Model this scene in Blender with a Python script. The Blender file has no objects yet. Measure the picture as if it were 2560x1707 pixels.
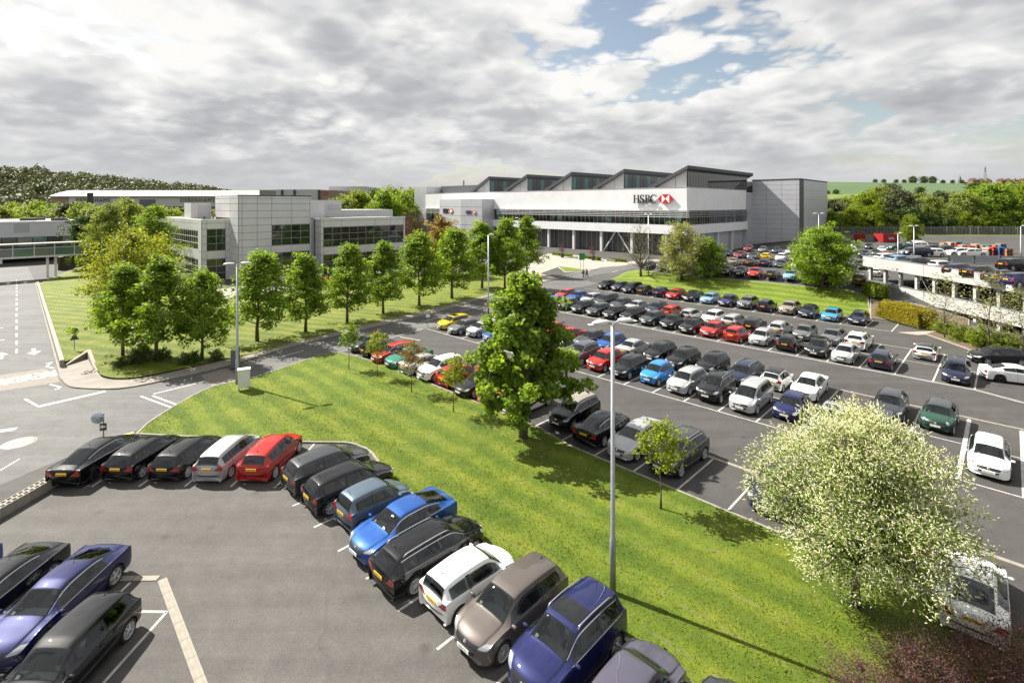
import bpy, bmesh, math, random
import numpy as np
from mathutils import Vector, Matrix, Quaternion
from mathutils.geometry import delaunay_2d_cdt

# ---------------------------------------------------------------- camera, sky, sun, exposure
H, HZ, F = 14.6, 511.0, 1278.0            # eye height (m), horizon row and focal length in photo pixels (2560 wide)
scene = bpy.context.scene
col = scene.collection
SUN = Vector((-0.872, 0.489, 1.02)).normalized()

cam_d = bpy.data.cameras.new('camera'); cam = bpy.data.objects.new('camera', cam_d); col.objects.link(cam)
cam.location = (0, 0, H); cam.rotation_euler = (math.radians(90), 0, 0)
cam_d.sensor_fit = 'HORIZONTAL'; cam_d.sensor_width = 36.0; cam_d.lens = 36.0 * F / 2560.0
cam_d.shift_y = -(853.5 - HZ) / 2560.0; cam_d.clip_start = 0.5; cam_d.clip_end = 9000
scene.camera = cam

scene.render.engine = 'CYCLES'
scene.view_settings.view_transform = 'Standard'; scene.view_settings.look = 'None'
scene.view_settings.exposure = 1.55; scene.view_settings.gamma = 1.0
scene.view_settings.use_curve_mapping = False

world = bpy.data.worlds.new('World'); scene.world = world; world.use_nodes = True
def make_world():
    nt = world.node_tree; N = nt.nodes; L = nt.links; N.clear()
    out = N.new('ShaderNodeOutputWorld'); bg = N.new('ShaderNodeBackground')
    sky = N.new('ShaderNodeTexSky'); sky.sky_type = 'NISHITA'; sky.sun_disc = False
    sky.sun_elevation = math.asin(SUN.z); sky.sun_rotation = math.atan2(SUN.x, SUN.y) % (2 * math.pi)
    sky.altitude = 60; sky.dust_density = 1.6; sky.ozone_density = 1.0
    tc = N.new('ShaderNodeTexCoord'); sep = N.new('ShaderNodeSeparateXYZ'); L.new(tc.outputs['Generated'], sep.inputs[0])
    def M(op, a, b=None, c=None, clamp=False):
        n = N.new('ShaderNodeMath'); n.operation = op; n.use_clamp = clamp
        for i, s in enumerate((a, b, c)):
            if s is None: continue
            if hasattr(s, 'node'): L.new(s, n.inputs[i])
            else: n.inputs[i].default_value = s
        return n.outputs[0]
    z = M('MAXIMUM', sep.outputs[2], 0.0)
    den = M('ADD', z, 0.24)
    px = M('DIVIDE', sep.outputs[0], den); py = M('DIVIDE', sep.outputs[1], den)
    def noise(ox, oy, scale, detail, rough, seed, dist=0.0):
        cx = N.new('ShaderNodeCombineXYZ'); L.new(M('ADD', px, ox), cx.inputs[0]); L.new(M('ADD', py, oy), cx.inputs[1]); cx.inputs[2].default_value = seed
        n = N.new('ShaderNodeTexNoise'); n.inputs['Scale'].default_value = scale; n.inputs['Detail'].default_value = detail
        n.inputs['Roughness'].default_value = rough; n.inputs['Distortion'].default_value = dist
        L.new(cx.outputs[0], n.inputs['Vector']); return n.outputs['Fac']
    C0 = .308
    inv = M('DIVIDE', 1.0, M('ADD', z, .34)); ZK = 2.1
    bx, by, bz = M('MULTIPLY', sep.outputs[0], inv), M('MULTIPLY', sep.outputs[1], inv), M('MULTIPLY', M('MULTIPLY', z, ZK), inv)
    def field(k, fine):
        """heaped cloud density at the view point moved k towards the sun"""
        cx = N.new('ShaderNodeCombineXYZ'); L.new(M('ADD', bx, SUN.x * k + 3.1), cx.inputs[0]); L.new(M('ADD', by, SUN.y * k * .4 + 1.7), cx.inputs[1]); L.new(M('ADD', bz, SUN.z * k * 1.5), cx.inputs[2])
        def n_(sc, det):
            n = N.new('ShaderNodeTexNoise'); n.inputs['Scale'].default_value = sc; n.inputs['Detail'].default_value = det; n.inputs['Roughness'].default_value = .5; L.new(cx.outputs[0], n.inputs['Vector']); return n.outputs['Fac']
        d = M('MULTIPLY', n_(.85, 2), .62)
        for sc, w in ((1.9, .34), (4.3, .19), (9.5, .10)) + (((21, .05),) if fine else ()):
            d = M('MULTIPLY_ADD', M('ABSOLUTE', M('SUBTRACT', n_(sc, 1), .5)), w * 2, d)
        return d
    d0 = field(0.0, True); d1 = field(.07, False); d2 = field(.22, False)
    cover = N.new('ShaderNodeMapRange'); cover.interpolation_type = 'SMOOTHSTEP'
    L.new(d0, cover.inputs[0]); cover.inputs[1].default_value = C0; cover.inputs[2].default_value = C0 + .055
    # thick cloud is grey below, its sunward heaps are white
    rim = M('MULTIPLY_ADD', M('SUBTRACT', d0, d1), 3.0, .0); rim2 = M('MULTIPLY_ADD', M('SUBTRACT', d0, d2), 1.5, .0)
    thick = N.new('ShaderNodeMapRange'); L.new(d0, thick.inputs[0]); thick.inputs[1].default_value = C0 + .04; thick.inputs[2].default_value = C0 + .20
    lum = M('SUBTRACT', M('ADD', M('ADD', rim, rim2), .90), M('MULTIPLY', thick.outputs[0], .42), clamp=True)
    ramp = N.new('ShaderNodeValToRGB'); e = ramp.color_ramp.elements
    e[0].position = 0.0; e[0].color = (.135, .139, .146, 1); e[1].position = 1.0; e[1].color = (.335, .333, .325, 1)
    m_ = e.new(.45); m_.color = (.195, .198, .204, 1)
    L.new(lum, ramp.inputs[0])
    sk = N.new('ShaderNodeMix'); sk.data_type = 'RGBA'; sk.blend_type = 'MULTIPLY'; sk.inputs[0].default_value = 1
    L.new(sky.outputs[0], sk.inputs[6]); sk.inputs[7].default_value = (.062, .055, .047, 1)
    hz = N.new('ShaderNodeMapRange'); L.new(z, hz.inputs[0]); hz.inputs[1].default_value = 0.0; hz.inputs[2].default_value = .16; hz.interpolation_type = 'SMOOTHSTEP'
    hz.inputs[3].default_value = .95; hz.inputs[4].default_value = 0
    mixh = N.new('ShaderNodeMix'); mixh.data_type = 'RGBA'; L.new(hz.outputs[0], mixh.inputs[0]); L.new(ramp.outputs[0], mixh.inputs[6]); mixh.inputs[7].default_value = (.195, .198, .203, 1)
    mix = N.new('ShaderNodeMix'); mix.data_type = 'RGBA'
    cv = M('MAXIMUM', cover.outputs[0], hz.outputs[0])
    L.new(cv, mix.inputs[0]); L.new(sk.outputs[2], mix.inputs[6]); L.new(mixh.outputs[2], mix.inputs[7])
    L.new(mix.outputs[2], bg.inputs[0]); bg.inputs[1].default_value = 1.0
    L.new(bg.outputs[0], out.inputs[0])
make_world()

sun_d = bpy.data.lights.new('sun', 'SUN'); sun = bpy.data.objects.new('sun', sun_d); col.objects.link(sun)
sun_d.energy = 4.4; sun_d.angle = math.radians(0.55); sun_d.color = (1.0, .95, .86)
sun.rotation_euler = SUN.to_track_quat('Z', 'Y').to_euler(); sun.location = (-60, 40, 80)

# ---------------------------------------------------------------- photo geometry
UU = Vector((-.716, .698, 0)); VV = Vector((.698, .716, 0))     # the two ground axes shared by rows and buildings
def G(px, py, z=0.0):
    s = (H - z) / (py - HZ); return Vector(((px - 1280) * s, F * s, z))
def sstep(a, b, x): t = max(0.0, min(1.0, (x - a) / (b - a))); return t * t * (3 - 2 * t)
def yard_z(x, y): return 3.6 * sstep(124, 178, y) * sstep(76, 96, x)
def terr(x, y):
    """the ground climbs behind the grass island: the far lot lies about 3 m above the near rows"""
    a = x * UU.x + y * UU.y; b = x * VV.x + y * VV.y
    return max(2.9 * sstep(78.2, 94, b) * (1 - sstep(46, 62, a)), yard_z(x, y))
def GZ(px, py, up=0.0):
    p = G(px, py)
    for _ in range(25): p = G(px, py, .5 * p.z + .5 * terr(p.x, p.y))
    p.z = terr(p.x, p.y) + up; return p
def AB(a, b, z=0.0): return Vector((0, 0, z)) + UU * a + VV * b
def zat(py, dist): return H + (HZ - py) * dist / F
def on_line(px, P, D):
    r = (px - 1280) / F; return (r * P.y - P.x) / (D.x - r * D.y)

# ---------------------------------------------------------------- object helpers
def tag(o, label=None, cat=None, group=None, kind=None):
    if label: o['label'] = label
    if cat: o['category'] = cat
    if group: o['group'] = group
    if kind: o['kind'] = kind
    return o
def link(name, data, parent=None, mat=None, loc=None, rot=None):
    o = bpy.data.objects.new(name, data); col.objects.link(o)
    if parent is not None: o.parent = parent
    if mat is not None and data is not None:
        if not data.materials: data.materials.append(mat)
        elif data.materials[0] is not mat: o.material_slots[0].link = 'OBJECT'; o.material_slots[0].material = mat
    if loc is not None: o.location = loc
    if rot is not None: o.rotation_euler = rot
    return o
def empty(name, loc=(0, 0, 0), rz=0.0, label=None, cat=None, group=None):
    o = bpy.data.objects.new(name, None); col.objects.link(o); o.location = loc; o.rotation_euler = (0, 0, rz)
    o.empty_display_size = .2
    return tag(o, label, cat, group)
def arr_mesh(name, V, Q, mat=None, smooth=False, midx=None, mats=None):
    V = np.asarray(V, dtype=np.float32); Q = np.asarray(Q, dtype=np.int32); k = Q.shape[1]
    me = bpy.data.meshes.new(name); me.vertices.add(len(V)); me.vertices.foreach_set('co', V.ravel())
    me.loops.add(Q.size); me.loops.foreach_set('vertex_index', Q.ravel())
    me.polygons.add(len(Q)); me.polygons.foreach_set('loop_start', np.arange(0, Q.size, k, dtype=np.int32))
    if smooth: me.polygons.foreach_set('use_smooth', np.ones(len(Q), dtype=bool))
    for m in (mats or ([mat] if mat else [])): me.materials.append(m)
    if midx is not None: me.polygons.foreach_set('material_index', np.asarray(midx, dtype=np.int32))
    me.update(calc_edges=True); me.validate(); return me
class MB:
    """collects simple shapes into one mesh"""
    def __init__(s): s.v = []; s.f = []
    def add(s, vs, fs):
        n = len(s.v); s.v += [tuple(p) for p in vs]; s.f += [tuple(i + n for i in q) for q in fs]; return s
    def box(s, c, d, rz=0.0, M=None):
        x, y, z = d[0] / 2, d[1] / 2, d[2] / 2
        P = [Vector((i * x, j * y, k * z)) for k in (-1, 1) for j in (-1, 1) for i in (-1, 1)]
        R = M if M is not None else Matrix.Rotation(rz, 3, 'Z')
        P = [R @ p + Vector(c) for p in P]
        return s.add(P, [(0, 2, 3, 1), (4, 5, 7, 6), (0, 1, 5, 4), (2, 6, 7, 3), (0, 4, 6, 2), (1, 3, 7, 5)])
    def prism(s, poly, z0, z1):
        n = len(poly); a = sum(poly[i][0] * poly[(i + 1) % n][1] - poly[(i + 1) % n][0] * poly[i][1] for i in range(n))
        if a < 0: poly = list(poly)[::-1]
        vs = [(p[0], p[1], z0) for p in poly] + [(p[0], p[1], z1) for p in poly]
        return s.add(vs, [tuple(range(n - 1, -1, -1)), tuple(range(n, 2 * n))] + [(i, (i + 1) % n, (i + 1) % n + n, i + n) for i in range(n)])
    def tube(s, pts, rad, seg=6, cap=True):
        pts = [Vector(p) for p in pts]; n = len(pts)
        if not hasattr(rad, '__len__'): rad = [rad] * n
        vs = []; up = Vector((0, 0, 1)); X = None
        for i, p in enumerate(pts):
            d = (pts[min(i + 1, n - 1)] - pts[max(i - 1, 0)])
            if d.length < 1e-9: d = up
            d.normalize()
            if X is None: X = d.orthogonal()
            X = (X - d * X.dot(d)); X = X.normalized() if X.length > 1e-6 else d.orthogonal().normalized()
            Y = d.cross(X)
            for k in range(seg):
                t = 2 * math.pi * k / seg; vs.append(p + (X * math.cos(t) + Y * math.sin(t)) * rad[i])
        fs = [(i * seg + k, i * seg + (k + 1) % seg, (i + 1) * seg + (k + 1) % seg, (i + 1) * seg + k) for i in range(n - 1) for k in range(seg)]
        if cap: fs += [tuple(range(seg - 1, -1, -1)), tuple((n - 1) * seg + k for k in range(seg))]
        return s.add(vs, fs)
    def lathe(s, prof, seg=16, axis='Z', c=(0, 0, 0)):
        vs = []
        for r, z in prof:
            for k in range(seg):
                t = 2 * math.pi * k / seg; p = (r * math.cos(t), r * math.sin(t), z)
                if axis == 'Y': p = (p[0], p[2], p[1])
                vs.append((p[0] + c[0], p[1] + c[1], p[2] + c[2]))
        n = len(prof)
        fs = [(i * seg + k, i * seg + (k + 1) % seg, (i + 1) * seg + (k + 1) % seg, (i + 1) * seg + k) for i in range(n - 1) for k in range(seg)]
        return s.add(vs, fs)
    def mesh(s, name, mat=None, smooth=False):
        me = bpy.data.meshes.new(name); me.from_pydata(s.v, [], s.f)
        if smooth: me.polygons.foreach_set('use_smooth', [True] * len(me.polygons))
        if mat: me.materials.append(mat)
        me.update(); return me
    def build(s, name, mat=None, parent=None, smooth=False, loc=None):
        return link(name, s.mesh(name, mat, smooth), parent, None, loc)
BOXM = {}
def box_obj(name, mat, parent, c, d, rz=0.0, bevel=None):
    """a box that shares one unit-cube mesh per material (bevelled once)"""
    key = mat.name
    if key not in BOXM: BOXM[key] = MB().box((0, 0, 0), (1, 1, 1)).mesh('unit_' + key, mat)
    o = link(name, BOXM[key], parent); o.location = c; o.scale = d; o.rotation_euler = (0, 0, rz); return o

# ---------------------------------------------------------------- materials
MT = {}
def nodes(name):
    m = bpy.data.materials.new(name); m.use_nodes = True; nt = m.node_tree; b = nt.nodes['Principled BSDF']; MT[name] = m
    return m, nt, nt.nodes, nt.links, b
def mat(name, c, rough=.6, metal=0.0, var=0.0, vscale=3.0, bump=0.0, bscale=40.0, coat=0.0, spec=None, emit=None, space='Object'):
    if name in MT: return MT[name]
    m, nt, N, L, b = nodes(name)
    b.inputs['Base Color'].default_value = (*c, 1); b.inputs['Roughness'].default_value = rough; b.inputs['Metallic'].default_value = metal
    b.inputs['Coat Weight'].default_value = coat; b.inputs['Coat Roughness'].default_value = .03
    if spec is not None: b.inputs['Specular IOR Level'].default_value = spec
    tc = N.new('ShaderNodeTexCoord') if (var or bump) else None
    if var:
        n = N.new('ShaderNodeTexNoise'); n.inputs['Scale'].default_value = vscale; n.inputs['Detail'].default_value = 6; n.inputs['Roughness'].default_value = .65
        L.new(tc.outputs[space], n.inputs['Vector'])
        r = N.new('ShaderNodeValToRGB'); r.color_ramp.elements[0].position = .3; r.color_ramp.elements[1].position = .7
        r.color_ramp.elements[0].color = (*[x * (1 - var) for x in c], 1); r.color_ramp.elements[1].color = (*[min(1, x * (1 + var)) for x in c], 1)
        L.new(n.outputs['Fac'], r.inputs[0]); L.new(r.outputs[0], b.inputs['Base Color'])
    if bump:
        n = N.new('ShaderNodeTexNoise'); n.inputs['Scale'].default_value = bscale; n.inputs['Detail'].default_value = 4
        L.new(tc.outputs[space], n.inputs['Vector'])
        bp = N.new('ShaderNodeBump'); bp.inputs['Strength'].default_value = bump; bp.inputs['Distance'].default_value = .02
        L.new(n.outputs['Fac'], bp.inputs['Height']); L.new(bp.outputs[0], b.inputs['Normal'])
    return m
def nz(N, L, vec, scale, detail=4, rough=.6):
    n = N.new('ShaderNodeTexNoise'); n.inputs['Scale'].default_value = scale; n.inputs['Detail'].default_value = detail; n.inputs['Roughness'].default_value = rough
    L.new(vec, n.inputs['Vector']); return n.outputs['Fac']
def cramp(N, L, fac, stops):
    r = N.new('ShaderNodeValToRGB'); e = r.color_ramp.elements
    while len(e) < len(stops): e.new(.5)
    for i, (p, c) in enumerate(stops): e[i].position = p; e[i].color = (*c, 1) if len(c) == 3 else c
    L.new(fac, r.inputs[0]); return r.outputs[0]
def mixc(N, L, fac, a, b, mode='MIX'):
    n = N.new('ShaderNodeMix'); n.data_type = 'RGBA'; n.blend_type = mode
    for sock, val in ((n.inputs[0], fac), (n.inputs[6], a), (n.inputs[7], b)):
        if hasattr(val, 'node'): L.new(val, sock)
        elif hasattr(val, '__len__'): sock.default_value = (*val, 1)
        else: sock.default_value = val
    return n.outputs[2]
def bumped(N, L, b, h, strength, dist):
    bp = N.new('ShaderNodeBump'); bp.inputs['Strength'].default_value = strength; bp.inputs['Distance'].default_value = dist
    L.new(h, bp.inputs['Height']); L.new(bp.outputs[0], b.inputs['Normal'])

def asphalt_mat(name, base, tint=(1, 1, 1)):
    m, nt, N, L, b = nodes(name); tc = N.new('ShaderNodeTexCoord'); P = tc.outputs['Object']
    c = lambda k: tuple(base * k * t for t in tint)
    big = cramp(N, L, nz(N, L, P, .16, 5, .6), [(.32, c(.86)), (.55, c(1.02)), (.72, c(1.2))])
    med = cramp(N, L, nz(N, L, P, 1.3, 6, .7), [(.3, (.84,) * 3), (.7, (1.12,) * 3)])
    fine = cramp(N, L, nz(N, L, P, 34, 3, .8), [(.25, (.5,) * 3), (.75, (1.5,) * 3)])
    cc = mixc(N, L, 1.0, mixc(N, L, 1.0, big, med, 'MULTIPLY'), fine, 'MULTIPLY')
    grit = cramp(N, L, nz(N, L, P, 8.0, 4, .85), [(.3, (.82,) * 3), (.7, (1.18,) * 3)]); cc = mixc(N, L, 1.0, cc, grit, 'MULTIPLY')
    # streaks left by tyres and water
    mp = N.new('ShaderNodeMapping'); L.new(P, mp.inputs[0]); mp.inputs['Rotation'].default_value = (0, 0, math.radians(44.3)); mp.inputs['Scale'].default_value = (.06, .9, 1)
    st = cramp(N, L, nz(N, L, mp.outputs[0], 1.0, 4, .6), [(.36, (.87,) * 3), (.6, (1.08,) * 3)])
    cc = mixc(N, L, 1.0, cc, st, 'MULTIPLY')
    sp = N.new('ShaderNodeTexVoronoi'); sp.inputs['Scale'].default_value = .55; L.new(P, sp.inputs['Vector'])     # dark oil spots
    spot = cramp(N, L, sp.outputs['Distance'], [(.03, (.62,) * 3), (.16, (1, 1, 1))])
    cc = mixc(N, L, .8, cc, mixc(N, L, 1.0, cc, spot, 'MULTIPLY'))
    pv = N.new('ShaderNodeTexVoronoi'); pv.feature = 'DISTANCE_TO_EDGE'; pv.inputs['Scale'].default_value = .10; wob = N.new('ShaderNodeVectorMath'); wob.operation = 'MULTIPLY_ADD'
    wn = N.new('ShaderNodeTexNoise'); wn.inputs['Scale'].default_value = .8; wn.inputs['Detail'].default_value = 5; L.new(P, wn.inputs['Vector']); L.new(wn.outputs['Color'], wob.inputs[0]); wob.inputs[1].default_value = (1.6, 1.6, 0); L.new(P, wob.inputs[2]); L.new(wob.outputs[0], pv.inputs['Vector'])
    crack = cramp(N, L, pv.outputs['Distance'], [(.0015, (.55,) * 3), (.005, (1, 1, 1))]); cc = mixc(N, L, .28, cc, mixc(N, L, 1.0, cc, crack, 'MULTIPLY'))     # sealed cracks
    L.new(cc, b.inputs['Base Color']); b.inputs['Roughness'].default_value = .82; b.inputs['Specular IOR Level'].default_value = .35
    bumped(N, L, b, nz(N, L, P, 55, 3, .7), .5, .012)
    return m
asphalt_mat('asphalt', .052, (1.06, 1.0, .95)); asphalt_mat('front_asphalt', .072, (1.07, 1.0, .93)); asphalt_mat('road_asphalt', .100, (1.02, 1.0, .985))
asphalt_mat('dark_asphalt', .055, (1.02, 1.0, .98))

def grass_mat(name, c0, c1, c2, stripe=True, rot=44.3):
    m, nt, N, L, b = nodes(name); tc = N.new('ShaderNodeTexCoord'); P = tc.outputs['Object']
    a = cramp(N, L, nz(N, L, P, .35, 5, .65), [(.3, c0), (.52, c1), (.72, c2)])
    f = cramp(N, L, nz(N, L, P, 2.6, 5, .75), [(.28, (.82,) * 3), (.72, (1.16,) * 3)])
    g = cramp(N, L, nz(N, L, P, 21, 3, .8), [(.25, (.50,) * 3), (.75, (1.45,) * 3)])
    cc = mixc(N, L, 1.0, mixc(N, L, 1.0, a, f, 'MULTIPLY'), g, 'MULTIPLY')
    dry = cramp(N, L, nz(N, L, P, .9, 6, .7), [(.60, (0, 0, 0)), (.76, (1, 1, 1))])
    cc = mixc(N, L, dry, cc, mixc(N, L, 1.0, cc, (1.5, 1.18, 1.15), 'MULTIPLY'))
    if stripe:
        mp = N.new('ShaderNodeMapping'); L.new(P, mp.inputs[0]); mp.inputs['Rotation'].default_value = (0, 0, math.radians(rot))
        w = N.new('ShaderNodeTexWave'); w.bands_direction = 'Y'; w.inputs['Scale'].default_value = .17; w.inputs['Distortion'].default_value = 2.2; w.inputs['Detail'].default_value = 4; w.inputs['Detail Scale'].default_value = 1.4
        L.new(mp.outputs[0], w.inputs['Vector'])
        s = cramp(N, L, w.outputs['Fac'], [(.25, (.80, .86, .8)), (.75, (1.16, 1.10, 1.05))])
        cc = mixc(N, L, 1.0, cc, mixc(N, L, 1.0, cc, s, 'MULTIPLY'))
        w2 = N.new('ShaderNodeTexWave'); w2.bands_direction = 'Y'; w2.inputs['Scale'].default_value = .17; w2.inputs['Distortion'].default_value = .35; w2.inputs['Detail'].default_value = 5; w2.inputs['Detail Scale'].default_value = 3.0; L.new(mp.outputs[0], w2.inputs['Vector'])
        tr = cramp(N, L, w2.outputs['Fac'], [(.975, (0, 0, 0)), (.995, (1, 1, 1))]); gap = cramp(N, L, nz(N, L, P, 1.1, 3, .6), [(.42, (0, 0, 0)), (.6, (1, 1, 1))])
        cc = mixc(N, L, mixc(N, L, 1.0, tr, gap, 'MULTIPLY'), cc, mixc(N, L, .55, cc, (.20, .19, .09)))
    L.new(cc, b.inputs['Base Color']); b.inputs['Roughness'].default_value = .75; b.inputs['Specular IOR Level'].default_value = .22
    h = N.new('ShaderNodeMath'); h.operation = 'ADD'; L.new(nz(N, L, P, 13, 4, .75), h.inputs[0]); L.new(nz(N, L, P, 60, 2, .7), h.inputs[1])
    bumped(N, L, b, h.outputs[0], .9, .07)
    return m
grass_mat('lawn', (.082, .138, .011), (.128, .180, .015), (.178, .208, .024))
grass_mat('bank_grass', (.090, .134, .012), (.140, .172, .016), (.192, .202, .026), True, 20)
grass_mat('rough_ground', (.045, .060, .018), (.062, .078, .02), (.085, .09, .03), False)
mat('paint_white', (.40, .39, .365), .6, var=.32, vscale=2.2, bump=.15)
mat('kerb', (.21, .195, .165), .8, var=.25, vscale=2.2, bump=.3)
mat('kerb_stone', (.235, .21, .172), .8, var=.22, vscale=2.5, bump=.3, bscale=25)
mat('concrete', (.25, .23, .195), .85, var=.2, vscale=2.0, bump=.35, bscale=18)
mat('hole_dark', (.045, .028, .018), .9)
mat('paving', (.27, .245, .21), .85, var=.14, vscale=.6, bump=.2)
mat('footway', (.20, .18, .155), .85, var=.2, vscale=.8, bump=.2)
mat('table_brick', (.17, .15, .13), .85, var=.2, vscale=3, bump=.3)
mat('galv', (.30, .32, .34), .45, .6, var=.12, vscale=4)
mat('lamp_white', (.62, .63, .63), .35)
mat('lamp_glass', (.5, .52, .52), .1, spec=.8)
mat('dark_metal', (.05, .052, .055), .45, .3)
mat('black_plastic', (.018, .018, .019), .55)
mat('soil', (.10, .072, .045), .95, var=.35, vscale=2, bump=.5, bscale=12)
# ================================================================ ground, lots, lawns, roads
def struct(name, me, m=None, label=None, parent=None):
    o = link(name, me, parent)
    if m is not None and not me.materials: me.materials.append(m)
    if parent is None: o['kind'] = 'structure'
    if label: o['label'] = label
    return o
def smooth_poly(P, closed=True, n=4):
    """Catmull-Rom through 2D points marked with a trailing True"""
    out = []; m = len(P)
    for i in range(m):
        p0, p1, p2, p3 = [Vector(P[(i + k - 1) % m][:2]) for k in range(4)]
        if len(P[i]) > 2 and P[i][2] and len(P[(i + 1) % m]) > 2 and P[(i + 1) % m][2]:
            for j in range(n):
                t = j / n; out.append(.5 * ((2 * p1) + (p2 - p0) * t + (2 * p0 - 5 * p1 + 4 * p2 - p3) * t * t + (3 * p1 - p0 - 3 * p2 + p3) * t ** 3))
        else: out.append(p1)
    return [(p.x, p.y) for p in out]
def densify(P, step=1.5):
    out = []
    for i in range(len(P)):
        a, b = Vector(P[i][:2]), Vector(P[(i + 1) % len(P)][:2]); k = max(1, int((b - a).length / step))
        out += [tuple(a.lerp(b, j / k)) for j in range(k)]
    return out
def gpz(*pts): return [(*GZ(p[0], p[1])[:2],) + tuple(p[2:]) for p in pts]
def gp(*pts): return [(*G(p[0], p[1])[:2],) + tuple(p[2:]) for p in pts]
def signed(P): return sum(P[i][0] * P[(i + 1) % len(P)][1] - P[(i + 1) % len(P)][0] * P[i][1] for i in range(len(P)))
def offset(P, d):
    if signed(P) < 0: P = P[::-1]
    n = len(P); out = []
    for i in range(n):
        a = Vector(P[i - 1]); b = Vector(P[i]); c = Vector(P[(i + 1) % n])
        n1 = (b - a); n2 = (c - b)
        n1 = Vector((n1.y, -n1.x)).normalized(); n2 = Vector((n2.y, -n2.x)).normalized()
        k = n1 + n2; k = k / max(.35, k.dot(n1)) if k.length > .1 else n1
        out.append((b.x + k.x * d, b.y + k.y * d))
    return P, out
def sheet(name, P, z, m, subdiv=0, zfun=None, parent=None, label=None):
    n = len(P); V2, _, T2, _, _, _ = delaunay_2d_cdt([Vector(p[:2]) for p in P], [(i, (i + 1) % n) for i in range(n)], [], 0, 1e-5)
    def inside(x, y):
        c = False
        for i in range(n):
            (x1, y1), (x2, y2) = P[i][:2], P[i - 1][:2]
            if (y1 > y) != (y2 > y) and x < (x2 - x1) * (y - y1) / (y2 - y1) + x1: c = not c
        return c
    bm = bmesh.new(); vs = [bm.verts.new((p[0], p[1], z)) for p in V2]
    for t in T2:
        c = sum((Vector(V2[i]) for i in t), Vector((0, 0))) / 3
        if inside(c.x, c.y):
            (ax, ay), (bx_, by_), (cx, cy) = [V2[i] for i in t]
            bm.faces.new([vs[i] for i in (t if (bx_ - ax) * (cy - ay) - (by_ - ay) * (cx - ax) > 0 else t[::-1])])
    bmesh.ops.delete(bm, geom=[v for v in bm.verts if not v.link_faces], context='VERTS')
    for _ in range(subdiv):
        es = [e for e in bm.edges if e.calc_length() > (2.5 if subdiv < 9 else 1.6)]
        if not es: break
        bmesh.ops.subdivide_edges(bm, edges=es, cuts=1); bmesh.ops.triangulate(bm, faces=bm.faces[:])
    if zfun:
        for v in bm.verts: v.co.z += zfun(v.co.x, v.co.y)
    me = bpy.data.meshes.new(name); bm.to_mesh(me); bm.free(); me.materials.append(m)
    if zfun: me.polygons.foreach_set('use_smooth', [True] * len(me.polygons))
    return struct(name, me, None, label, parent)
def kerbed(name, P, m, label, h=.11, kw=.13, subdiv=0, zfun=None, kerb_mat='kerb', kz=None):
    """a raised patch with a kerb standing round it"""
    o = sheet(name, P, h - .012, MT[m], subdiv, zfun, None, label)
    Pi, Po = offset(P, kw); n = len(Pi)
    vs = [(p[0], p[1], h) for p in Pi] + [(p[0], p[1], h) for p in Po] + [(p[0], p[1], 0.001) for p in Po] + [(p[0], p[1], h - .08) for p in Pi]
    if kz: vs = [(x, y, z + kz(x, y)) for x, y, z in vs]
    fs = []
    for i in range(n):
        j = (i + 1) % n; fs += [(i, i + n, j + n, j), (i + n, i + 2 * n, j + 2 * n, j + n), (i + 3 * n, i, j, j + 3 * n)]
    me = bpy.data.meshes.new('kerb'); me.from_pydata(vs, [], fs); me.materials.append(MT[kerb_mat]); me.update()
    link('kerb', me, o); return o

# base terrain to the horizon and the tarmac that carries every lot and road
BIG = 7000
bx = MB(); bx.add([(-BIG, -200, -.06), (BIG, -200, -.06), (BIG, BIG, -.06), (-BIG, BIG, -.06)], [(0, 1, 2, 3)])
struct('ground', bx.mesh('ground', MT['rough_ground']), None, 'rough open ground reaching the horizon')
lot = sheet('tarmac', [(-190, -30), (150, -30), (150, 232), (-190, 232)], 0.0, MT['asphalt'], label='worn grey tarmac of the parking lots')
road = sheet('road', smooth_poly(gp((-700, 1010), (-500, 1240), (-60, 1240), (110, 1165), (262, 1108), (330, 1082), (446, 1012), (533, 968), (660, 936), (800, 890), (850, 880), (1060, 823), (1245, 776), (1330, 752), (1395, 728), (1480, 712), (1548, 688), (1640, 672), (1600, 650), (1480, 672), (1400, 698), (1290, 722), (1060, 790), (738, 866), (571, 918), (394, 958), (294, 975), (190, 972), (160, 958), (150, 947), (85, 700), (70, 668), (-60, 668), (-330, 760))), .004, MT['road_asphalt'], label='pale tarmac road between the lawns')

front = sheet('front_lot', [(-24.0, 31.6), (-12.5, 31.5), (-9.2, 31.2), (*AB(24.2, 15.6)[:2],), (*AB(-8, 15.6)[:2],), (*AB(-8, -12)[:2],), (-24.6, -5)], .005, MT['front_asphalt'], label='lighter tarmac of the front parking lot')
# --- lawns
LAWN1 = smooth_poly(gp((345, 1086), (370, 1062, 1), (446, 1013, 1), (533, 969, 1), (640, 945, 1), (800, 890), (838, 884, 1), (866, 888, 1), (890, 893, 1)) +
                    [(*AB(a, 25.0)[:2],) for a in (41, 32, 22)] + [(*AB(a, 24.4)[:2],) for a in (19, 9.6, 6, 2, -2, -6)] +
                    [(*AB(-6, 8)[:2],), (*AB(-4, 14.9)[:2],)] + [(*AB(a, 14.95)[:2],) for a in (7, 16, 23.5)] + gp((935, 1137, 1), (905, 1118, 1), (860, 1107, 1), (760, 1106)))
lawn1 = kerbed('lawn', LAWN1, 'lawn', 'large mown lawn sloping between the two car parks', subdiv=6,
               zfun=lambda x, y: .05 * math.sin(x * .45 + y * .2) * math.sin(y * .33) * .4)
def bank_h(x, y):
    p = Vector((x, y, 0)) - G(158, 917); d = p.x * .70 + p.y * -.714
    k = max(0, min(1, (26 - abs((Vector((x, y, 0)) - G(130, 860)).length)) / 22)); return .45 * k
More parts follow.
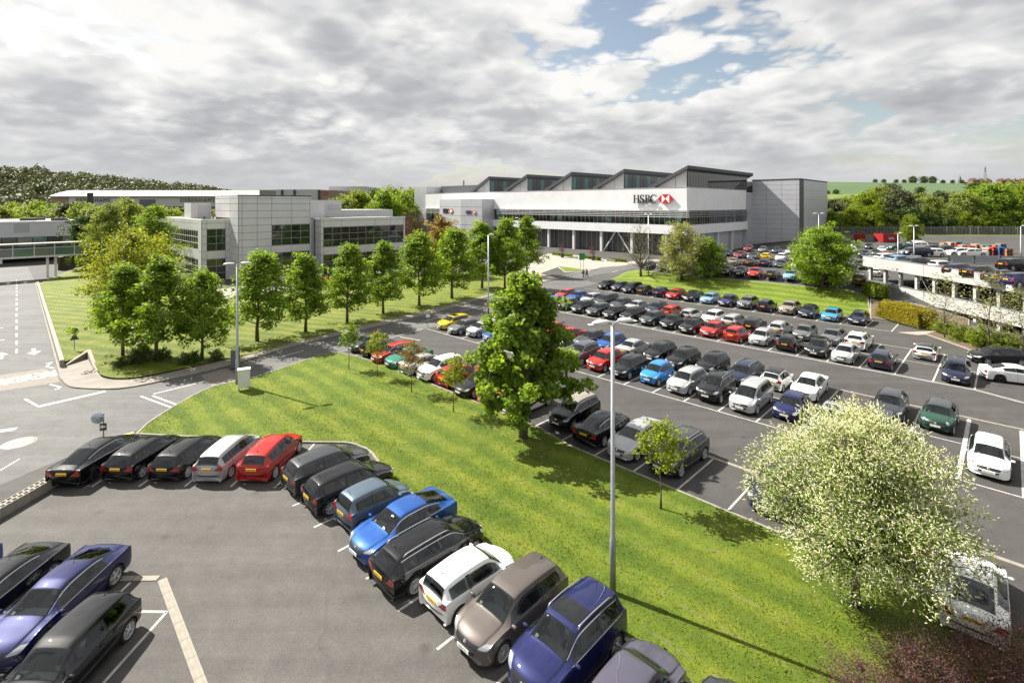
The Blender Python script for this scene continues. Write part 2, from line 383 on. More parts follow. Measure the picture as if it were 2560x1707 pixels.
LAWN2 = smooth_poly(gp((96, 712), (158, 917), (222, 893), (242, 928, 1), (258, 947, 1), (316, 951, 1), (408, 937, 1), (571, 900, 1), (640, 885), (738, 857), (890, 820), (1058, 780), (1262, 727), (1296, 706), (1283, 678), (1150, 684), (1000, 698), (850, 716), (700, 738), (566, 748), (528, 722), (504, 707), (432, 677), (300, 636), (236, 652)))
lawn2 = kerbed('lawn', LAWN2, 'bank_grass', 'striped green bank under the avenue of trees', subdiv=6, zfun=bank_h)
L3 = gpz((1549, 690), (1572, 679), (1640, 683), (1761, 694), (1914, 707), (2048, 721), (2120, 726), (2168, 744), (2176, 797), (2120, 788)) + [(*AB(a, 77.8)[:2],) for a in (14, 30, 50)] + gp((1515, 706))
lawn3 = kerbed('lawn', densify(smooth_poly(L3)), 'lawn', 'grass island between the far parking rows', subdiv=9, zfun=terr, kz=terr)
kerbed('lawn', smooth_poly(gp((1396, 666), (1467, 676), (1440, 679), (1412, 678))), 'lawn', 'small triangle of grass beside the green sign')
bed = kerbed('planting_bed', densify(smooth_poly(gpz((2178, 742), (2178, 797), (2226, 801, 1), (2288, 820, 1), (2350, 828), (2420, 832), (2420, 800), (2300, 765)))), 'soil', 'planting bed under the golden hedge', kerb_mat='kerb_stone', subdiv=9, zfun=terr, kz=terr)
bed2 = kerbed('planting_bed', densify(smooth_poly(gpz((2318, 837), (2412, 870, 1), (2440, 880, 1), (2560, 906), (2760, 950), (2760, 880), (2440, 818), (2352, 826)))), 'soil', 'planting bed of clipped shrubs before the parking deck', kerb_mat='kerb_stone', subdiv=9, zfun=terr, kz=terr)
sheet('verge', [(-BIG, 233), (BIG, 233), (BIG, 420), (-BIG, 420)], -.03, MT['rough_ground'], label='rough grass beyond the lots')
# --- footways and paving
foot = sheet('footway', smooth_poly(gp((150, 947), (163, 961, 1), (190, 971, 1), (294, 973, 1), (394, 956, 1), (571, 915, 1), (738, 865), (892, 828), (1072, 787), (1290, 722), (1262, 727), (1058, 780), (890, 820), (738, 857), (571, 900, 1), (408, 937, 1), (316, 951, 1), (256, 947), (240, 928), (222, 896), (158, 920), (96, 716), (86, 703))), .09, MT['footway'], label='narrow tan footway along the bank')
Pi, Po = offset(smooth_poly(gp((150, 947), (163, 961, 1), (190, 971, 1), (294, 973, 1), (394, 956, 1), (571, 915, 1), (738, 865), (892, 828), (1072, 787), (1290, 722), (1262, 727), (256, 947), (158, 917), (96, 714), (86, 703))), .02)
mb = MB(); n = len(Pi)
for i in range(n - 5):
    j = i + 1; p, q = Pi[i], Pi[j]; mb.add([(p[0], p[1], .0), (q[0], q[1], .0), (q[0], q[1], .1), (p[0], p[1], .1)], [(0, 1, 2, 3)])
mb.build('kerb', MT['kerb'], foot)
plaza = sheet('plaza', smooth_poly(gp((1286, 684), (1300, 672), (1367, 634), (1440, 638), (1560, 655), (1640, 648), (1660, 652), (1600, 657), (1560, 664, 1), (1500, 669, 1), (1467, 679), (1412, 681), (1394, 668), (1350, 684), (1400, 697), (1345, 706), (1296, 706))), .014, MT['paving'], label='pale paved forecourt before the white office')
sheet('footway', gp((2242, 831), (2345, 827), (2345, 834), (2294, 838)), .02, MT['paving'], label='pale strip of paving by the golden hedge')
sheet('forecourt', gp((523, 727), (566, 745), (640, 738), (700, 726), (600, 716)), .012, MT['paving'], label='pale drive beside the grey office')
sheet('speed_table', gp((501, 938), (566, 920), (606, 948), (533, 969)), .010, MT['table_brick'], label='brick speed table across the side road')
tbl = sheet('speed_table', gp((-80, 948), (112, 922), (140, 932), (150, 955), (0, 978), (-80, 990)), .010, MT['table_brick'], label='brick crossing table on the left road')

# --- painted markings
def strip(p, q, w, z=.009):
    p = Vector(p[:2]); q = Vector(q[:2]); d = (q - p).normalized(); n = Vector((-d.y, d.x)) * w / 2
    return [(p + n).to_3d() + Vector((0, 0, z)), (p - n).to_3d() + Vector((0, 0, z)), (q - n).to_3d() + Vector((0, 0, z)), (q + n).to_3d() + Vector((0, 0, z))]
def line(p, q, w=.1, parent=lot, z=.009, name='painted_line'):
    mb = MB(); mb.add(strip(p, q, w, z), [(0, 3, 2, 1)]); return mb.build(name, MT['paint_white'], parent)
P0, PITCH = 2.02, 2.555
# long row lines
for (a0, a1, b) in ((10, 53, 72.45), (2.0, 46, 54.2), (2.0, 46, 54.42), (-1, 49, 36.0)): line(AB(a0, b), AB(a1, b), .10)
line(AB(2, 54.2), AB(-8, 50.3), .1); line(AB(2, 54.42), AB(-8, 50.5), .1)
for (a0, a1, b) in ((-.6, 34, 41.5), (2, 44, 60.0), (2.2, 12, 65.1)): line(AB(a0, b), AB(a1, b), .09)
for k in range(0, 17):                                    # bay dividers
    a = P0 + PITCH * k
    line(AB(a, 54.5), AB(a, 65.0), .12)
for k in range(-1, 18): line(AB(P0 + PITCH * k, 36.05), AB(P0 + PITCH * k, 46.6), .12)
for k in range(3, 20): line(AB(P0 + PITCH * k + .1, 72.5), AB(P0 + PITCH * k + .1, 77.6), .12)
for k in range(-1, 18): line(AB(P0 + PITCH * k - .03, 24.55), AB(P0 + PITCH * k - .03, 29.1), .10)
for a in (27.2, 24.9, 22.56, 20.28, 18.0, 15.75, 13.48, 11.2, 8.9, 6.6): line(AB(a, 10.3), AB(a, 14.8), .10)
for x in (-21.75, -19.32, -16.95, -14.55, -12.2): line((x, 26.45, 0), (x + .14, 31.3, 0), .10)
line((-12.2, 26.45, 0), AB(27.2, 12.0), .10)
line((-14.75, 19.75, 0), (-14.8, 13.4, 0), .1); line((-17.2, 19.75, 0), (-17.25, 13.4, 0), .1); line((-19.7, 19.75, 0), (-19.75, 13.4, 0), .1)
line((-14.75, 18.36, 0), (-12.36, 18.33, 0), .1); line((-12.38, 18.33, 0), (-12.56, 13.0, 0), .1)
# flush kerb strips between the bays (each stone on its own)
def stones(p, q, w, step, z=.03, parent=lot, name='kerb_stone'):
    p = Vector(p); q = Vector(q); n = max(1, round((q - p).length / step)); d = (q - p) / n; rz = math.atan2(d.y, d.x)
    for i in range(n):
        c = p + d * (i + .5); box_obj(name, MT['kerb_stone'], parent, (c.x, c.y, z / 2 + .001), (d.length - .012, w, z), rz)
stones((-17.6, 19.92, 0), (-13.8, 19.96, 0), .26, .92); stones((-13.62, 19.9, 0), (-7.0, 13.0, 0), .30, .92)
for s in range(14): stones(AB(-3 + s * .0 + s * .9, 46.85), AB(-3 + s * .9 + .9, 46.85), .22, .9)
stones(AB(6.5, 29.15), AB(12.6, 29.15), .24, .9); stones(AB(-3, 29.15), AB(3, 29.15), .24, .9)
for a in (-.53, 2.0): line(AB(a, 36.1), AB(a, 46.5), .22, z=.011)
# left road
for i in range(16):
    y0 = 700 + i * 2.2 + i * i * .62; y1 = y0 + 1.4 + i * .55
    if y1 < 905: line(G(41.5, y0), G(41.5, y1), .16, road)
def arrow(c, ang, s, parent=road):
    P = [(-.12, -1.2), (.12, -1.2), (.12, .1), (.42, .1), (0, 1.2), (-.42, .1), (-.12, .1)]
    R = Matrix.Rotation(ang, 2); mb = MB(); mb.add([(c.x + (R @ Vector(p) * s).x, c.y + (R @ Vector(p) * s).y, .009) for p in P], [tuple(range(7))]); mb.build('painted_arrow', MT['paint_white'], parent)
arrow(G(85, 879), math.radians(-136), 1.25); arrow(G(3, 889), math.radians(44), 1.25); arrow(G(63, 706), math.radians(-136), 1.4); arrow(G(21, 708), math.radians(44), 1.4)
for seg in (((98, 1017), (264, 979)), ((100, 1014), (264, 977)), ((98, 1017), (62, 997)), ((114, 909), (130, 905)), ((130, 905), (116, 916)), ((116, 916), (135, 921)), ((141, 945), (125, 958)), ((125, 961), (153, 968)), ((136, 974), (151, 970)), ((351, 990), (427, 1018)), ((381, 989), (446, 1013)), ((383, 985), (520, 951)), ((700, 893), (760, 876)), ((1000, 842), (1050, 851)), ((1050, 806), (1092, 795)), ((1150, 778), (1200, 765)), ((1395, 694), (1470, 674)), ((1500, 690), (1545, 676)), ((0, 850), (12, 850)), ((0, 820), (8, 820))):
    line(G(*seg[0]), G(*seg[1]), .16, road)
for i in range(3):                                         # dotted white squares of the raised crossing
    c = [(20, 953), (66, 944), (111, 937)][i]; o = G(*c); mb = MB()
    for a in range(6):
        for b in range(6):
            if (a + b) % 2 == 0 or (a * 7 + b * 3) % 5 == 0:
                p = o + UU * (a - 2.5) * .34 + VV * (b - 2.5) * .27; mb.add([(p + UU * sx * .16 + VV * sy * .125 + Vector((0, 0, .014))) for sx, sy in ((-1, -1), (-1, 1), (1, 1), (1, -1))], [(0, 1, 2, 3)])
    mb.build('crossing_square', MT['paint_white'], tbl)
o = G(48, 1107); mb = MB(); mb.lathe([(.85, .006), (.65, .04), (.35, .07), (.001, .08)], 28)
rb = mb.build('painted_roundabout', mat('worn_paint', (.20, .195, .18), .7, var=.4, vscale=2.5), road, True, (o.x, o.y, .005))
line(G(-40, 1083), G(40, 1072), .5, road); line(G(-40, 1200), G(50, 1146), .08, road)
for (p, q) in (((846, 881), (1058, 822)),): line(G(*p), G(*q), .08, lot, .010)

# --- concrete blocks with round holes along the front lot
def holed_block(n, m, s, hgt):
    mb = MB(); r = s * .36; K = 16
    for i in range(n):
        for j in range(m):
            cx, cy = (i + .5) * s, (j + .5) * s
            sq = []
            for k in range(K):
                t = 2 * math.pi * k / K + math.pi / K; x, y = math.cos(t), math.sin(t); q = max(abs(x), abs(y)); sq.append((cx + x / q * s / 2, cy + y / q * s / 2, hgt))
            ci = [(cx + r * math.cos(2 * math.pi * k / K + math.pi / K), cy + r * math.sin(2 * math.pi * k / K + math.pi / K), hgt) for k in range(K)]
            lo = [(p[0], p[1], hgt - .16) for p in ci]
            mb.add(sq + ci, [(k, (k + 1) % K, K + (k + 1) % K, K + k) for k in range(K)])
            mb.add(ci + lo, [(k, (k + 1) % K, K + (k + 1) % K, K + k) for k in range(K)])
    W, D = n * s, m * s
    mb.add([(0, 0, 0), (W, 0, 0), (W, D, 0), (0, D, 0), (0, 0, hgt), (W, 0, hgt), (W, D, hgt), (0, D, hgt)], [(0, 1, 5, 4), (1, 2, 6, 5), (2, 3, 7, 6), (3, 0, 4, 7)])
    return mb.mesh('block', MT['concrete'])
wall = empty('block_wall', G(123, 1198), 0, 'low concrete block wall with round holes at lot edge', 'wall')
bm_ = holed_block(5, 2, .27, .50); hd = MB().box((.675, .27, .17), (1.33, .52, .338)).mesh('hole_fill', MT['hole_dark'])
p0 = Vector((-24.05, 27.9, 0)); d = (Vector((-24.75, 15.0, 0)) - p0).normalized(); rz = math.atan2(d.y, d.x)
wall.location = p0
for i in range(9):
    b = link('block', bm_, wall, None, d * (i * 1.362), (0, 0, rz)); link('hole_fill', hd, b)
# ================================================================ buildings
RU = math.atan2(UU.y, UU.x)
def clad(name, c, line_z=0.0, rough=.42, metal=.25, strength=.25):
    """metal cladding with fine horizontal ribs"""
    m, nt, N, L, b = nodes(name); b.inputs['Roughness'].default_value = rough; b.inputs['Metallic'].default_value = metal
    tc = N.new('ShaderNodeTexCoord'); geo = N.new('ShaderNodeNewGeometry')
    v = cramp(N, L, nz(N, L, geo.outputs['Position'], .35, 5, .6), [(.3, tuple(x * .93 for x in c)), (.7, tuple(min(1, x * 1.05) for x in c))])
    L.new(v, b.inputs['Base Color'])
    if line_z:
        w = N.new('ShaderNodeTexWave'); w.bands_direction = 'Z'; w.inputs['Scale'].default_value = line_z; L.new(geo.outputs['Position'], w.inputs['Vector'])
        r = cramp(N, L, w.outputs['Fac'], [(.02, (0, 0, 0)), (.12, (1, 1, 1))]); bumped(N, L, b, r, strength, .03)
    return m
clad('white_clad', (.74, .745, .76), 0, .5, 0)
clad('grey_clad', (.50, .51, .54), .35, .45, .35)
clad('panel_grey', (.56, .565, .60), 0, .40, .25)
clad('panel_light', (.60, .60, .61), 0, .40, .2)
clad('deck_fascia', (.36, .36, .352), 0, .6, 0)
clad('roof_dark', (.075, .077, .085), 0, .6, .2)
mat('joint', (.055, .058, .07), .8)
mat('membrane', (.32, .305, .28), .8, var=.14, vscale=.25)
mat('ballast', (.30, .235, .20), .95, var=.3, vscale=2)
mat('steel_white', (.66, .66, .65), .45)
mat('mullion', (.36, .37, .38), .4, .4)
mat('brown_brick', (.085, .058, .045), .9, var=.2, vscale=1.5, bump=.3)
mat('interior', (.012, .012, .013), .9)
def glassm(name, c, rough=.03, spec=.9, tint=.0):
    m = mat(name, c, rough, spec=spec); return m
glassm('glass_dark', (.016, .021, .021)); glassm('glass_teal', (.075, .15, .135), .08); glassm('glass_green', (.022, .034, .025)); glassm('glass_grey', (.05, .055, .06), .12)
glassm('glass_floor', (.075, .072, .075), .22, .5); glassm('glass_pale', (.14, .155, .155), .15)

def fbox(name, m, parent, O, t0, t1, s0, s1, z0, z1):
    c = O + UU * ((t0 + t1) / 2) + VV * ((s0 + s1) / 2) + Vector((0, 0, (z0 + z1) / 2)); root = parent
    return box_obj(name, MT[m], parent, c - parent.location, (abs(t1 - t0), abs(s1 - s0), z1 - z0), RU)
def fpt(O, t, s, z): return O + UU * t + VV * s + Vector((0, 0, z))
def text_mesh(txt, size, m, extrude=.01, align='CENTER', space=1.0):
    cu = bpy.data.curves.new('lettering', 'FONT'); cu.body = txt; cu.size = size; cu.extrude = extrude; cu.align_x = align; cu.align_y = 'CENTER'; cu.space_character = space; cu.resolution_u = 3
    ob = bpy.data.objects.new('tmp', cu); me = bpy.data.meshes.new_from_object(ob); bpy.data.objects.remove(ob); bpy.data.curves.remove(cu)
    me.materials.clear(); me.materials.append(m); me.name = 'lettering'; return me
def basis(ex, ez, n):
    M = Matrix.Identity(4); M.col[0][:3] = ex; M.col[1][:3] = ez; M.col[2][:3] = n; return M
Zv = Vector((0, 0, 1))

# ---------------------------------------------------------------- white office with the saw-tooth roof
K = Vector((47.8, 139.8, 0)); LEN = 119.4
office = empty('office_building', K, 0, 'white office with saw-tooth roof, glass ground floor and red and white logo', 'building')
fbox('upper_band', 'white_clad', office, K, 0, LEN, 0, 44, 12.85, 19.2)
fbox('lower_band', 'white_clad', office, K, -.35, 96, -.35, 44.2, 6.25, 8.87)
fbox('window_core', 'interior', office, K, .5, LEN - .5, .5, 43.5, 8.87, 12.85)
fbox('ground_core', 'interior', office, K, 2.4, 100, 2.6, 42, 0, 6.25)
fbox('parapet', 'mullion', office, K, -.06, LEN + .06, -.06, .3, 19.2, 19.38); fbox('parapet', 'mullion', office, K, -.06, .3, .31, 44, 19.2, 19.38)
R = random.Random(5)
# first-floor panes, front then right-hand side
tp = 1.62
for i in range(int(LEN / tp) - 1):
    m = R.choice(['glass_dark', 'glass_dark', 'glass_teal', 'glass_grey', 'glass_dark', 'glass_green'])
    fbox('pane', m, office, K, .2 + i * tp + .05, .2 + (i + 1) * tp - .05, .28, .36, 8.95, 12.78)
    fbox('mullion', 'mullion', office, K, .2 + i * tp - .05, .2 + i * tp + .05, .2, .38, 8.87, 12.85)
for i in range(26):
    m = R.choice(['glass_dark', 'glass_grey', 'glass_grey', 'glass_dark', 'glass_teal'])
    fbox('pane', m, office, K, .28, .36, .4 + i * 1.66 + .05, .4 + (i + 1) * 1.66 - .05, 8.95, 12.78)
    fbox('mullion', 'mullion', office, K, .2, .38, .4 + i * 1.66 - .06, .4 + i * 1.66 + .06, 8.87, 12.85)
for j in range(4):                                         # sun-shade fins
    z = 12.55 - j * .52
    fbox('fin', 'steel_white', office, K, -1.0, 74, -1.0 + j * .03, -.45 + j * .03, z, z + .14)
    fbox('fin', 'mullion', office, K, -1.0, -.5, -.44 + j * .03, 45, z, z + .14)
    fbox('fin', 'steel_white', office, K, 105, LEN + 1.2, -1.0, -.45, z, z + .14)
for i in range(12): fbox('fin_bracket', 'mullion', office, K, i * 6.2 + 1, i * 6.2 + 1.1, -.95, .2, 10.9, 12.8)
# ground floor: glazing behind white columns
gt = 1.95
for i in range(46):
    m = ('glass_floor', 'glass_floor', 'glass_grey', 'glass_floor')[i % 4]
    t = 2.0 + i * gt
    fbox('pane', m, office, K, t + .06, t + gt - .06, 2.44, 2.52, .1, 6.2); fbox('mullion', 'mullion', office, K, t - .06, t + .06, 2.36, 2.54, 0, 6.25)
for j in range(1, 6): fbox('transom', 'joint', office, K, 2, 2 + 46 * gt, 2.40, 2.44, j * 1.05, j * 1.05 + .05)
colpx = (1664, 1578, 1501.6, 1432.7, 1370, 1316, 1270)
for px in colpx:
    t = on_line(px, K, UU); fbox('column', 'steel_white', office, K, t - .38, t + .38, .1, .85, 0, 6.25)
t1, t2 = on_line(1578, K, UU), on_line(1501.6, K, UU); tm = (t1 + t2) / 2
for ta in (t1 + .6, t2 - .6):
    MB().tube([fpt(K, ta, .6, 0) - K, fpt(K, tm + (.4 if ta > tm else -.4), .6, 6.2) - K], .19, 8).build('brace', MT['steel_white'], office)
for i in range(12): fbox('wall_panel', 'grey_clad', office, K, 1.2, 1.5, 1.0 + i * 3.6 + .03, 1.0 + (i + 1) * 3.6 - .03, 0, 6.25)
for px in (1741, 1798, 1833.5):
    s = on_line(px, K, VV); fbox('column', 'steel_white', office, K, .1, .7, s - .3, s + .3, 0, 6.25)
# saw-tooth roofs
peaks = [(1711.8, 1634), (1553.6, 1490), (1422.8, 1369), (1312.4, 1265.8), (1218, 1181.6)]
for i, (pp, pf) in enumerate(peaks):
    tpk = on_line(pp, K, UU); tf = on_line(pf, K, UU); s0, s1 = .9, (46.0 if i == 0 else 44.0)
    g = MB(); P = [(tpk, 19.2), (tpk, 24.2), (tf, 19.2)]
    vs = [fpt(K, t, s, z) - K for s in (s0, s1) for t, z in P]; g.add(vs, [(0, 1, 2), (3, 5, 4), (0, 3, 4, 1), (1, 4, 5, 2), (2, 5, 3, 0)])
    body = g.build('roof_bay', MT['panel_light'], office)
    fbox('joint', 'joint', office, K, (tpk * 2 + tf) / 3 - .03, (tpk * 2 + tf) / 3 + .03, .86, .9, 19.3, 22.1)
    r = MB(); dirn = (tf - tpk); k = (24.2 - 19.2) / dirn
    P = [(tpk - .9, 24.25 + .9 * k), (tpk - .9, 25.2 + .9 * k * .5), (tpk, 25.15), (tf + 1.4, 19.9 - 1.0 * k), (tf + 1.4, 19.35)]
    P = [(tpk - .9, 24.35), (tpk - .9, 25.25), (tf + 1.6, 19.75), (tf + .2, 19.22)]
    vs = [fpt(K, t, s, z) - K for s in (s0 - .9, s1 + 3.5) for t, z in P]; n = 4
    r.add(vs, [(0, 1, 2, 3), (7, 6, 5, 4)] + [(a, a + 4, (a + 1) % 4 + 4, (a + 1) % 4) for a in range(4)])
    r.build('roof', MT['roof_dark'], body)
    np_ = 26 if i == 0 else 16
    w = (44.5 if i == 0 else 36.0) / np_
    for j in range(np_):
        fbox('pane', 'glass_dark' if i == 0 else ('glass_grey' if j % 3 else 'glass_teal'), office, K, tpk - .16, tpk - .08, s0 + .6 + j * w + .07, s0 + .6 + (j + 1) * w - .07, 19.4, 23.6)
    fbox('glazing_frame', 'roof_dark', office, K, tpk - .07, tpk - .01, s0 + .4, s0 + .8 + np_ * w, 19.3, 24.2)
# roof plant to the left
fbox('plant_room', 'roof_dark', office, K, 84, 119, 8, 40, 19.2, 22.6)
MB().tube([fpt(K, 108, 12, 22.6) - K, fpt(K, 108, 12, 25.0) - K], .35, 10).build('flue', MT['galv'], office)
# entrance block
def prismz(name, m, parent, pts, z0, z1): return MB().prism([(p - parent.location)[:2] for p in pts], z0, z1).build(name, MT[m], parent)
ta, tb, tc_ = on_line(1099, K + VV * -2.0, UU), on_line(1152, K + VV * -6.0, UU), on_line(1205, K + VV * -6.0, UU)
A_, B_, C_ = fpt(K, ta, -2, 0), fpt(K, tb, -6, 0), fpt(K, tc_, -6, 0)
prismz('entrance_block', 'grey_clad', office, [A_, B_, C_, fpt(K, tc_, 1, 0), fpt(K, ta, 1, 0)], 0, 16.6)
for z in (3.4, 6.8, 10.2, 13.6):
    for (p, q) in ((A_, B_), (B_, C_)):
        n = Vector((p.y - q.y, q.x - p.x, 0)).normalized(); n = n if n.y < 0 else -n
        mid = (p + q) / 2 + n * .012; box_obj('joint', MT['joint'], office, mid - K + Zv * z, ((q - p).length, .03, .07), math.atan2(q.y - p.y, q.x - p.x))
tL = on_line(1038, K + VV * 1, UU)
fbox('end_block', 'grey_clad', office, K, LEN + .2, tL, .5, 30, 0, 22.3)
fbox('end_window', 'joint', office, K, tL - 3.2, tL - 1.8, .42, .5, 9, 11.6)
# big grey block on the right
sB = on_line(1881, K, VV); Bk = fpt(K, 0, sB, 0); wB = -on_line(1998.5, Bk, UU)
fbox('link_block', 'grey_clad', office, K, -.05, 12, 44.25, sB + .05, 0, 18.6); fbox('link_block', 'roof_dark', office, K, .1, 12, sB + .5, sB + 14, 0, 22.4)
fbox('side_block', 'joint', office, Bk, .0, -wB, .12, 34.8, 0, 22.7)
ncol = 4; wcol = [0, 4.55, 9.3, wB - .75, wB]
for c in range(ncol):
    for r in range(14):
        h = 22.6 / 14; fbox('panel', 'grey_clad', office, Bk, -wcol[c] - .03, -wcol[c + 1] + .03, -.02, .12, r * h + .025, (r + 1) * h - .025)
fbox('corner_strip', 'roof_dark', office, Bk, -wB - .01, -wB - .13, .1, 4.2, 0, 22.6)
for c in range(3):
    for r in range(7): fbox('panel', 'grey_clad', office, Bk, -wB - .01, -wB - .16, 4.3 + c * 10.2 + .04, 4.3 + (c + 1) * 10.2 - .04, r * 3.23 + .02, (r + 1) * 3.23 - .02)
fbox('coping', 'roof_dark', office, Bk, .15, -wB - .25, -.12, 35, 22.7, 23.0)
# lettering on the white band: serif letters and the hexagon, standing off the wall
def stroke(path, w):
    """flat ribbon along a 2D path with width per point -> list of quads"""
    L_, R_ = [], []; n = len(path)
    for i in range(n):
        a = Vector(path[max(0, i - 1)]); b = Vector(path[min(n - 1, i + 1)]); d = (b - a).normalized(); nn = Vector((-d.y, d.x)); p = Vector(path[i]); ww = w[i] if hasattr(w, '__len__') else w
        L_.append(p + nn * ww / 2); R_.append(p - nn * ww / 2)
    return [(L_[i], R_[i], R_[i + 1], L_[i + 1]) for i in range(n - 1)]
def rect(x0, y0, x1, y1): return [(Vector((x0, y0)), Vector((x1, y0)), Vector((x1, y1)), Vector((x0, y1)))]
def arc(cx, cy, rx, ry, a0, a1, n=14): return [(cx + rx * math.cos(math.radians(a0 + (a1 - a0) * i / n)), cy + ry * math.sin(math.radians(a0 + (a1 - a0) * i / n))) for i in range(n + 1)]
def letter(ch):
    q = []
    if ch == 'H':
        for x in (.14, .66):
            q += rect(x, 0, x + .15, 1); q += rect(x - .1, 0, x + .25, .05); q += rect(x - .1, .95, x + .25, 1)
        q += rect(.29, .48, .66, .54); w = .95
    elif ch == 'S':
        pth = arc(.32, .74, .22, .235, 20, 180, 10) + [(.13, .60), (.24, .53), (.42, .45), (.53, .36)] + arc(.31, .27, .24, .245, 0, -165, 11)
        n = len(pth); q += stroke(pth, [.05 + .12 * abs(math.sin(math.pi * i / (n - 1))) ** 1.5 for i in range(n)])
        q += rect(.505, .70, .545, .99) + rect(.06, .01, .10, .30); w = .66
    elif ch == 'B':
        q += rect(.12, 0, .27, 1) + rect(.02, 0, .30, .05) + rect(.02, .95, .30, 1) + rect(.27, .5, .42, .55)
        for cy, ry, rx in ((.765, .235, .22), (.27, .27, .27)):
            p = [(.27, cy + ry - .025)] + arc(.38, cy, rx, ry - .025, 90, -90, 12) + [(.27, cy - ry + .025)]
            n = len(p); q += stroke(p, [.05 + .11 * abs(math.sin(math.pi * i / (n - 1))) ** 2 for i in range(n)])
        w = .74
    else:
        p = arc(.47, .5, .40, .475, 42, 318, 26); n = len(p); q += stroke(p, [.05 + .13 * abs(math.sin(math.pi * i / (n - 1))) ** 1.6 for i in range(n)])
        q += rect(.755, .70, .80, .98); w = .88
    return q, w
def quads_mesh(quads, depth, m, name):
    mb = MB()
    for Q in quads:
        if (Q[1] - Q[0]).cross(Q[2] - Q[0]) < 0: Q = Q[::-1]
        v = [(p.x, p.y, 0) for p in Q] + [(p.x, p.y, depth) for p in Q]; mb.add(v, [(3, 2, 1, 0), (4, 5, 6, 7), (0, 1, 5, 4), (1, 2, 6, 5), (2, 3, 7, 6), (3, 0, 4, 7)])
    return mb.mesh(name, m)
mat('letter_black', (.02, .02, .022), .4); mat('logo_red', (.52, .012, .02), .4); mat('logo_white', (.8, .8, .8), .5)
def hexlogo(parent, M, h):
    w = h
    tri = lambda *p: (Vector(p[0]), Vector(p[1]), Vector(p[2]), (Vector(p[2]) + Vector(p[0])) / 2)
    red = [tri((-.45 * w, h / 2), (0, 0), (.45 * w, h / 2)), tri((-.45 * w, -h / 2), (.45 * w, -h / 2), (0, 0)), tri((-.45 * w, h / 2), (-.45 * w, -h / 2), (-.92 * w, 0)), tri((.45 * w, -h / 2), (.45 * w, h / 2), (.92 * w, 0))]
    wh = [tri((-.45 * w, h / 2), (-.45 * w, -h / 2), (0, 0)), tri((.45 * w, h / 2), (0, 0), (.45 * w, -h / 2))]
    for qs, m, nm in ((red, MT['logo_red'], 'logo_red_facet'), (wh, MT['logo_white'], 'logo_white_facet')):
        o = link(nm, quads_mesh(qs, .22 * h / 2.2, m, nm), parent); o.matrix_local = M
def sign_on(parent, base, ex, n, h, x0):
    x = x0
    for ch in 'HSBC':
        q, w = letter(ch); o = link('letter', quads_mesh([tuple(p * h for p in Q) for Q in q], .2 * h / 2.2, MT['letter_black'], 'letter_' + ch), parent)
        o.matrix_local = Matrix.Translation(base + ex * x) @ basis(ex, Zv, n); x += w * h
    hexlogo(parent, Matrix.Translation(base + ex * (x + 1.12 * h) + Zv * (h * .5)) @ basis(ex, Zv, n), h * 1.06)
tl = on_line(1584.2, K, UU); tr = on_line(1686, K, UU); zl = zat(508, K.y + UU.y * (tl + tr) / 2); hl = (tl - tr) / 5.35
sign_on(office, fpt(K, tl, -.32, zl) - K, -UU, -VV, hl, 0)
for (p, q, f0) in ((A_, B_, .18), (B_, C_, .24)):
    ex = (q - p).normalized(); n = Vector((ex.y, -ex.x, 0)); sign_on(office, p + ex * ((q - p).length * f0) + n * .08 - K + Zv * 11.1, ex, n, (q - p).length * (.50 if p is A_ else .52) / 5.35, 0)

# ---------------------------------------------------------------- grey panelled office
O = Vector((-58.4, 96.2, 0))
gb = empty('office_building', O, 0, 'grey panelled two storey office with green glass behind the avenue', 'building')
def panel_wall(parent, P, e, n, xs, zs, skip=(), m='panel_grey', name='panel'):
    """panels laid on a wall through P along e, joints left open; skip holds (column,row) windows"""
    rz = math.atan2(e.y, e.x)
    for i in range(len(xs) - 1):
        for j in range(len(zs) - 1):
            if (i, j) in skip: continue
            w = xs[i + 1] - xs[i] - .06; h = zs[j + 1] - zs[j] - .06
            c = P + e * ((xs[i] + xs[i + 1]) / 2) + n * .05 + Zv * ((zs[j] + zs[j + 1]) / 2) - parent.location
            box_obj(name, MT[m], parent, c, (w, .09, h), rz)
def window(parent, P, e, n, x0, x1, z0, z1, nx, nz_, m, bars='mullion'):
    rz = math.atan2(e.y, e.x)
    for i in range(nx):
        for j in range(nz_):
            w = (x1 - x0) / nx; h = (z1 - z0) / nz_
            c = P + e * (x0 + (i + .5) * w) + n * .03 + Zv * (z0 + (j + .5) * h) - parent.location
            box_obj('pane', MT[m if not isinstance(m, (list, tuple)) else m[(i * 5 + j * 3) % len(m)]], parent, c, (w - .05, .05, h - .05), rz)
    for j in range(nz_ + 1):
        c = P + e * ((x0 + x1) / 2) + n * .05 + Zv * (z0 + j * (z1 - z0) / nz_) - parent.location; box_obj('transom', MT[bars], parent, c, (x1 - x0, .09, .07), rz)
    for i in range(1, nx):
        c = P + e * (x0 + i * (x1 - x0) / nx) + n * .04 + Zv * ((z0 + z1) / 2) - parent.location; box_obj('mullion', MT[bars], parent, c, (.06, .07, z1 - z0), rz)
nF, nL = -UU, -VV
fbox('left_wing', 'joint', gb, O, .05, 38, .05, 30, 0, 11.5)
fbox('tower', 'joint', gb, O, -4.75, 9, 4.95, 18.75, 0, 16.2)
fbox('right_wing', 'joint', gb, O, -7.15, 10, 19.85, 40.25, 0, 11.5)
fbox('recess_wall', 'panel_grey', gb, O, -4.2, 5, 18.78, 19.82, 0, 11.4); fbox('stair_block', 'panel_grey', gb, O, 1.0, 9, 18.8, 24.5, 11.5, 15.5)
fbox('plant_block', 'panel_light', gb, O, 9.5, 22, 18.9, 33, 11.5, 15.6); fbox('plant_block', 'panel_light', gb, O, 10.1, 24, 33.1, 48, 0, 13.2)
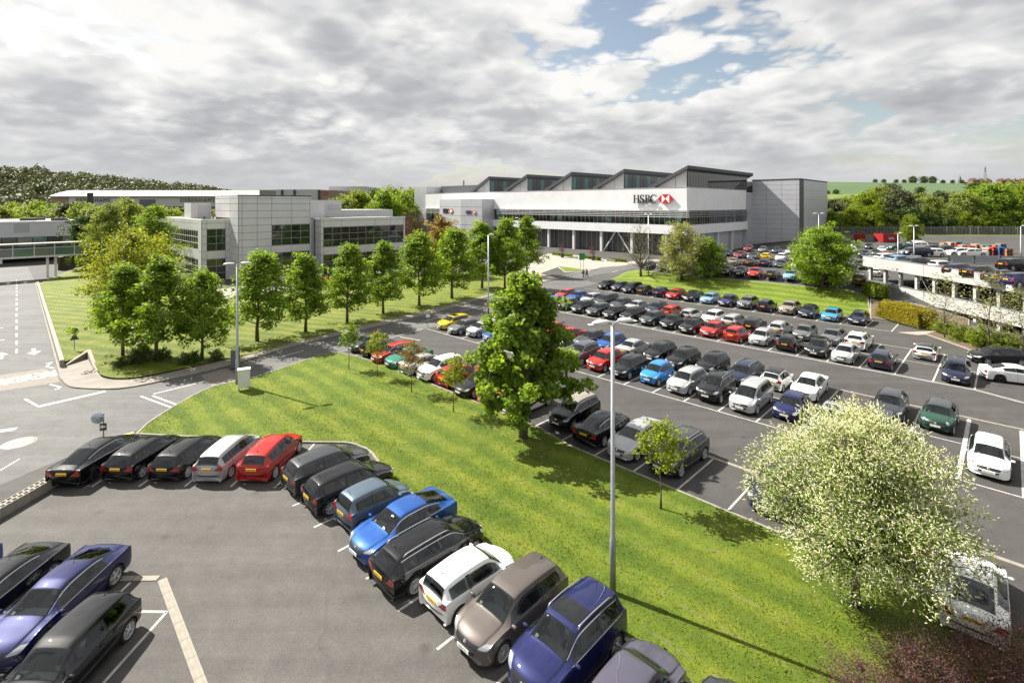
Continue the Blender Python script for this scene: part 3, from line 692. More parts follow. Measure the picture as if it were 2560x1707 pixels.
fbox('louvre', 'grey_clad', gb, O, 9.4, 9.5, 29.5, 32.5, 13.4, 14.6)
fbox('roof_deck', 'ballast', gb, O, .5, 37.5, .5, 4.9, 11.5, 11.56); fbox('roof_deck', 'membrane', gb, O, -6.7, 1, 20.3, 39.8, 11.5, 11.62)
fbox('coping', 'steel_white', gb, O, -.1, 38, -.1, .4, 11.5, 11.75); fbox('coping', 'steel_white', gb, O, -.1, .4, .41, 4.9, 11.5, 11.75)
fbox('coping', 'panel_light', gb, O, -7.3, -6.8, 19.7, 40.4, 11.5, 11.75); fbox('coping', 'roof_dark', gb, O, -4.9, -4.4, 4.8, 18.9, 16.2, 16.4); fbox('coping', 'panel_light', gb, O, -4.39, 9, 4.8, 5.2, 16.2, 16.4)
for (t, s) in ((4, 1.5), (8, 2.5), (12, 1.6), (16, 3), (20, 2), (6, 3.6)): MB().lathe([(.0, .6), (.28, .6), (.28, .45), (.1, .42), (.1, 0)], 10).build('roof_vent', MT['roof_dark'], gb, False, fpt(O, t, s, 11.55) - O)
fbox('roof_access', 'panel_light', gb, O, 11, 16, .9, 4.6, 11.56, 14.9); fbox('roof_door', 'grey_clad', gb, O, 10.9, 11, 2.2, 4.3, 11.6, 14.4)
# left wing: short front with two windows, long left face with ribbon glazing
zs = [0, 1.4, 2.8, 4.2, 5.7, 7.1, 8.5, 9.9, 10.9, 11.5]
panel_wall(gb, O, VV, nF, [0, .85], zs); panel_wall(gb, O, VV, nF, [4.05, 4.9], zs); panel_wall(gb, O, VV, nF, [.85, 4.05], [4.2, 5.7], m='panel_light'); panel_wall(gb, O, VV, nF, [.85, 4.05], [9.9, 11.0, 11.5], m='panel_light')
window(gb, O, VV, nF, .9, 4.0, 5.75, 9.85, 2, 3, ['glass_green', 'glass_dark']); window(gb, O, VV, nF, .9, 4.0, .1, 4.15, 2, 3, ['glass_dark', 'glass_dark', 'glass_green'])
panel_wall(gb, O, UU, nL, [0, 2.1], [0, 5.6, 11.5], m='panel_light'); panel_wall(gb, O, UU, nL, [2.1 + 6 * i for i in range(7)], [4.2, 5.9], m='panel_light'); panel_wall(gb, O, UU, nL, [2.1 + 6 * i for i in range(7)], [9.6, 10.9, 11.5], m='panel_light')
window(gb, O, UU, nL, 2.2, 38, 5.95, 9.55, 24, 3, ['glass_green', 'glass_green', 'glass_dark'], 'steel_white'); window(gb, O, UU, nL, 2.2, 38, .1, 4.15, 24, 3, ['glass_dark', 'glass_green'], 'steel_white')
# tower
T0 = fpt(O, -4.8, 4.9, 0); bx_ = [0] + [on_line(px, T0, VV) for px in (605, 642.6, 679, 729, 774)] + [13.9]
zt = [0.0] + [.9 + 1.38 * i for i in range(12)]; zt = [z for z in zt if z < 15.6] + [15.75, 16.2]
wj = {(i, j) for i in (3, 4) for j, z in enumerate(zt[:-1]) if (z < 4.6 or 6.2 < z < 10.2)}
panel_wall(gb, T0, VV, nF, bx_, zt, wj)
lo = [zt[j] for j in range(len(zt)) if (3, j) in wj]; up = [z for z in lo if z > 5]; dn = [z for z in lo if z < 5]
nxt = lambda z: zt[zt.index(z) + 1]
window(gb, T0, VV, nF, bx_[3] + .05, bx_[5] - .05, min(up) + .05, nxt(max(up)) - .05, 4, 3, ['glass_green', 'glass_dark', 'glass_green']); window(gb, T0, VV, nF, bx_[3] + .05, bx_[5] - .05, .1, nxt(max(dn)) - .05, 4, 3, ['glass_green', 'glass_dark'])
panel_wall(gb, T0, UU, nL, [0, .5, 1.6, 2.7, 3.8, 4.75], zt)
panel_wall(gb, fpt(O, 0, 4.9, 0), UU, nL, [0, 1.7, 3.4, 5.1, 6.8, 9.0], [z for z in zt if z > 11.4], m='panel_light')
panel_wall(gb, fpt(O, -4.8, 18.8, 0), UU, VV, [0, 2.3, 4.7, 9, 13.8], [z for z in zt if z > 11.0])
# right wing
W0 = fpt(O, -7.2, 19.8, 0); bx2 = [0, .55] + [on_line(px, W0, VV) for px in (853.5, 896, 937, 975.5, 1008)] + [20.45]
panel_wall(gb, W0, VV, nF, bx2, [9.85, 11.1, 11.5], m='panel_light'); panel_wall(gb, W0, VV, nF, bx2, [4.15, 5.75], m='panel_light')
panel_wall(gb, W0, VV, nF, bx2[:2], [0, 1.4, 2.8, 4.15]); panel_wall(gb, W0, VV, nF, bx2[:2], [5.75, 7.1, 8.5, 9.85]); panel_wall(gb, W0, VV, nF, bx2[-2:], [0, 4.15]); panel_wall(gb, W0, VV, nF, bx2[-2:], [5.75, 9.85])
window(gb, W0, VV, nF, bx2[1], bx2[-2], 5.8, 9.8, 10, 3, ['glass_green', 'glass_dark', 'glass_green', 'glass_dark', 'glass_grey'], 'mullion'); window(gb, W0, VV, nF, bx2[1], bx2[-2], .1, 4.1, 10, 3, ['glass_dark', 'glass_dark', 'glass_green'], 'mullion')
panel_wall(gb, W0, UU, nL, [0, .9, 2.35], [0, 1.4, 2.8, 4.2, 5.7, 7.1, 8.5, 9.9, 11.1, 11.5])

# ---------------------------------------------------------------- low office over the underpass and its glass footbridge
LO = Vector((-128, 122, 0))
lb = empty('low_office', LO, 0, 'long low grey building with white roof above the underpass', 'building')
fbox('wall', 'grey_clad', lb, LO, 0, 40, -40, 20, 6.4, 10.0); fbox('roof', 'membrane', lb, LO, .5, 39.5, -40, 19.5, 10.0, 10.15); fbox('parapet', 'steel_white', lb, LO, -.15, .4, -40, 20.1, 10.0, 10.35)
fbox('core', 'interior', lb, LO, .4, 39, -40, 19.7, 4.0, 6.4); fbox('soffit', 'joint', lb, LO, -.2, 40, -40, 20, 3.7, 4.0); fbox('underpass', 'interior', lb, LO, 16, 40, -40, 19.5, 0, 3.7)  # underpass is a solid near-black box, the shade under the building put into its colour
for i in range(18): fbox('pane', ['glass_teal', 'glass_grey', 'glass_pale'][(i * 7) % 3], lb, LO, .05, .13, -32 + i * 2.8, -32 + (i + 1) * 2.8 - .15, 4.05, 6.35)
fbox('vent_panel', 'mullion', lb, LO, -.04, 0, 6.5, 9.4, 7.5, 9.8)
for (t, s) in ((10, -6), (12, 0), (14, 8), (18, 10), (9, 14)): fbox('roof_plant', 'dark_metal', lb, LO, t, t + 1.6, s, s + 3.4, 10.15, 10.8)
for s in (-20, -8, 4, 16): fbox('pillar', 'steel_white', lb, LO, .2, .7, s, s + .5, 0, 3.7)
for i in range(24): MB().tube([fpt(LO, .5, -30 + i * 2.1, 10.3) - LO, fpt(LO, .5, -30 + i * 2.1, 11.2) - LO], .02, 4).build('guard_post', MT['galv'], lb)
fbox('guard_rail', 'galv', lb, LO, .47, .53, -30, 20, 11.18, 11.24)
WO = G(120, 695)
fb = empty('footbridge', WO, 0, 'glass sided footbridge on white columns over the left road', 'footbridge')
fbox('deck', 'panel_light', fb, WO, 0, 2.6, -32, 6.5, 4.15, 4.5); fbox('roof', 'membrane', fb, WO, -.2, 2.8, -32, 6.6, 6.75, 6.95)
for i in range(13):
    s = -32 + i * 3.0; fbox('pane', 'glass_teal' if i % 2 else 'glass_pale', fb, WO, .05, .1, s + .06, s + 2.94, 4.5, 6.0); fbox('post', 'steel_white', fb, WO, 0, .12, s - .05, s + .05, 4.5, 6.75)
fbox('handrail', 'steel_white', fb, WO, -.02, .1, -32, 6.5, 6.0, 6.08)
for s in (-14.5, -.2, 1.0): fbox('column', 'steel_white', fb, WO, .9, 1.4, s, s + .4, 0, 4.15)
wl = empty('retaining_wall', G(147, 676), 0, 'dark brick retaining wall beside the underpass', 'wall'); p, q = G(147, 676), G(236, 654)
e_ = (q - p); box_obj('wall', MT['brown_brick'], wl, e_ / 2 + Zv * 1.4, (e_.length, .4, 2.8), math.atan2(e_.y, e_.x)); box_obj('coping', MT['concrete'], wl, e_ / 2 + Zv * 2.88, (e_.length + .1, .55, .16), math.atan2(e_.y, e_.x))
# wall along the left road and the splayed recess
rw = empty('retaining_wall', G(158, 920), 0, 'low tan retaining wall along the left road', 'wall')
p, q = G(157, 918), G(95, 714); e_ = q - p; box_obj('wall', MT['kerb_stone'], rw, e_ / 2 - Vector((.1, 0, 0)) + Zv * .36, (e_.length, .32, .72), math.atan2(e_.y, e_.x))
for (p, q, z0, z1) in (((157, 919), (222, 894), .15, .75), ((222, 894), (242, 931), .75, .15)):
    P_, Q_ = G(*p), G(*q); d = (Q_ - P_).normalized(); n = Vector((-d.y, d.x, 0)) * .14
    vs = [P_ + n, P_ - n, Q_ - n, Q_ + n]; mb = MB(); mb.add([v - rw.location + Zv * .0 for v in vs] + [vs[0] - rw.location + Zv * z0, vs[1] - rw.location + Zv * z0, vs[2] - rw.location + Zv * z1, vs[3] - rw.location + Zv * z1], [(0, 3, 2, 1), (4, 5, 6, 7), (0, 1, 5, 4), (1, 2, 6, 5), (2, 3, 7, 6), (3, 0, 4, 7)]); mb.build('wing_wall', MT['kerb_stone'], rw)

# ---------------------------------------------------------------- two level parking deck on the right
DX, DY0, DY1, DZ = 55.0, 42.0, 80.0, 5.7
deck = empty('parking_deck', (DX, DY1, 0), 0, 'two level open parking deck with long pale fascias', 'parking deck')
dl = Vector((DX, DY1, 0))
def dbox(name, m, x0, x1, y0, y1, z0, z1): return box_obj(name, MT[m], deck, Vector(((x0 + x1) / 2, (y0 + y1) / 2, (z0 + z1) / 2)) - dl, (x1 - x0, y1 - y0, z1 - z0))
ys = [DY1, 68.2, 57.4, 48, DY0]
for i in range(len(ys) - 1):
    dbox('fascia', 'deck_fascia', DX - .12, DX + .12, ys[i + 1] + .03, ys[i] - .03, 5.0, 6.55); dbox('fascia', 'deck_fascia', DX - .12, DX + .12, ys[i + 1] + .03, ys[i] - .03, 1.35, 2.95)
dbox('fascia', 'deck_fascia', DX + .13, DX + 9.0, DY1 - .12, DY1 + .12, 5.0, 6.55)
dbox('coping', 'galv', DX - .16, DX + .16, DY0, DY1, 6.56, 6.62); dbox('coping', 'galv', DX - .16, DX + .16, DY0, DY1, 2.96, 3.02)
dbox('upper_slab', 'asphalt', DX + .13, 128, DY0, DY1 - .13, 5.45, DZ); dbox('lower_slab', 'asphalt', DX + .13, 90, DY0, DY1 - .13, 1.5, 1.75); dbox('soffit', 'deck_fascia', DX + .2, 90, DY0 + .1, DY1 - .2, 5.12, 5.44)
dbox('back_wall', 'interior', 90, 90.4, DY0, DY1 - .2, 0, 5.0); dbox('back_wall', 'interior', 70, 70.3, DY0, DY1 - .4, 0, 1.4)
for px in (2170, 2207, 2244, 2285, 2329, 2378, 2431, 2490, 2556):
    y = F * DX / (px - 1280)
    for x in (DX + .45, DX + 8.5, DX + 16.5): dbox('column', 'deck_fascia' if x < 56 else 'mullion', x - .2, x + .2, y - .2, y + .2, 0, 5.1)
for (ya, yb) in ((70.5, 66.8), (70.5, 66.8)):
    pass
for z0, z1 in ((1.8, 4.7), (.1, 1.4)):
    for (a, b) in ((69.4, 67.2), (67.2, 69.4)): MB().tube([Vector((DX + .5, a, z0)) - dl, Vector((DX + .5, b, z1)) - dl], .03, 5).build('brace', MT['galv'], deck)
for z in (2.35, 2.75): MB().tube([Vector((DX + 2.5, DY1 - 1, z)) - dl, Vector((DX + 2.5, DY0, z)) - dl], .05, 6).build('barrier_rail', MT['steel_white'], deck)
# barrier across the middle of the upper deck with its gate
for i in range(8):
    x0 = 66.5 + i * 3.4
    if i == 5: continue
    box_obj('barrier_panel', MT['galv'], deck, Vector((x0 + 1.6, 77.6 - i * .55, DZ + .7)) - dl, (3.1, .08, .95), -.16); box_obj('barrier_post', MT['dark_metal'], deck, Vector((x0, 77.85 - i * .55, DZ + .6)) - dl, (.16, .16, 1.2))
    box_obj('barrier_rail', MT['galv'], deck, Vector((x0 + 1.6, 76.9 - i * .55, DZ + .35)) - dl, (3.4, .1, .3), -.16)
gx = Vector((66.5 + 5 * 3.4 + 1.5, 74.6, DZ)) - dl
for dx in (-1.1, 1.1): box_obj('gate_post', MT['steel_white'], deck, gx + Vector((dx, 0, .95)), (.14, .14, 1.9))
for z in (.15, .7, 1.25, 1.8): box_obj('gate_bar', MT['steel_white'], deck, gx + Vector((0, 0, z)), (2.1, .06, .1))
# terrace behind the deck
terrc = sheet('terrace', [(64.5, 80.2), (101, 131), (175, 131), (175, 40), (128.2, 40), (128.2, 80.2)], DZ - .02, MT['asphalt'], label='upper lot behind the parking deck')
mb = MB(); mb.add([(64.5, 80.2, 0), (101, 131, 0), (101, 131, DZ - .02), (64.5, 80.2, DZ - .02)], [(0, 1, 2, 3)]); mb.add([(101, 131, 0), (175, 131, 0), (175, 131, DZ - .02), (101, 131, DZ - .02)], [(0, 1, 2, 3)]); mb.build('terrace_wall', MT['concrete'], terrc)

# ---------------------------------------------------------------- far buildings
WH = Vector((-300, 330, 0)); k_ = 330 / F
wh = empty('warehouse', WH, 0, 'long pale warehouse with curved cream roof below the wooded hill', 'building')
mat('cream_roof', (.21, .195, .165), .6, var=.08, vscale=.1); mat('pale_wall', (.40, .40, .41), .6, var=.06, vscale=.1); mat('brown_wall', (.22, .17, .135), .8, var=.1, vscale=.1)
X = lambda px: (px - 1280) * k_
box_obj('wall', MT['pale_wall'], wh, (X(400) + 300, 40, 10), (X(640) - X(185), 80, 19.6)); box_obj('end_wall', MT['brown_wall'], wh, ((X(118) + X(185)) / 2 + 300, 40, 10), (X(185) - X(130), 79, 19.6))
mb = MB(); NR = 10; pr = [(-1 + 40 * i / NR, 19.9 + 4.2 * math.sin(math.pi * i / NR)) for i in range(NR + 1)]; x0, x1 = X(126) + 300, X(650) + 300
mb.add([(x0, y, z) for y, z in pr] + [(x1, y, z) for y, z in pr], [(i, i + NR + 1, i + NR + 2, i + 1) for i in range(NR)] + [tuple(range(NR, -1, -1))]); mb.build('roof', MT['cream_roof'], wh)
box_obj('gutter', MT['brown_wall'], wh, ((x0 + x1) / 2, -.6, 19.5), (x1 - x0, .8, .7))
box_obj('annex', MT['brown_wall'], wh, (X(150) + 300, -10, 7), (X(180) - X(118), 20, 14)); box_obj('annex_cladding', MT['pale_wall'], wh, (X(150) + 300, -20.1, 12), (X(178) - X(121), .3, 3.6)); box_obj('panel', MT['glass_grey'], wh, (X(369) + 300, -.2, 15.2), (X(389) - X(350), .3, 5)); box_obj('base_band', MT['glass_grey'], wh, (X(410) + 300, -.15, 12.4), (X(640) - X(230), .2, 1.6))
for px in (233, 494):
    o = link('lettering', text_mesh('DEBENHAMS', 3.3, MT['letter_black'], .05, 'CENTER', 1.25), wh, None, (X(px) + 300, -.45, 17.1), (math.radians(90), 0, 0))
for px in (222, 229):
    st = empty('chimney_stack', G(px, 600), 0, 'dark steel chimney, %s of the pair before the warehouse' % ('left' if px < 225 else 'right'), 'chimney'); D = st.location.y
    MB().tube([(0, 0, 0), (0, 0, zat(482, D))], .62, 10).build('flue', MT['dark_metal'], st)
    for i in range(6): MB().lathe([(.62, 0), (.75, .05), (.75, .3), (.62, .35)], 10).build('collar', MT['galv'], st, False, (0, 0, 6 + i * 1.7))
FB = Vector((-110, 250, 0)); k2 = 250 / F
fbld = empty('retail_shed', FB, 0, 'pale boxy shed with red star sign beyond the grey office', 'building'); X2 = lambda px: (px - 1280) * k2 + 110
box_obj('hall', MT['pale_wall'], fbld, ((X2(690) + X2(797)) / 2, 20, zat(474, 250) / 2), (X2(797) - X2(690), 40, zat(474, 250))); box_obj('low_hall', MT['cream_roof'], fbld, ((X2(646) + X2(688)) / 2, 20, zat(475, 250) / 2), (X2(688) - X2(646), 38, zat(475, 250)))
box_obj('tall_hall', MT['pale_wall'], fbld, ((X2(745) + X2(850)) / 2, 60, zat(466, 290) / 2), (X2(850) - X2(745), 36, zat(466, 290))); box_obj('sign_wall', MT['brown_wall'], fbld, ((X2(799) + X2(838)) / 2, 18, zat(476, 250) / 2), (X2(838) - X2(799), 36, zat(476, 250)))
for px in (706, 737, 798): box_obj('pier', MT['dark_metal'], fbld, (X2(px), -.3, zat(475, 250) / 2), (.9, .6, zat(475, 250)))
mb = MB(); S = [((1.0 if i % 2 == 0 else .42) * 1.7 * math.sin(math.pi * i / 5), 0, (1.0 if i % 2 == 0 else .42) * 1.7 * math.cos(math.pi * i / 5)) for i in range(10)]
mb.add(S + [(p[0] * .62, 0, p[2] * .62) for p in S], [(i, (i + 1) % 10, 10 + (i + 1) % 10, 10 + i) for i in range(10)]); mb.build('star_sign', MT['logo_red'], fbld, False, (X2(814), -.25, zat(483, 250)))
# ================================================================ terrain beyond, woods and trees
def grid_sheet(name, xs, ys, zf, m, label):
    V = [(x, y, zf(x, y)) for y in ys for x in xs]; nx = len(xs)
    Q = [(j * nx + i, j * nx + i + 1, (j + 1) * nx + i + 1, (j + 1) * nx + i) for j in range(len(ys) - 1) for i in range(nx - 1)]
    return struct(name, arr_mesh(name, V, Q, MT[m], True), None, label)
rng_ = lambda a, b, n: [a + (b - a) * i / (n - 1) for i in range(n)]
grid_sheet('upper_lot', rng_(14, 260, 150), rng_(56, 180, 84), lambda x, y: terr(x, y) + (.010 if terr(x, y) > .015 else -.04), 'dark_asphalt', 'far lot and service yard on higher ground')
grid_sheet('verge', rng_(76, 420, 60), rng_(180, 262, 24), lambda x, y: max(3.6 * sstep(76, 96, x), terr(x, min(y, 180))) + .014 + 5.5 * sstep(196, 258, y) * sstep(90, 130, x), 'bank_grass', 'grass bank rising behind the palisade fence')
def hill_r(x, y):
    k = sstep(.42, .58, x / y)
    z = np.interp(y, [262, 330, 450, 750, 1100, 1600], [8.4, 16.2, 23.2, 47.5, 49.0, 40.0]) + 3.0 * math.sin(x * .0045 + 1) * sstep(400, 800, y)
    return float(z) * k
def field_mat():
    m, nt, N, L, b = nodes('field'); tc = N.new('ShaderNodeTexCoord'); P = tc.outputs['Object']; sp = N.new('ShaderNodeSeparateXYZ'); L.new(P, sp.inputs[0])
    lo = cramp(N, L, nz(N, L, P, .02, 5, .6), [(.3, (.075, .125, .016)), (.7, (.115, .155, .022))])
    hi = cramp(N, L, nz(N, L, P, .012, 5, .6), [(.3, (.045, .088, .024)), (.7, (.062, .105, .032))])
    mp = N.new('ShaderNodeMapping'); L.new(P, mp.inputs[0]); mp.inputs['Rotation'].default_value = (0, 0, math.radians(-37))
    w = N.new('ShaderNodeTexWave'); w.inputs['Scale'].default_value = .0125; w.inputs['Distortion'].default_value = .6; L.new(mp.outputs[0], w.inputs['Vector'])
    tr = cramp(N, L, w.outputs['Fac'], [(.012, (.6, .62, .6)), (.035, (1, 1, 1))]); hi = mixc(N, L, 1.0, hi, tr, 'MULTIPLY')
    s = N.new('ShaderNodeMath'); s.operation = 'GREATER_THAN'; L.new(sp.outputs[1], s.inputs[0]); s.inputs[1].default_value = 455
    L.new(mixc(N, L, s.outputs[0], lo, hi), b.inputs['Base Color']); b.inputs['Roughness'].default_value = .9
field_mat()
grid_sheet('hill', rng_(100, 1900, 90), rng_(262, 1600, 80), hill_r, 'field', 'green farmland rising to the skyline on the right')
RIDGE_PX = [-700, -200, 0, 82, 136, 185, 228, 272, 381, 490, 571, 640, 720]; RIDGE_Y = [424, 422, 424, 427, 437, 437, 441, 446, 458, 467, 481, 492, 505]
def hill_l(x, y):
    px = 1280 + F * x / y; top = 14.6 + (511 - float(np.interp(px, RIDGE_PX, RIDGE_Y))) * 620 / F - 11
    return max(0.0, top) * sstep(370, 610, y) * (1 - .25 * sstep(650, 900, y))
grid_sheet('hill', rng_(-1300, -150, 70), rng_(370, 950, 40), hill_l, 'rough_ground', 'wooded hillside on the left')
HZV = lambda px: None
grid_sheet('hill', rng_(-700, 900, 60), rng_(900, 1500, 8), lambda x, y: 48 * sstep(900, 1300, y) * (0.62 + .2 * math.sin(x * .006) + .12 * math.sin(x * .017 + 2)), 'rough_ground', 'low far ridge on the skyline')

def leaf_mat(name, c0, c1, trans=.50, vs=.5):
    m, nt, N, L, b = nodes(name); geo = N.new('ShaderNodeNewGeometry'); tc = N.new('ShaderNodeTexCoord')
    base = cramp(N, L, geo.outputs['Random Per Island'], [(0, c0), (.55, tuple((a + d) / 2 for a, d in zip(c0, c1))), (1, c1)])
    big = cramp(N, L, nz(N, L, tc.outputs['Object'], vs, 3, .6), [(.3, (.78,) * 3), (.7, (1.22,) * 3)]); cc = mixc(N, L, 1.0, base, big, 'MULTIPLY')
    L.new(cc, b.inputs['Base Color']); b.inputs['Roughness'].default_value = .55; b.inputs['Specular IOR Level'].default_value = .25
    t = N.new('ShaderNodeBsdfTranslucent'); L.new(mixc(N, L, 1.0, cc, (1.75, 1.6, .6), 'MULTIPLY'), t.inputs[0])
    mx = N.new('ShaderNodeMixShader'); mx.inputs[0].default_value = trans; L.new(b.outputs[0], mx.inputs[1]); L.new(t.outputs[0], mx.inputs[2]); L.new(mx.outputs[0], N['Material Output'].inputs[0])
    return m
leaf_mat('leaf_lime', (0.09, 0.165, 0.018), (0.215, 0.31, 0.034)); leaf_mat('leaf_mid', (0.078, 0.145, 0.018), (0.2, 0.29, 0.036)); leaf_mat('leaf_dark', (0.035, 0.07, 0.016), (0.095, 0.15, 0.03), .25)
leaf_mat('leaf_yellow', (.12, .175, .016), (.28, .33, .03)); leaf_mat('leaf_olive', (0.1, 0.145, 0.035), (0.24, 0.29, 0.08)); leaf_mat('leaf_bronze', (0.116, 0.090, 0.031), (0.295, 0.217, 0.070))
leaf_mat('leaf_gold', (0.13, 0.125, 0.012), (0.36, 0.3, 0.022)); leaf_mat('leaf_hedge', (0.07, 0.12, 0.012), (0.23, 0.29, 0.02)); leaf_mat('leaf_purple', (0.046, 0.019, 0.022), (0.155, 0.056, 0.062), .25)
leaf_mat('leaf_yg', (.11, .155, .018), (.26, .28, .035)); leaf_mat('leaf_far', (0.06, 0.078, 0.034), (0.1, 0.118, 0.05), .15, .012); leaf_mat('leaf_pale', (0.132, 0.155, 0.070), (0.310, 0.326, 0.155)); leaf_mat('blossom', (0.5, 0.51, 0.3), (0.74, 0.73, 0.56), .25); leaf_mat('leaf_blossom', (0.085, 0.155, 0.028), (0.202, 0.295, 0.046))
mat('bark', (.105, .085, .065), .9, var=.3, vscale=6, bump=.5, bscale=20); mat('bark_dark', (.05, .042, .033), .9, var=.3, vscale=6, bump=.4, bscale=20); mat('core', (.03, .045, .012), 1.0); mat('core_gold', (.11, .09, .012), 1.0)

def leaves(rs, C, size, out=None, up=.35, asp=.62, droop=0.0):
    n = len(C); nrm = rs.normal(size=(n, 3)); nrm /= np.linalg.norm(nrm, axis=1)[:, None]
    if out is not None: nrm = nrm + out * .7
    nrm[:, 2] += up; nrm /= np.linalg.norm(nrm, axis=1)[:, None]
    a = rs.normal(size=(n, 3)); a[:, 2] -= droop; a -= nrm * (a * nrm).sum(1)[:, None]; a /= np.linalg.norm(a, axis=1)[:, None]; b = np.cross(nrm, a)
    s = size * (.65 + .7 * rs.random(n))[:, None]; a = a * s; b = b * s * asp
    V = np.stack([C - a * .5, C + b * .5 - a * .05, C + a * .5 - nrm * s * .12, C - b * .5 - a * .05], 1).reshape(-1, 3)
    return V, np.arange(4 * n).reshape(-1, 4)
ENV = {
    'pyramid': lambda h: np.interp(h, [0, .06, .18, .35, .6, .8, .93, 1], [.35, .8, 1, .93, .66, .40, .22, .03]),
    'round': lambda h: np.interp(h, [0, .1, .3, .55, .8, .93, 1], [.45, .8, 1, .98, .75, .45, .1]),
    'ovoid': lambda h: np.interp(h, [0, .07, .2, .38, .55, .72, .87, .95, 1], [.55, .86, 1, .95, .72, .52, .34, .2, .05]),
    'wide': lambda h: np.interp(h, [0, .15, .4, .7, .9, 1], [.55, .9, 1, .85, .5, .12]),
    'column': lambda h: np.interp(h, [0, .1, .5, .8, 1], [.6, .9, 1, .8, .2]),
}
def tree_meshes(key, seed, h, base, rad, env, nl, per, size, leafm, sig=.30, barkm='bark', trunk=.16, up=.5, asp=.62, droop=0.0, sub=5, lean=0.0, split=0):
    """trunk with limbs, and a crown of leaf faces clustered on the limb ends; local origin at the foot"""
    rs = np.random.RandomState(seed); E = ENV[env]; tb = MB(); crown_h = h - base
    top = Vector((rs.normal() * .15 + lean, rs.normal() * .15, h * .93))
    path = [Vector((top.x * (i / 6) ** 2 + rs.normal() * .03 * i, top.y * (i / 6) ** 2 + rs.normal() * .03 * i, h * .93 * i / 6)) for i in range(7)]
    tb.tube(path, [trunk * 1.25, trunk * .95] + [trunk * (1 - i / 6.4) for i in range(2, 7)], 8)
    axis = lambda z: Vector((top.x * (z / (h * .93)) ** 2, top.y * (z / (h * .93)) ** 2, z))
    C = []; W = []
    ga = rs.random() * 6
    for i in range(nl):
        f = (i + rs.random() * .8) / nl; f = f ** .85; zt_ = base + crown_h * min(.98, f); r = rad * float(E(f)) * (.78 + .36 * rs.random())
        ga += 2.4 + rs.normal() * .35; z0 = max(base * .75, zt_ - r * up * (.8 + .5 * rs.random())); z0 = min(z0, h * .9)
        a = axis(z0); e = Vector((axis(zt_).x + r * math.cos(ga), axis(zt_).y + r * math.sin(ga), zt_ - droop * r * .3))
        m = a.lerp(e, .5) + Vector((0, 0, r * .10 + rs.normal() * .1)); lr = trunk * (.18 + .28 * (1 - f))
        tb.tube([a, m, e], [lr, lr * .6, .012], 5, False)
        for k in range(sub):
            q = .35 + .65 * (k + rs.random()) / sub; p = (a.lerp(m, q * 2) if q < .5 else m.lerp(e, q * 2 - 1)); sp = rad * sig * (.5 + .6 * q)
            o = Vector(rs.normal(size=3)) * sp * .55; c = p + o; C.append(c); W.append(sp)
            if k % 2: tb.tube([p, c], [lr * .3, .008], 3, False)
    for k in range(max(3, nl // 6)): C.append(axis(h * (.88 + .12 * rs.random())) + Vector(rs.normal(size=3)) * rad * .06); W.append(rad * sig * .28)
    C = np.array([tuple(c) for c in C]); W = np.array(W); idx = rs.randint(0, len(C), per)
    off = rs.normal(size=(per, 3)); off /= np.linalg.norm(off, axis=1)[:, None]; off *= (rs.random(per) ** .42)[:, None]
    pts = C[idx] + off * W[idx][:, None] * np.array([.95, .95, .72]); pts[:, 2] = np.maximum(pts[:, 2], base * .55 + .1)
    out = pts - np.array([0, 0, base + crown_h * .4]); out /= np.linalg.norm(out, axis=1)[:, None] + 1e-6
    V, Q = leaves(rs, pts, size, out, .35, asp, droop)
    return tb.mesh(key + '_trunk', MT[barkm], True), arr_mesh(key + '_crown', V, Q, MT[leafm]), pts
TT = {}
def tmpl(key, *a, **k): TT[key] = tree_meshes(key, *a, **k)
tmpl('avenue1', 11, 9.3, 2.2, 2.75, 'pyramid', 46, 11000, .26, 'leaf_lime', trunk=.13, sig=.24); tmpl('avenue2', 12, 9.3, 2.3, 2.85, 'pyramid', 44, 11000, .26, 'leaf_lime', trunk=.13, sig=.25); tmpl('avenue3', 13, 9.3, 2.2, 2.7, 'pyramid', 48, 11000, .26, 'leaf_lime', trunk=.14, sig=.24)
tmpl('avenue4', 14, 9.3, 2.0, 2.6, 'ovoid', 40, 9500, .26, 'leaf_mid', trunk=.13, sig=.25, lean=.3); tmpl('avenue5', 15, 9.3, 2.4, 2.9, 'pyramid', 36, 9000, .27, 'leaf_lime', trunk=.14, sig=.28, lean=-.3)
tmpl('maple', 21, 9.9, 2.2, 3.75, 'ovoid', 62, 25000, .26, 'leaf_mid', trunk=.24, sig=.155, sub=6, asp=.9); tmpl('round', 22, 10.0, 1.2, 5.0, 'round', 60, 20000, .34, 'leaf_lime', trunk=.24, sig=.22)
tmpl('birch', 23, 14.5, 1.8, 4.6, 'wide', 56, 22000, .30, 'leaf_olive', trunk=.2, sig=.24, droop=1.4); tmpl('willow', 24, 14.5, 1.8, 4.4, 'wide', 54, 22000, .30, 'leaf_mid', trunk=.2, sig=.24, droop=1.4)
tmpl('dark_round', 25, 11.5, 1.2, 4.1, 'round', 50, 18000, .34, 'leaf_dark', trunk=.24, sig=.22); tmpl('yellow', 26, 10, 1.0, 5.4, 'wide', 60, 17000, .27, 'leaf_yg', trunk=.2, sig=.2, up=.8)
tmpl('sapling', 27, 3.95, 2.2, .85, 'round', 22, 1500, .14, 'leaf_yellow', trunk=.035, sig=.35, up=.9); tmpl('sapling_g', 28, 3.95, 2.2, .80, 'round', 22, 1300, .15, 'leaf_lime', trunk=.035, sig=.35, up=.9); tmpl('sapling_b', 29, 3.95, 2.1, .9, 'wide', 20, 900, .15, 'leaf_bronze', trunk=.035, sig=.4, up=.9)
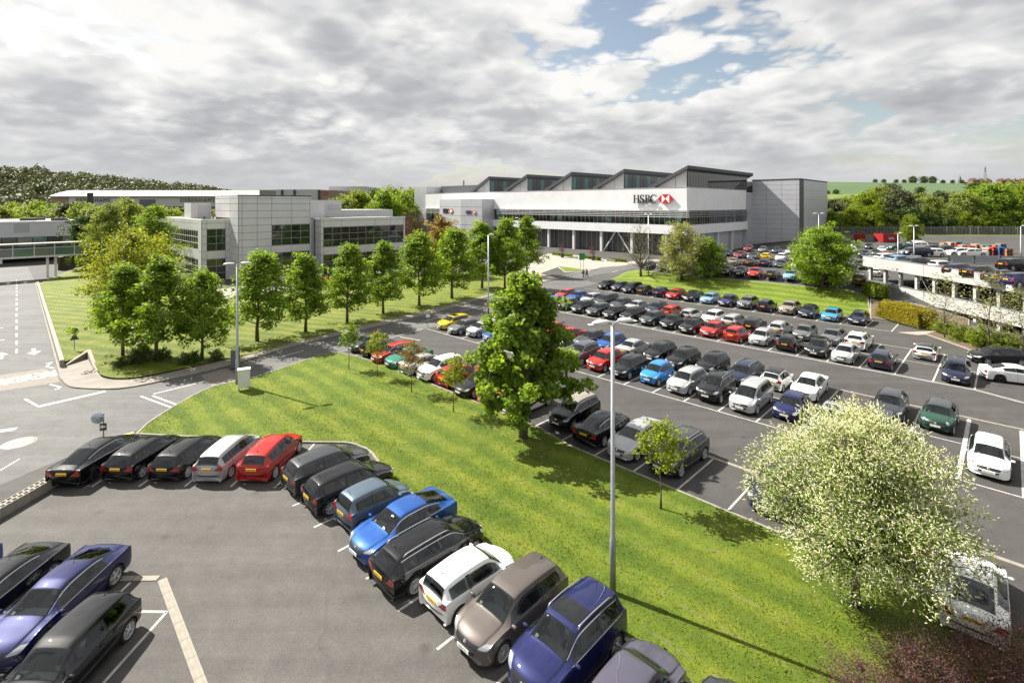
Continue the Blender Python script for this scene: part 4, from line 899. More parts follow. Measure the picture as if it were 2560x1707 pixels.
tmpl('pale', 30, 10.4, 1.6, 4.6, 'wide', 54, 16000, .26, 'leaf_pale', trunk=.22, sig=.22, up=.8, barkm='bark_dark'); tmpl('bronze', 31, 11.0, 1.2, 4.6, 'round', 50, 15000, .34, 'leaf_bronze', trunk=.2, sig=.22)
tmpl('bare', 32, 11, 2.4, 4.4, 'wide', 46, 900, .14, 'leaf_olive', trunk=.24, sig=.3, up=1.0, sub=9); tmpl('thin', 33, 6.6, 1.6, 1.9, 'wide', 34, 800, .16, 'leaf_pale', trunk=.06, sig=.34, up=.8)
for i, (m, en) in enumerate((('leaf_mid', 'round'), ('leaf_olive', 'wide'), ('leaf_dark', 'round'), ('leaf_hedge', 'wide'), ('leaf_far', 'round'))): tmpl('wood%d' % i, 50 + i, 14, .8, 6.2, en, 44, 9000, .62, m, trunk=.25, sig=.26)
tmpl('bush', 60, 2.6, .1, 1.7, 'round', 30, 4500, .17, 'leaf_hedge', trunk=.06, sig=.3, sub=4); tmpl('dark_bush', 61, 1.7, .1, 1.3, 'round', 24, 2600, .17, 'leaf_dark', trunk=.05, sig=.3, sub=4)
tmpl('purple', 62, 3.1, .15, 2.3, 'wide', 80, 7000, .085, 'leaf_purple', trunk=.05, sig=.26, barkm='bark', up=1.1, asp=.55); tmpl('redbush', 63, 2.0, .5, .8, 'wide', 16, 900, .12, 'leaf_purple', trunk=.03, sig=.4)
def put_tree(key, loc, label, sx=1.0, sz=1.0, rz=0.0, name='tree', cat='tree', group=None):
    t, c, _ = TT[key]; o = empty(name, loc, rz, label, cat, group); o.scale = (sx, sx, sz)
    link('trunk', t, o); link('crown', c, o); return o
ORD = ['first', 'second', 'third', 'fourth', 'fifth', 'sixth', 'seventh', 'eighth', 'ninth', 'tenth', 'eleventh', 'twelfth', 'thirteenth', 'fourteenth', 'fifteenth', 'sixteenth', 'seventeenth', 'eighteenth', 'nineteenth', 'twentieth', 'twenty-first', 'twenty-second']
# --- avenue on the bank
AV = [(307, 898, 678, .92), (392, 908, 655, .98), (505, 903, 688, .95), (643, 857, 639, 1.05), (764, 831, 645, 1.0), (868, 807, 619, 1.0), (958, 785, 611, 1.0), (1048, 765, 588, 1.0), (1130, 748, 578, 1.05), (1205, 722, 562, 1.0), (1262, 721, 553, .92), (1317, 690, 548, .95)]
for i, (px, py, ty, w) in enumerate(AV):
    L_ = G(px, py); hgt = (py - ty) * (H / (py - HZ)) ; k = hgt / 9.3
    put_tree('avenue%d' % (1 + (i * 3) % 5), L_ + Zv * (.09 + bank_h(L_.x, L_.y)), '%s from the left of the pointed green trees in the avenue on the bank' % ORD[i], k * w * 1.2, k, i * 1.3, 'avenue_tree', 'tree', 'avenue trees on the bank')
put_tree('maple', G(1308, 1096) + Zv * .09, 'tall leafy maple standing alone on the central lawn edge', 1.0, 1.0, .6, 'maple_tree')
for i, (px, py, ty, key, lab) in enumerate(((872, 925, 818, 'sapling_g', 'young green tree, farthest left of the lawn saplings'), (943, 946, 835, 'sapling', 'young yellow-green tree, second of the lawn saplings'), (1029, 983, 858, 'sapling_b', 'young bronze leaved tree, third of the lawn saplings'), (1133, 1033, 892, 'sapling', 'young tree, fourth of the lawn saplings, beside the maple'))):
    k = (py - ty) * H / (py - HZ) / 3.95; put_tree(key, G(px, py) + Zv * .09, lab, k * (1.05 if i != 2 else 1.1), k, i * 2.0, 'sapling', 'tree', 'saplings on the lawn')
put_tree('sapling', G(1652, 1277) + Zv * .09, 'bright yellow-green sapling before the dark grey SUV', 1.32, 1.03, 1.0, 'sapling', 'tree', 'saplings on the lawn')
put_tree('round', GZ(2055, 722, .09), 'round bright green tree on the far grass island', (722 - 575) * (H - terr(*GZ(2055, 722)[:2])) / (722 - HZ) / 10.0 * 1.02, (722 - 575) * (H - terr(*GZ(2055, 722)[:2])) / (722 - HZ) / 10.0, .4)
put_tree('pale', GZ(1704, 702, .09), 'cream blossomed tree on the far grass island', (702 - 565) * (H - terr(*GZ(1704, 702)[:2])) / (702 - HZ) / 10.4, (702 - 565) * (H - terr(*GZ(1704, 702)[:2])) / (702 - HZ) / 10.4, 2.2); put_tree('wood0', GZ(1775, 693, .09), 'small green tree beside the cream blossomed one', (693 - 600) * (H - terr(*GZ(1775, 693)[:2])) / (693 - HZ) / 14 * .9, (693 - 600) * (H - terr(*GZ(1775, 693)[:2])) / (693 - HZ) / 14, .3); put_tree('bare', GZ(1602, 692, .09), 'nearly bare branching tree before the white office', (692 - 556) * (H - terr(*GZ(1602, 692)[:2])) / (692 - HZ) / 11, (692 - 556) * (H - terr(*GZ(1602, 692)[:2])) / (692 - HZ) / 11, 1.7)
put_tree('bronze', G(1108, 690), 'bronze leaved tree behind the avenue', 1.1, 1.02, .4); put_tree('dark_round', G(212, 673) + Zv * .1, 'dark green round tree beside the underpass wall', .98, 1.0, .8)
put_tree('birch', G(272, 690) + Zv * .1, 'pale olive weeping birch left of the grey office', .95, 1.0, .2); put_tree('birch', G(322, 676) + Zv * .1, 'taller olive birch behind the weeping one', 1.0, 1.06, 2.2); put_tree('willow', G(384, 697) + Zv * .1, 'green drooping tree against the grey office', .95, 1.0, 1.1)
put_tree('yellow', G(325, 792) + Zv * .15, 'yellow-green spreading tree behind the first avenue trees', 1.0, 1.08, 1.9)
for i, (px, py, s) in enumerate(((360, 905, .62), (345, 915, .7), (408, 906, .55), (462, 915, .5), (485, 910, .5), (540, 905, .5), (300, 925, .4))): put_tree('dark_bush', G(px, py) + Zv * (.1 + bank_h(*G(px, py)[:2])), '%s from the left of the dark shrubs under the avenue' % ORD[sorted([360, 345, 408, 462, 485, 540, 300]).index(px)], s, s, i * 1.1, 'shrub', 'shrub', 'shrubs under the avenue')
for i, (px, py, ty) in enumerate(((2362, 846, 690), (2472, 876, 684), (2556, 896, 730))):
    k = (py - ty) * H / (py - HZ) / 6.6; put_tree('thin', GZ(px, py, .1), '%s slender pale tree before the parking deck' % ('left', 'middle', 'right')[i], k * 1.2, k, i * 2.1)
# --- hedges: leaf shell over a dark core
def hedge(name, label, p, q, w, h, leafm, cat='hedge', n=5200, sz=.15, seed=1, z0=.1):
    rs = np.random.RandomState(seed); p = Vector(p); q = Vector(q); d = q - p; Ln = d.length; o = empty(name, (p + q) / 2 + Zv * z0, math.atan2(d.y, d.x), label, cat)
    MB().box((0, 0, h * .40), (Ln * .84, w * .72, h * .74)).build('core', MT['core_gold'] if leafm == 'leaf_gold' else MT['core'], o)
    T = rs.normal(size=(n, 3)); T /= np.max(np.abs(T), axis=1)[:, None] ** .78 * np.linalg.norm(T, axis=1)[:, None] ** .22
    T[:, 2] = np.abs(T[:, 2]) * 1.25 - .2; lump = 1 + .10 * np.sin(T[:, 0] * 7 + 1) * np.cos(T[:, 1] * 5) + rs.normal(size=n) * .035
    C = T * lump[:, None] * np.array([Ln / 2, w / 2, h * .95]); C[:, 2] = np.clip(C[:, 2], .05, h * 1.1)
    V, Q = leaves(rs, C, sz, T / np.linalg.norm(T, axis=1)[:, None], .3); link('foliage', arr_mesh('foliage', V, Q, MT[leafm]), o); return o
hedge('hedge', 'golden yellow clipped hedge before the parking deck', GZ(2212, 786), GZ(2326, 824), 3.0, 1.9, 'leaf_gold', n=26000, seed=3); hedge('hedge', 'green clipped hedge at the corner of the parking deck', GZ(2172, 728), GZ(2205, 752), 2.2, 1.6, 'leaf_hedge', n=6000, seed=4)
for i, (px, py, s) in enumerate(((2360, 838, .85), (2403, 856, .95), (2455, 872, 1.1), (2520, 884, 1.05), (2566, 893, .9))): put_tree('bush', GZ(px, py - 4, .1), '%s rounded green shrub from the left below the parking deck' % ORD[i], s * .82, s * .62, i * 1.7, 'shrub', 'shrub', 'clipped shrubs below the deck')
put_tree('wood3', Vector((92, 118, DZ)), 'small yellow-green tree beside the fence at the upper lot', .36, .42, 1.2)
# --- blossoming tree and purple shrubs near the camera
def blossom_tree():
    loc = G(2140, 1520) + Zv * .09; t, c, pts = tree_meshes('blossom', 71, 6.5, 2.1, 3.45, 'wide', 110, 26000, .105, 'leaf_blossom', sig=.19, trunk=.13, up=.7, sub=6)
    o = empty('blossom_tree', loc, .3, 'bird cherry tree covered in white blossom spikes, near right', 'tree'); link('trunk', t, o); link('crown', c, o)
    rs = np.random.RandomState(9); n = 24000; ctr = np.array([0, 0, 3.2]); P = pts[rs.randint(0, len(pts), n * 2)]
    dist = np.linalg.norm((P - ctr) * np.array([1, 1, 1.1]), axis=1); P = P[np.argsort(-dist + rs.normal(size=len(P)) * .9)][:n] + rs.normal(size=(n, 3)) * .08
    out = P - ctr; out /= np.linalg.norm(out, axis=1)[:, None]; D = out * .55 + rs.normal(size=(n, 3)) * .55 + np.array([-.25, 0, .25]); D /= np.linalg.norm(D, axis=1)[:, None]
    X = np.cross(D, rs.normal(size=(n, 3))); X /= np.linalg.norm(X, axis=1)[:, None]; Y = np.cross(D, X); ln = (.11 + .10 * rs.random(n))[:, None]; r = .0155
    V = np.stack([P, P + D * ln * .35 + X * r, P + D * ln * .35 + Y * r, P + D * ln * .35 - X * r, P + D * ln * .35 - Y * r, P + D * ln], 1).reshape(-1, 3)
    b = (np.arange(n) * 6)[:, None]; T = np.array([[0, 2, 1], [0, 3, 2], [0, 4, 3], [0, 1, 4], [5, 1, 2], [5, 2, 3], [5, 3, 4], [5, 4, 1]]); Q = (b[:, None, :] + T[None]).reshape(-1, 3)
    bl = link('blossom', arr_mesh('blossom', V, Q, MT['blossom']), o); bl['kind'] = 'stuff'
blossom_tree()
for i, (px, py, s) in enumerate(((2150, 1790, .5), (2280, 1775, .62), (2420, 1765, .68), (2560, 1750, .7))): put_tree('purple', G(px, py) + Zv * .09, '%s purple leaved shrub from the left below the blossom tree' % ORD[i], s, s * .92, i * 1.9, 'shrub', 'shrub', 'purple shrubs below the blossom tree')
# --- trees on the right bank, each on its own
RB = random.Random(8)
bank = []
for i in range(20):
    px = 2085 + i * 27; dist = 196 + (i % 3) * 13; top = np.interp(px, [2070, 2150, 2210, 2300, 2400, 2470, 2560], [506, 496, 468, 492, 482, 470, 462]) + RB.uniform(-6, 8)
    z0 = 3.7 + 5.5 * sstep(196, 258, dist); x = (px - 1280) * dist / F; hh = zat(top, dist) - z0; bank.append((x, dist, z0, hh, RB.choice([1, 1, 0, 4, 3, 1]) if px < 2400 else RB.choice([0, 3, 1, 0])))
for i, (x, y, z0, hh, k) in enumerate(bank):
    put_tree('wood%d' % k, (x, y, z0 - .1), '%s from the left of the %s trees on the bank behind the fence' % (ORD[i], 'broad leafy'), max(.55, hh / 14 * RB.uniform(.85, 1.1)), hh / 14, i * 1.7, 'tree', 'tree', 'trees on the right bank')
for i in range(11):                                          # front rank of the bank, lower
    px = 2080 + i * 47; dist = 190; x = (px - 1280) * dist / F; hh = RB.uniform(6.5, 10)
    put_tree('wood%d' % RB.choice([0, 1, 2, 3, 3]), (x, dist, 3.4), '%s from the left of the lower bushy trees just behind the fence' % ORD[i], hh / 14 * 1.1, hh / 14, i * 2.3, 'tree', 'tree', 'bushy trees behind the fence')
# hedgerow bushes and skyline trees on the fields
for i, (px, py, s) in enumerate(((2090, 486, .36), (2254, 479, .34), (2300, 481, .55), (2345, 482, .28), (2440, 477, .9), (2068, 484, .3))):
    y = 455.0; x = (px - 1280) * y / F; put_tree('wood2', (x, y, hill_r(x, y) - .3), 'dark round bush number %s from the left along the field hedge' % ORD[sorted([2090, 2254, 2300, 2345, 2440, 2068]).index(px)], s * 1.3, s * .85, i, 'bush', 'bush', 'bushes in the field hedge')
for i in range(14):
    px = 2190 + i * 24 + RB.uniform(-5, 5); y = 770; x = (px - 1280) * y / F; put_tree('wood2', (x, y, hill_r(x, y) - .5), '%s from the left of the dark trees along the green skyline' % ORD[i], .55 if not 2280 < px < 2350 else .95, .45 if not 2280 < px < 2350 else .8, i, 'tree', 'tree', 'skyline trees')
# --- middle distance trees
def mid(lst, word, grp):
    for i, (px, top, dist, k, w) in enumerate(lst):
        x = (px - 1280) * dist / F; hh = zat(top, dist); put_tree('wood%d' % k, (x, dist, -.1), '%s from the left of the %s' % (ORD[i], word), hh / 14 * w, hh / 14, i * 1.3, 'tree', 'tree', grp)
mid([(5 + 30 * i, 522 - (i * 37) % 14, 175 + (i * 53) % 60, (1, 3, 1, 3, 0, 1, 4, 3)[i % 8], 1.15) for i in range(9)], 'trees beyond the low white roofed office', 'trees beyond the low office')
mid([(275 + 30 * i, 530 - (i * 29) % 12, 165 + (i * 41) % 50, (1, 3, 1, 4)[i % 4], 1.1) for i in range(9)], 'trees before the pale warehouse', 'trees before the warehouse')
mid([(856 + 21 * i, (496, 492, 486, 490, 478, 484, 476, 486, 480)[i], 195 + (i * 31) % 50, (1, 1, 3, 0, 2, 0, 3, 0, 3)[i], .95) for i in range(9)], 'trees between the two offices', 'trees between the offices')
put_tree('purple', (-(1280 - 1028) * 172 / F, 172, -.1), 'dark red tree beside the white office end wall', 2.4, 3.6, .4)
# --- far wood on the left hill: one mass
def woodland():
    rs = np.random.RandomState(4); pts = []; out = []; N_ = 1500
    y = 385 + 255 * rs.random(N_) ** .8; px = -420 + 1060 * rs.random(N_); x = (px - 1280) * y / F; per = 150; k = 0
    for i in range(N_):
        z = hill_l(x[i], y[i]); h = rs.uniform(6, 15); r = h * rs.uniform(.42, .62)
        if 75 < px[i] < 135 and y[i] > 590: h *= 1.35; r *= .6
        o = rs.normal(size=(per, 3)); o /= np.linalg.norm(o, axis=1)[:, None]; o[:, 2] = np.abs(o[:, 2]) * 1.0
        lum = 1 + .18 * np.sin(o[:, 0] * 5 + i) * np.cos(o[:, 1] * 4)
        pts.append(np.array([x[i], y[i], z + h * .35]) + o * lum[:, None] * np.array([r, r, h * .62])); out.append(o)
    P = np.concatenate(pts); O_ = np.concatenate(out); V, Q = leaves(rs, P, 1.7, O_ * 1.3, .2, .8)
    o = link('woodland', arr_mesh('woodland', V, Q, MT['leaf_far'])); tag(o, 'dense mixed woodland covering the left hill', 'woodland', kind='stuff')
woodland()

# --- short grass standing on the near lawn: one mass of blades
def grass_blades():
    rs = np.random.RandomState(31); P = np.array(LAWN1); x0, y0 = P.min(0); x1, y1 = P.max(0); n = 190000
    x = x0 + (x1 - x0) * rs.random(n); y = y0 + (y1 - y0) * rs.random(n); keep = np.zeros(n, bool)
    for i in range(len(P)):
        (ax, ay), (bx2_, by2_) = P[i], P[i - 1]
        if ay == by2_: continue
        k = ((ay > y) != (by2_ > y)) & (x < (bx2_ - ax) * (y - ay) / (by2_ - ay) + ax); keep ^= k
    keep &= (rs.random(n) < np.clip(34.0 / np.hypot(x, y), .12, 1.0) ** 1.5) & (np.abs((x) / np.maximum(y, 1)) < 1.08) & (y > 11)
    x, y = x[keep], y[keep]; m = len(x); a = rs.random(m) * 6.28; w = .012 + .016 * rs.random(m); h = .05 + .05 * rs.random(m); lx, ly = rs.normal(size=(2, m)) * .035; z = np.full(m, .09)
    V = np.stack([np.stack([x - np.cos(a) * w, y - np.sin(a) * w, z], 1), np.stack([x + np.cos(a) * w, y + np.sin(a) * w, z], 1), np.stack([x + lx, y + ly, z + h], 1)], 1).reshape(-1, 3)
    o = link('grass', arr_mesh('grass', V, np.arange(3 * m).reshape(-1, 3), MT['grass_blade'])); tag(o, 'short mown grass blades on the central lawn', 'grass', kind='stuff')
leaf_mat('grass_blade', (0.085, 0.122, 0.01), (0.235, 0.25, 0.026), .3, .35)
grass_blades()
# ================================================================ cars
# a car body is one lofted surface S(t, c): t runs rear to front through the stations, c from sill (0) over the shoulder (3) to the roof centre (8)
# station = (x, z_top, z_shoulder, half width at shoulder, half width at roof edge, z_bottom, half width at sill)
SPEC = {
 'hatch': dict(L=4.05, wb=(.70, 3.22), r=0.327, rw=(3.12, 3.9), ws=(8.05, 8.93), sw=[(4.35, 5.9), (6.0, 8.80)], hl=(11.15, 12.35), tl=(1.55, 2.95), st=[
   (.035, .46, .44, 0.730, .48, .25, 0.710), (.0, .60, .57, 0.745, .58, .23, 0.730), (.02, .82, .77, .775, .60, .21, .74), (.08, .99, .91, .805, .60, .2, .78), (.40, 1.37, .955, .835, .56, .19, .82), (.72, 1.435, .95, .855, .57, .18, .845),
   (1.50, 1.48, .925, .862, .585, .18, .855), (2.10, 1.465, .905, .862, .585, .18, .855), (2.42, 1.40, .895, .862, .575, .18, .855), (3.06, 1.00, .885, .855, .64, .18, .85), (3.28, .945, .865, .85, .64, .18, .845), (3.70, .845, .775, .825, .60, .19, .82), (3.93, .72, .665, .765, .56, .2, .78), (4.03, .57, .54, .68, .50, .21, .70), (4.05, .44, .42, .60, .46, .23, .62)]),
 'city': dict(L=3.45, wb=(.55, 2.90), r=0.297, rw=(3.12, 3.9), ws=(8.05, 8.93), sw=[(4.35, 5.9), (6.0, 8.80)], hl=(10.9, 12.2), tl=(1.8, 3.3), st=[
   (.035, .46, .44, 0.700, .46, .25, 0.680), (.0, .60, .57, 0.715, .56, .23, 0.700), (.02, .82, .77, .74, .58, .21, .72), (.07, 1.00, .90, .77, .58, .2, .75), (.30, 1.39, .95, .79, .55, .19, .78), (.55, 1.45, .945, .805, .56, .18, .795),
   (1.2, 1.485, .92, .81, .57, .18, .80), (1.70, 1.475, .90, .81, .57, .18, .80), (2.0, 1.41, .89, .81, .56, .18, .80), (2.62, 1.00, .88, .80, .60, .18, .795), (2.80, .945, .86, .795, .60, .18, .79), (3.14, .84, .77, .77, .56, .19, .77), (3.34, .72, .665, .72, .52, .2, .73), (3.43, .57, .54, .65, .48, .21, .67), (3.45, .44, .42, .58, .44, .23, .60)]),
 'sedan': dict(L=4.72, wb=(.98, 3.82), r=0.337, rw=(5.05, 5.92), ws=(9.05, 9.93), sw=[(5.45, 7.1), (7.2, 9.80)], hl=(12.2, 13.4), tl=(1.5, 2.9), st=[
   (.035, .46, .44, 0.760, .48, .24, 0.740), (.0, .60, .57, 0.775, .60, .22, 0.760), (.02, .84, .79, .80, .62, .2, .76), (.07, 1.0, .93, .83, .62, .19, .80), (.30, 1.04, .96, .86, .60, .18, .84), (.78, 1.075, .955, .885, .58, .17, .87), (1.42, 1.39, .945, .89, .555, .17, .88),
   (2.0, 1.44, .925, .89, .565, .17, .88), (2.5, 1.435, .905, .89, .565, .17, .88), (2.85, 1.365, .895, .89, .56, .17, .88), (3.55, .985, .88, .88, .66, .17, .875), (3.80, .93, .86, .875, .66, .17, .87), (4.30, .835, .765, .85, .62, .18, .84), (4.58, .71, .655, .785, .57, .19, .79), (4.70, .56, .53, .70, .51, .2, .71), (4.72, .43, .41, .62, .47, .22, .63)]),
 'coupe': dict(L=4.62, wb=(.92, 3.70), r=0.352, rw=(4.15, 4.95), ws=(8.05, 8.93), sw=[(4.7, 6.0), (6.08, 8.78)], hl=(11.2, 12.4), tl=(1.5, 2.9), st=[
   (.035, .46, .44, 0.780, .48, .24, 0.760), (.0, .60, .57, 0.795, .60, .22, 0.780), (.03, .83, .78, .83, .63, .2, .78), (.10, .985, .93, .865, .62, .19, .83), (.42, 1.04, .955, .895, .58, .18, .87), (1.45, 1.34, .94, .905, .54, .17, .89),
   (1.95, 1.385, .92, .905, .55, .17, .895), (2.30, 1.38, .905, .905, .55, .17, .895), (2.65, 1.31, .895, .905, .55, .17, .895), (3.42, .96, .875, .90, .66, .17, .89), (3.66, .91, .855, .895, .66, .17, .885), (4.20, .815, .75, .865, .62, .18, .855), (4.48, .70, .645, .80, .57, .19, .80), (4.60, .55, .52, .71, .51, .2, .72), (4.62, .42, .40, .62, .47, .22, .64)]),
 'estate': dict(L=4.70, wb=(.98, 3.80), r=0.337, rw=(3.12, 3.9), ws=(8.05, 8.93), sw=[(4.2, 5.35), (5.42, 6.6), (6.68, 8.80)], hl=(11.15, 12.35), tl=(1.55, 2.95), rails=True, st=[
   (.035, .46, .44, 0.760, .48, .25, 0.740), (.0, .60, .57, 0.775, .60, .23, 0.760), (.02, .82, .77, .80, .62, .21, .76), (.08, .98, .91, .835, .62, .2, .80), (.52, 1.37, .955, .87, .57, .19, .85), (.85, 1.43, .95, .885, .58, .18, .87),
   (1.9, 1.47, .925, .89, .59, .18, .88), (2.55, 1.455, .905, .89, .59, .18, .88), (2.92, 1.385, .895, .89, .58, .18, .88), (3.58, .99, .885, .88, .66, .18, .875), (3.82, .935, .865, .875, .66, .18, .87), (4.30, .84, .77, .85, .62, .19, .84), (4.56, .715, .66, .785, .57, .2, .79), (4.68, .565, .535, .70, .51, .21, .71), (4.70, .44, .42, .62, .47, .23, .63)]),
 'suv': dict(L=4.35, wb=(.80, 3.46), r=0.372, rw=(3.12, 3.9), ws=(8.05, 8.93), sw=[(4.3, 5.9), (6.0, 8.80)], hl=(11.15, 12.35), tl=(1.6, 3.0), rails=True, clad=True, st=[
   (.035, .56, .54, 0.770, .52, .30, 0.750), (.0, .72, .69, 0.785, .62, .28, 0.770), (.02, .96, .90, .815, .64, .27, .79), (.08, 1.12, 1.04, .85, .64, .26, .83), (.40, 1.50, 1.09, .88, .61, .25, .87), (.75, 1.575, 1.085, .90, .62, .24, .895),
   (1.6, 1.615, 1.06, .905, .63, .24, .90), (2.2, 1.60, 1.04, .905, .63, .24, .90), (2.52, 1.53, 1.03, .905, .62, .24, .90), (3.20, 1.14, 1.02, .90, .68, .24, .895), (3.42, 1.09, 1.0, .895, .68, .24, .89), (3.92, 1.0, .93, .87, .64, .25, .87), (4.20, .87, .81, .81, .60, .26, .82), (4.33, .70, .66, .72, .54, .27, .74), (4.35, .54, .52, .64, .50, .29, .66)]),
 'mpv': dict(L=4.70, wb=(.92, 3.76), r=0.342, rw=(3.12, 3.9), ws=(8.05, 8.95), sw=[(4.2, 5.3), (5.4, 6.7), (6.8, 8.83)], hl=(11.0, 12.35), tl=(1.8, 3.4), rails=True, st=[
   (.035, .50, .48, 0.760, .50, .26, 0.740), (.0, .66, .63, 0.775, .62, .24, 0.760), (.02, .90, .85, .81, .64, .22, .78), (.07, 1.08, 1.0, .845, .64, .21, .82), (.34, 1.53, 1.03, .88, .60, .2, .86), (.68, 1.60, 1.02, .90, .61, .19, .885),
   (1.8, 1.645, .99, .905, .625, .19, .895), (2.5, 1.62, .965, .905, .625, .19, .895), (2.90, 1.53, .95, .905, .61, .19, .895), (3.86, 1.04, .935, .895, .68, .19, .885), (4.02, .985, .915, .89, .68, .19, .88), (4.36, .875, .81, .86, .63, .2, .85), (4.58, .74, .69, .79, .58, .21, .79), (4.68, .58, .55, .70, .52, .22, .72), (4.70, .45, .43, .62, .48, .24, .64)]),
}
SPEC['mini'] = dict(SPEC['city']); SPEC['mini'] = dict(L=3.82, wb=(.66, 3.20), r=0.322, rw=(3.1, 3.85), ws=(8.05, 8.95), sw=[(4.3, 5.7), (5.8, 8.83)], hl=(11.2, 12.3), tl=(1.7, 2.95), roundlamp=True, st=[
   (.035, .46, .44, 0.760, .5, .25, 0.740), (.0, .60, .57, 0.775, .60, .23, 0.760), (.02, .82, .78, .80, .63, .21, .76), (.09, .98, .93, .83, .63, .2, .80), (.28, 1.33, .965, .845, .60, .19, .83), (.50, 1.39, .96, .86, .61, .18, .85),
   (1.3, 1.415, .945, .865, .62, .18, .855), (1.95, 1.405, .93, .865, .62, .18, .855), (2.22, 1.36, .92, .865, .61, .18, .855), (2.78, 1.0, .91, .86, .66, .18, .85), (2.98, .95, .89, .855, .66, .18, .845), (3.42, .88, .82, .835, .62, .19, .825), (3.68, .77, .71, .785, .59, .2, .785), (3.80, .60, .57, .71, .53, .21, .72), (3.82, .45, .43, .63, .48, .23, .64)])
def variant(src, name, fx=1.0, fz=1.0, fw=1.0, edit=None, **kw):
    d = dict(SPEC[src]); d['st'] = [(x * fx, zt * (fz if zt > .7 else 1), zs * (fz if zs > .7 else 1), ws * fw, wt * fw, zb, wb * fw) for x, zt, zs, ws, wt, zb, wb in d['st']]; d['L'] *= fx; d['wb'] = tuple(x * fx for x in d['wb'])
    for i, v in (edit or {}).items(): d['st'][i] = v
    d.update(kw); SPEC[name] = d
variant('hatch', 'hatch_b', 1.055, .985, 1.02, r=.325); variant('hatch', 'hatch_c', .955, 1.025, .985, {3: (.05, 1.01, .93, .80, .6, .2, .775), 4: (.24, 1.39, .97, .825, .57, .19, .81)}, sw=[(4.25, 5.6), (5.72, 8.8)])
variant('sedan', 'lift', .99, .975, 1.01, {4: (.26, 1.035, .955, .87, .60, .18, .85), 5: (.55, 1.10, .95, .89, .57, .17, .875), 6: (1.55, 1.37, .935, .90, .555, .17, .89)}, rw=(4.6, 5.93), r=.335)
variant('suv', 'suv_b', .96, 1.03, .985, {4: (.30, 1.58, 1.12, .865, .60, .25, .855)})
def mono(vals, t):
    v = np.asarray(vals, float); n = len(v); d = np.diff(v); m = np.zeros(n); m[0] = d[0]; m[-1] = d[-1]
    for i in range(1, n - 1): m[i] = 0 if d[i - 1] * d[i] <= 0 else 2 * d[i - 1] * d[i] / (d[i - 1] + d[i])
    i = int(min(n - 2, max(0, math.floor(t)))); s = t - i; h00 = 2 * s ** 3 - 3 * s * s + 1; h10 = s ** 3 - 2 * s * s + s; h01 = -2 * s ** 3 + 3 * s * s; h11 = s ** 3 - s * s
    return h00 * v[i] + h10 * m[i] + h01 * v[i + 1] + h11 * m[i + 1]
NS, NCC = 8, 5
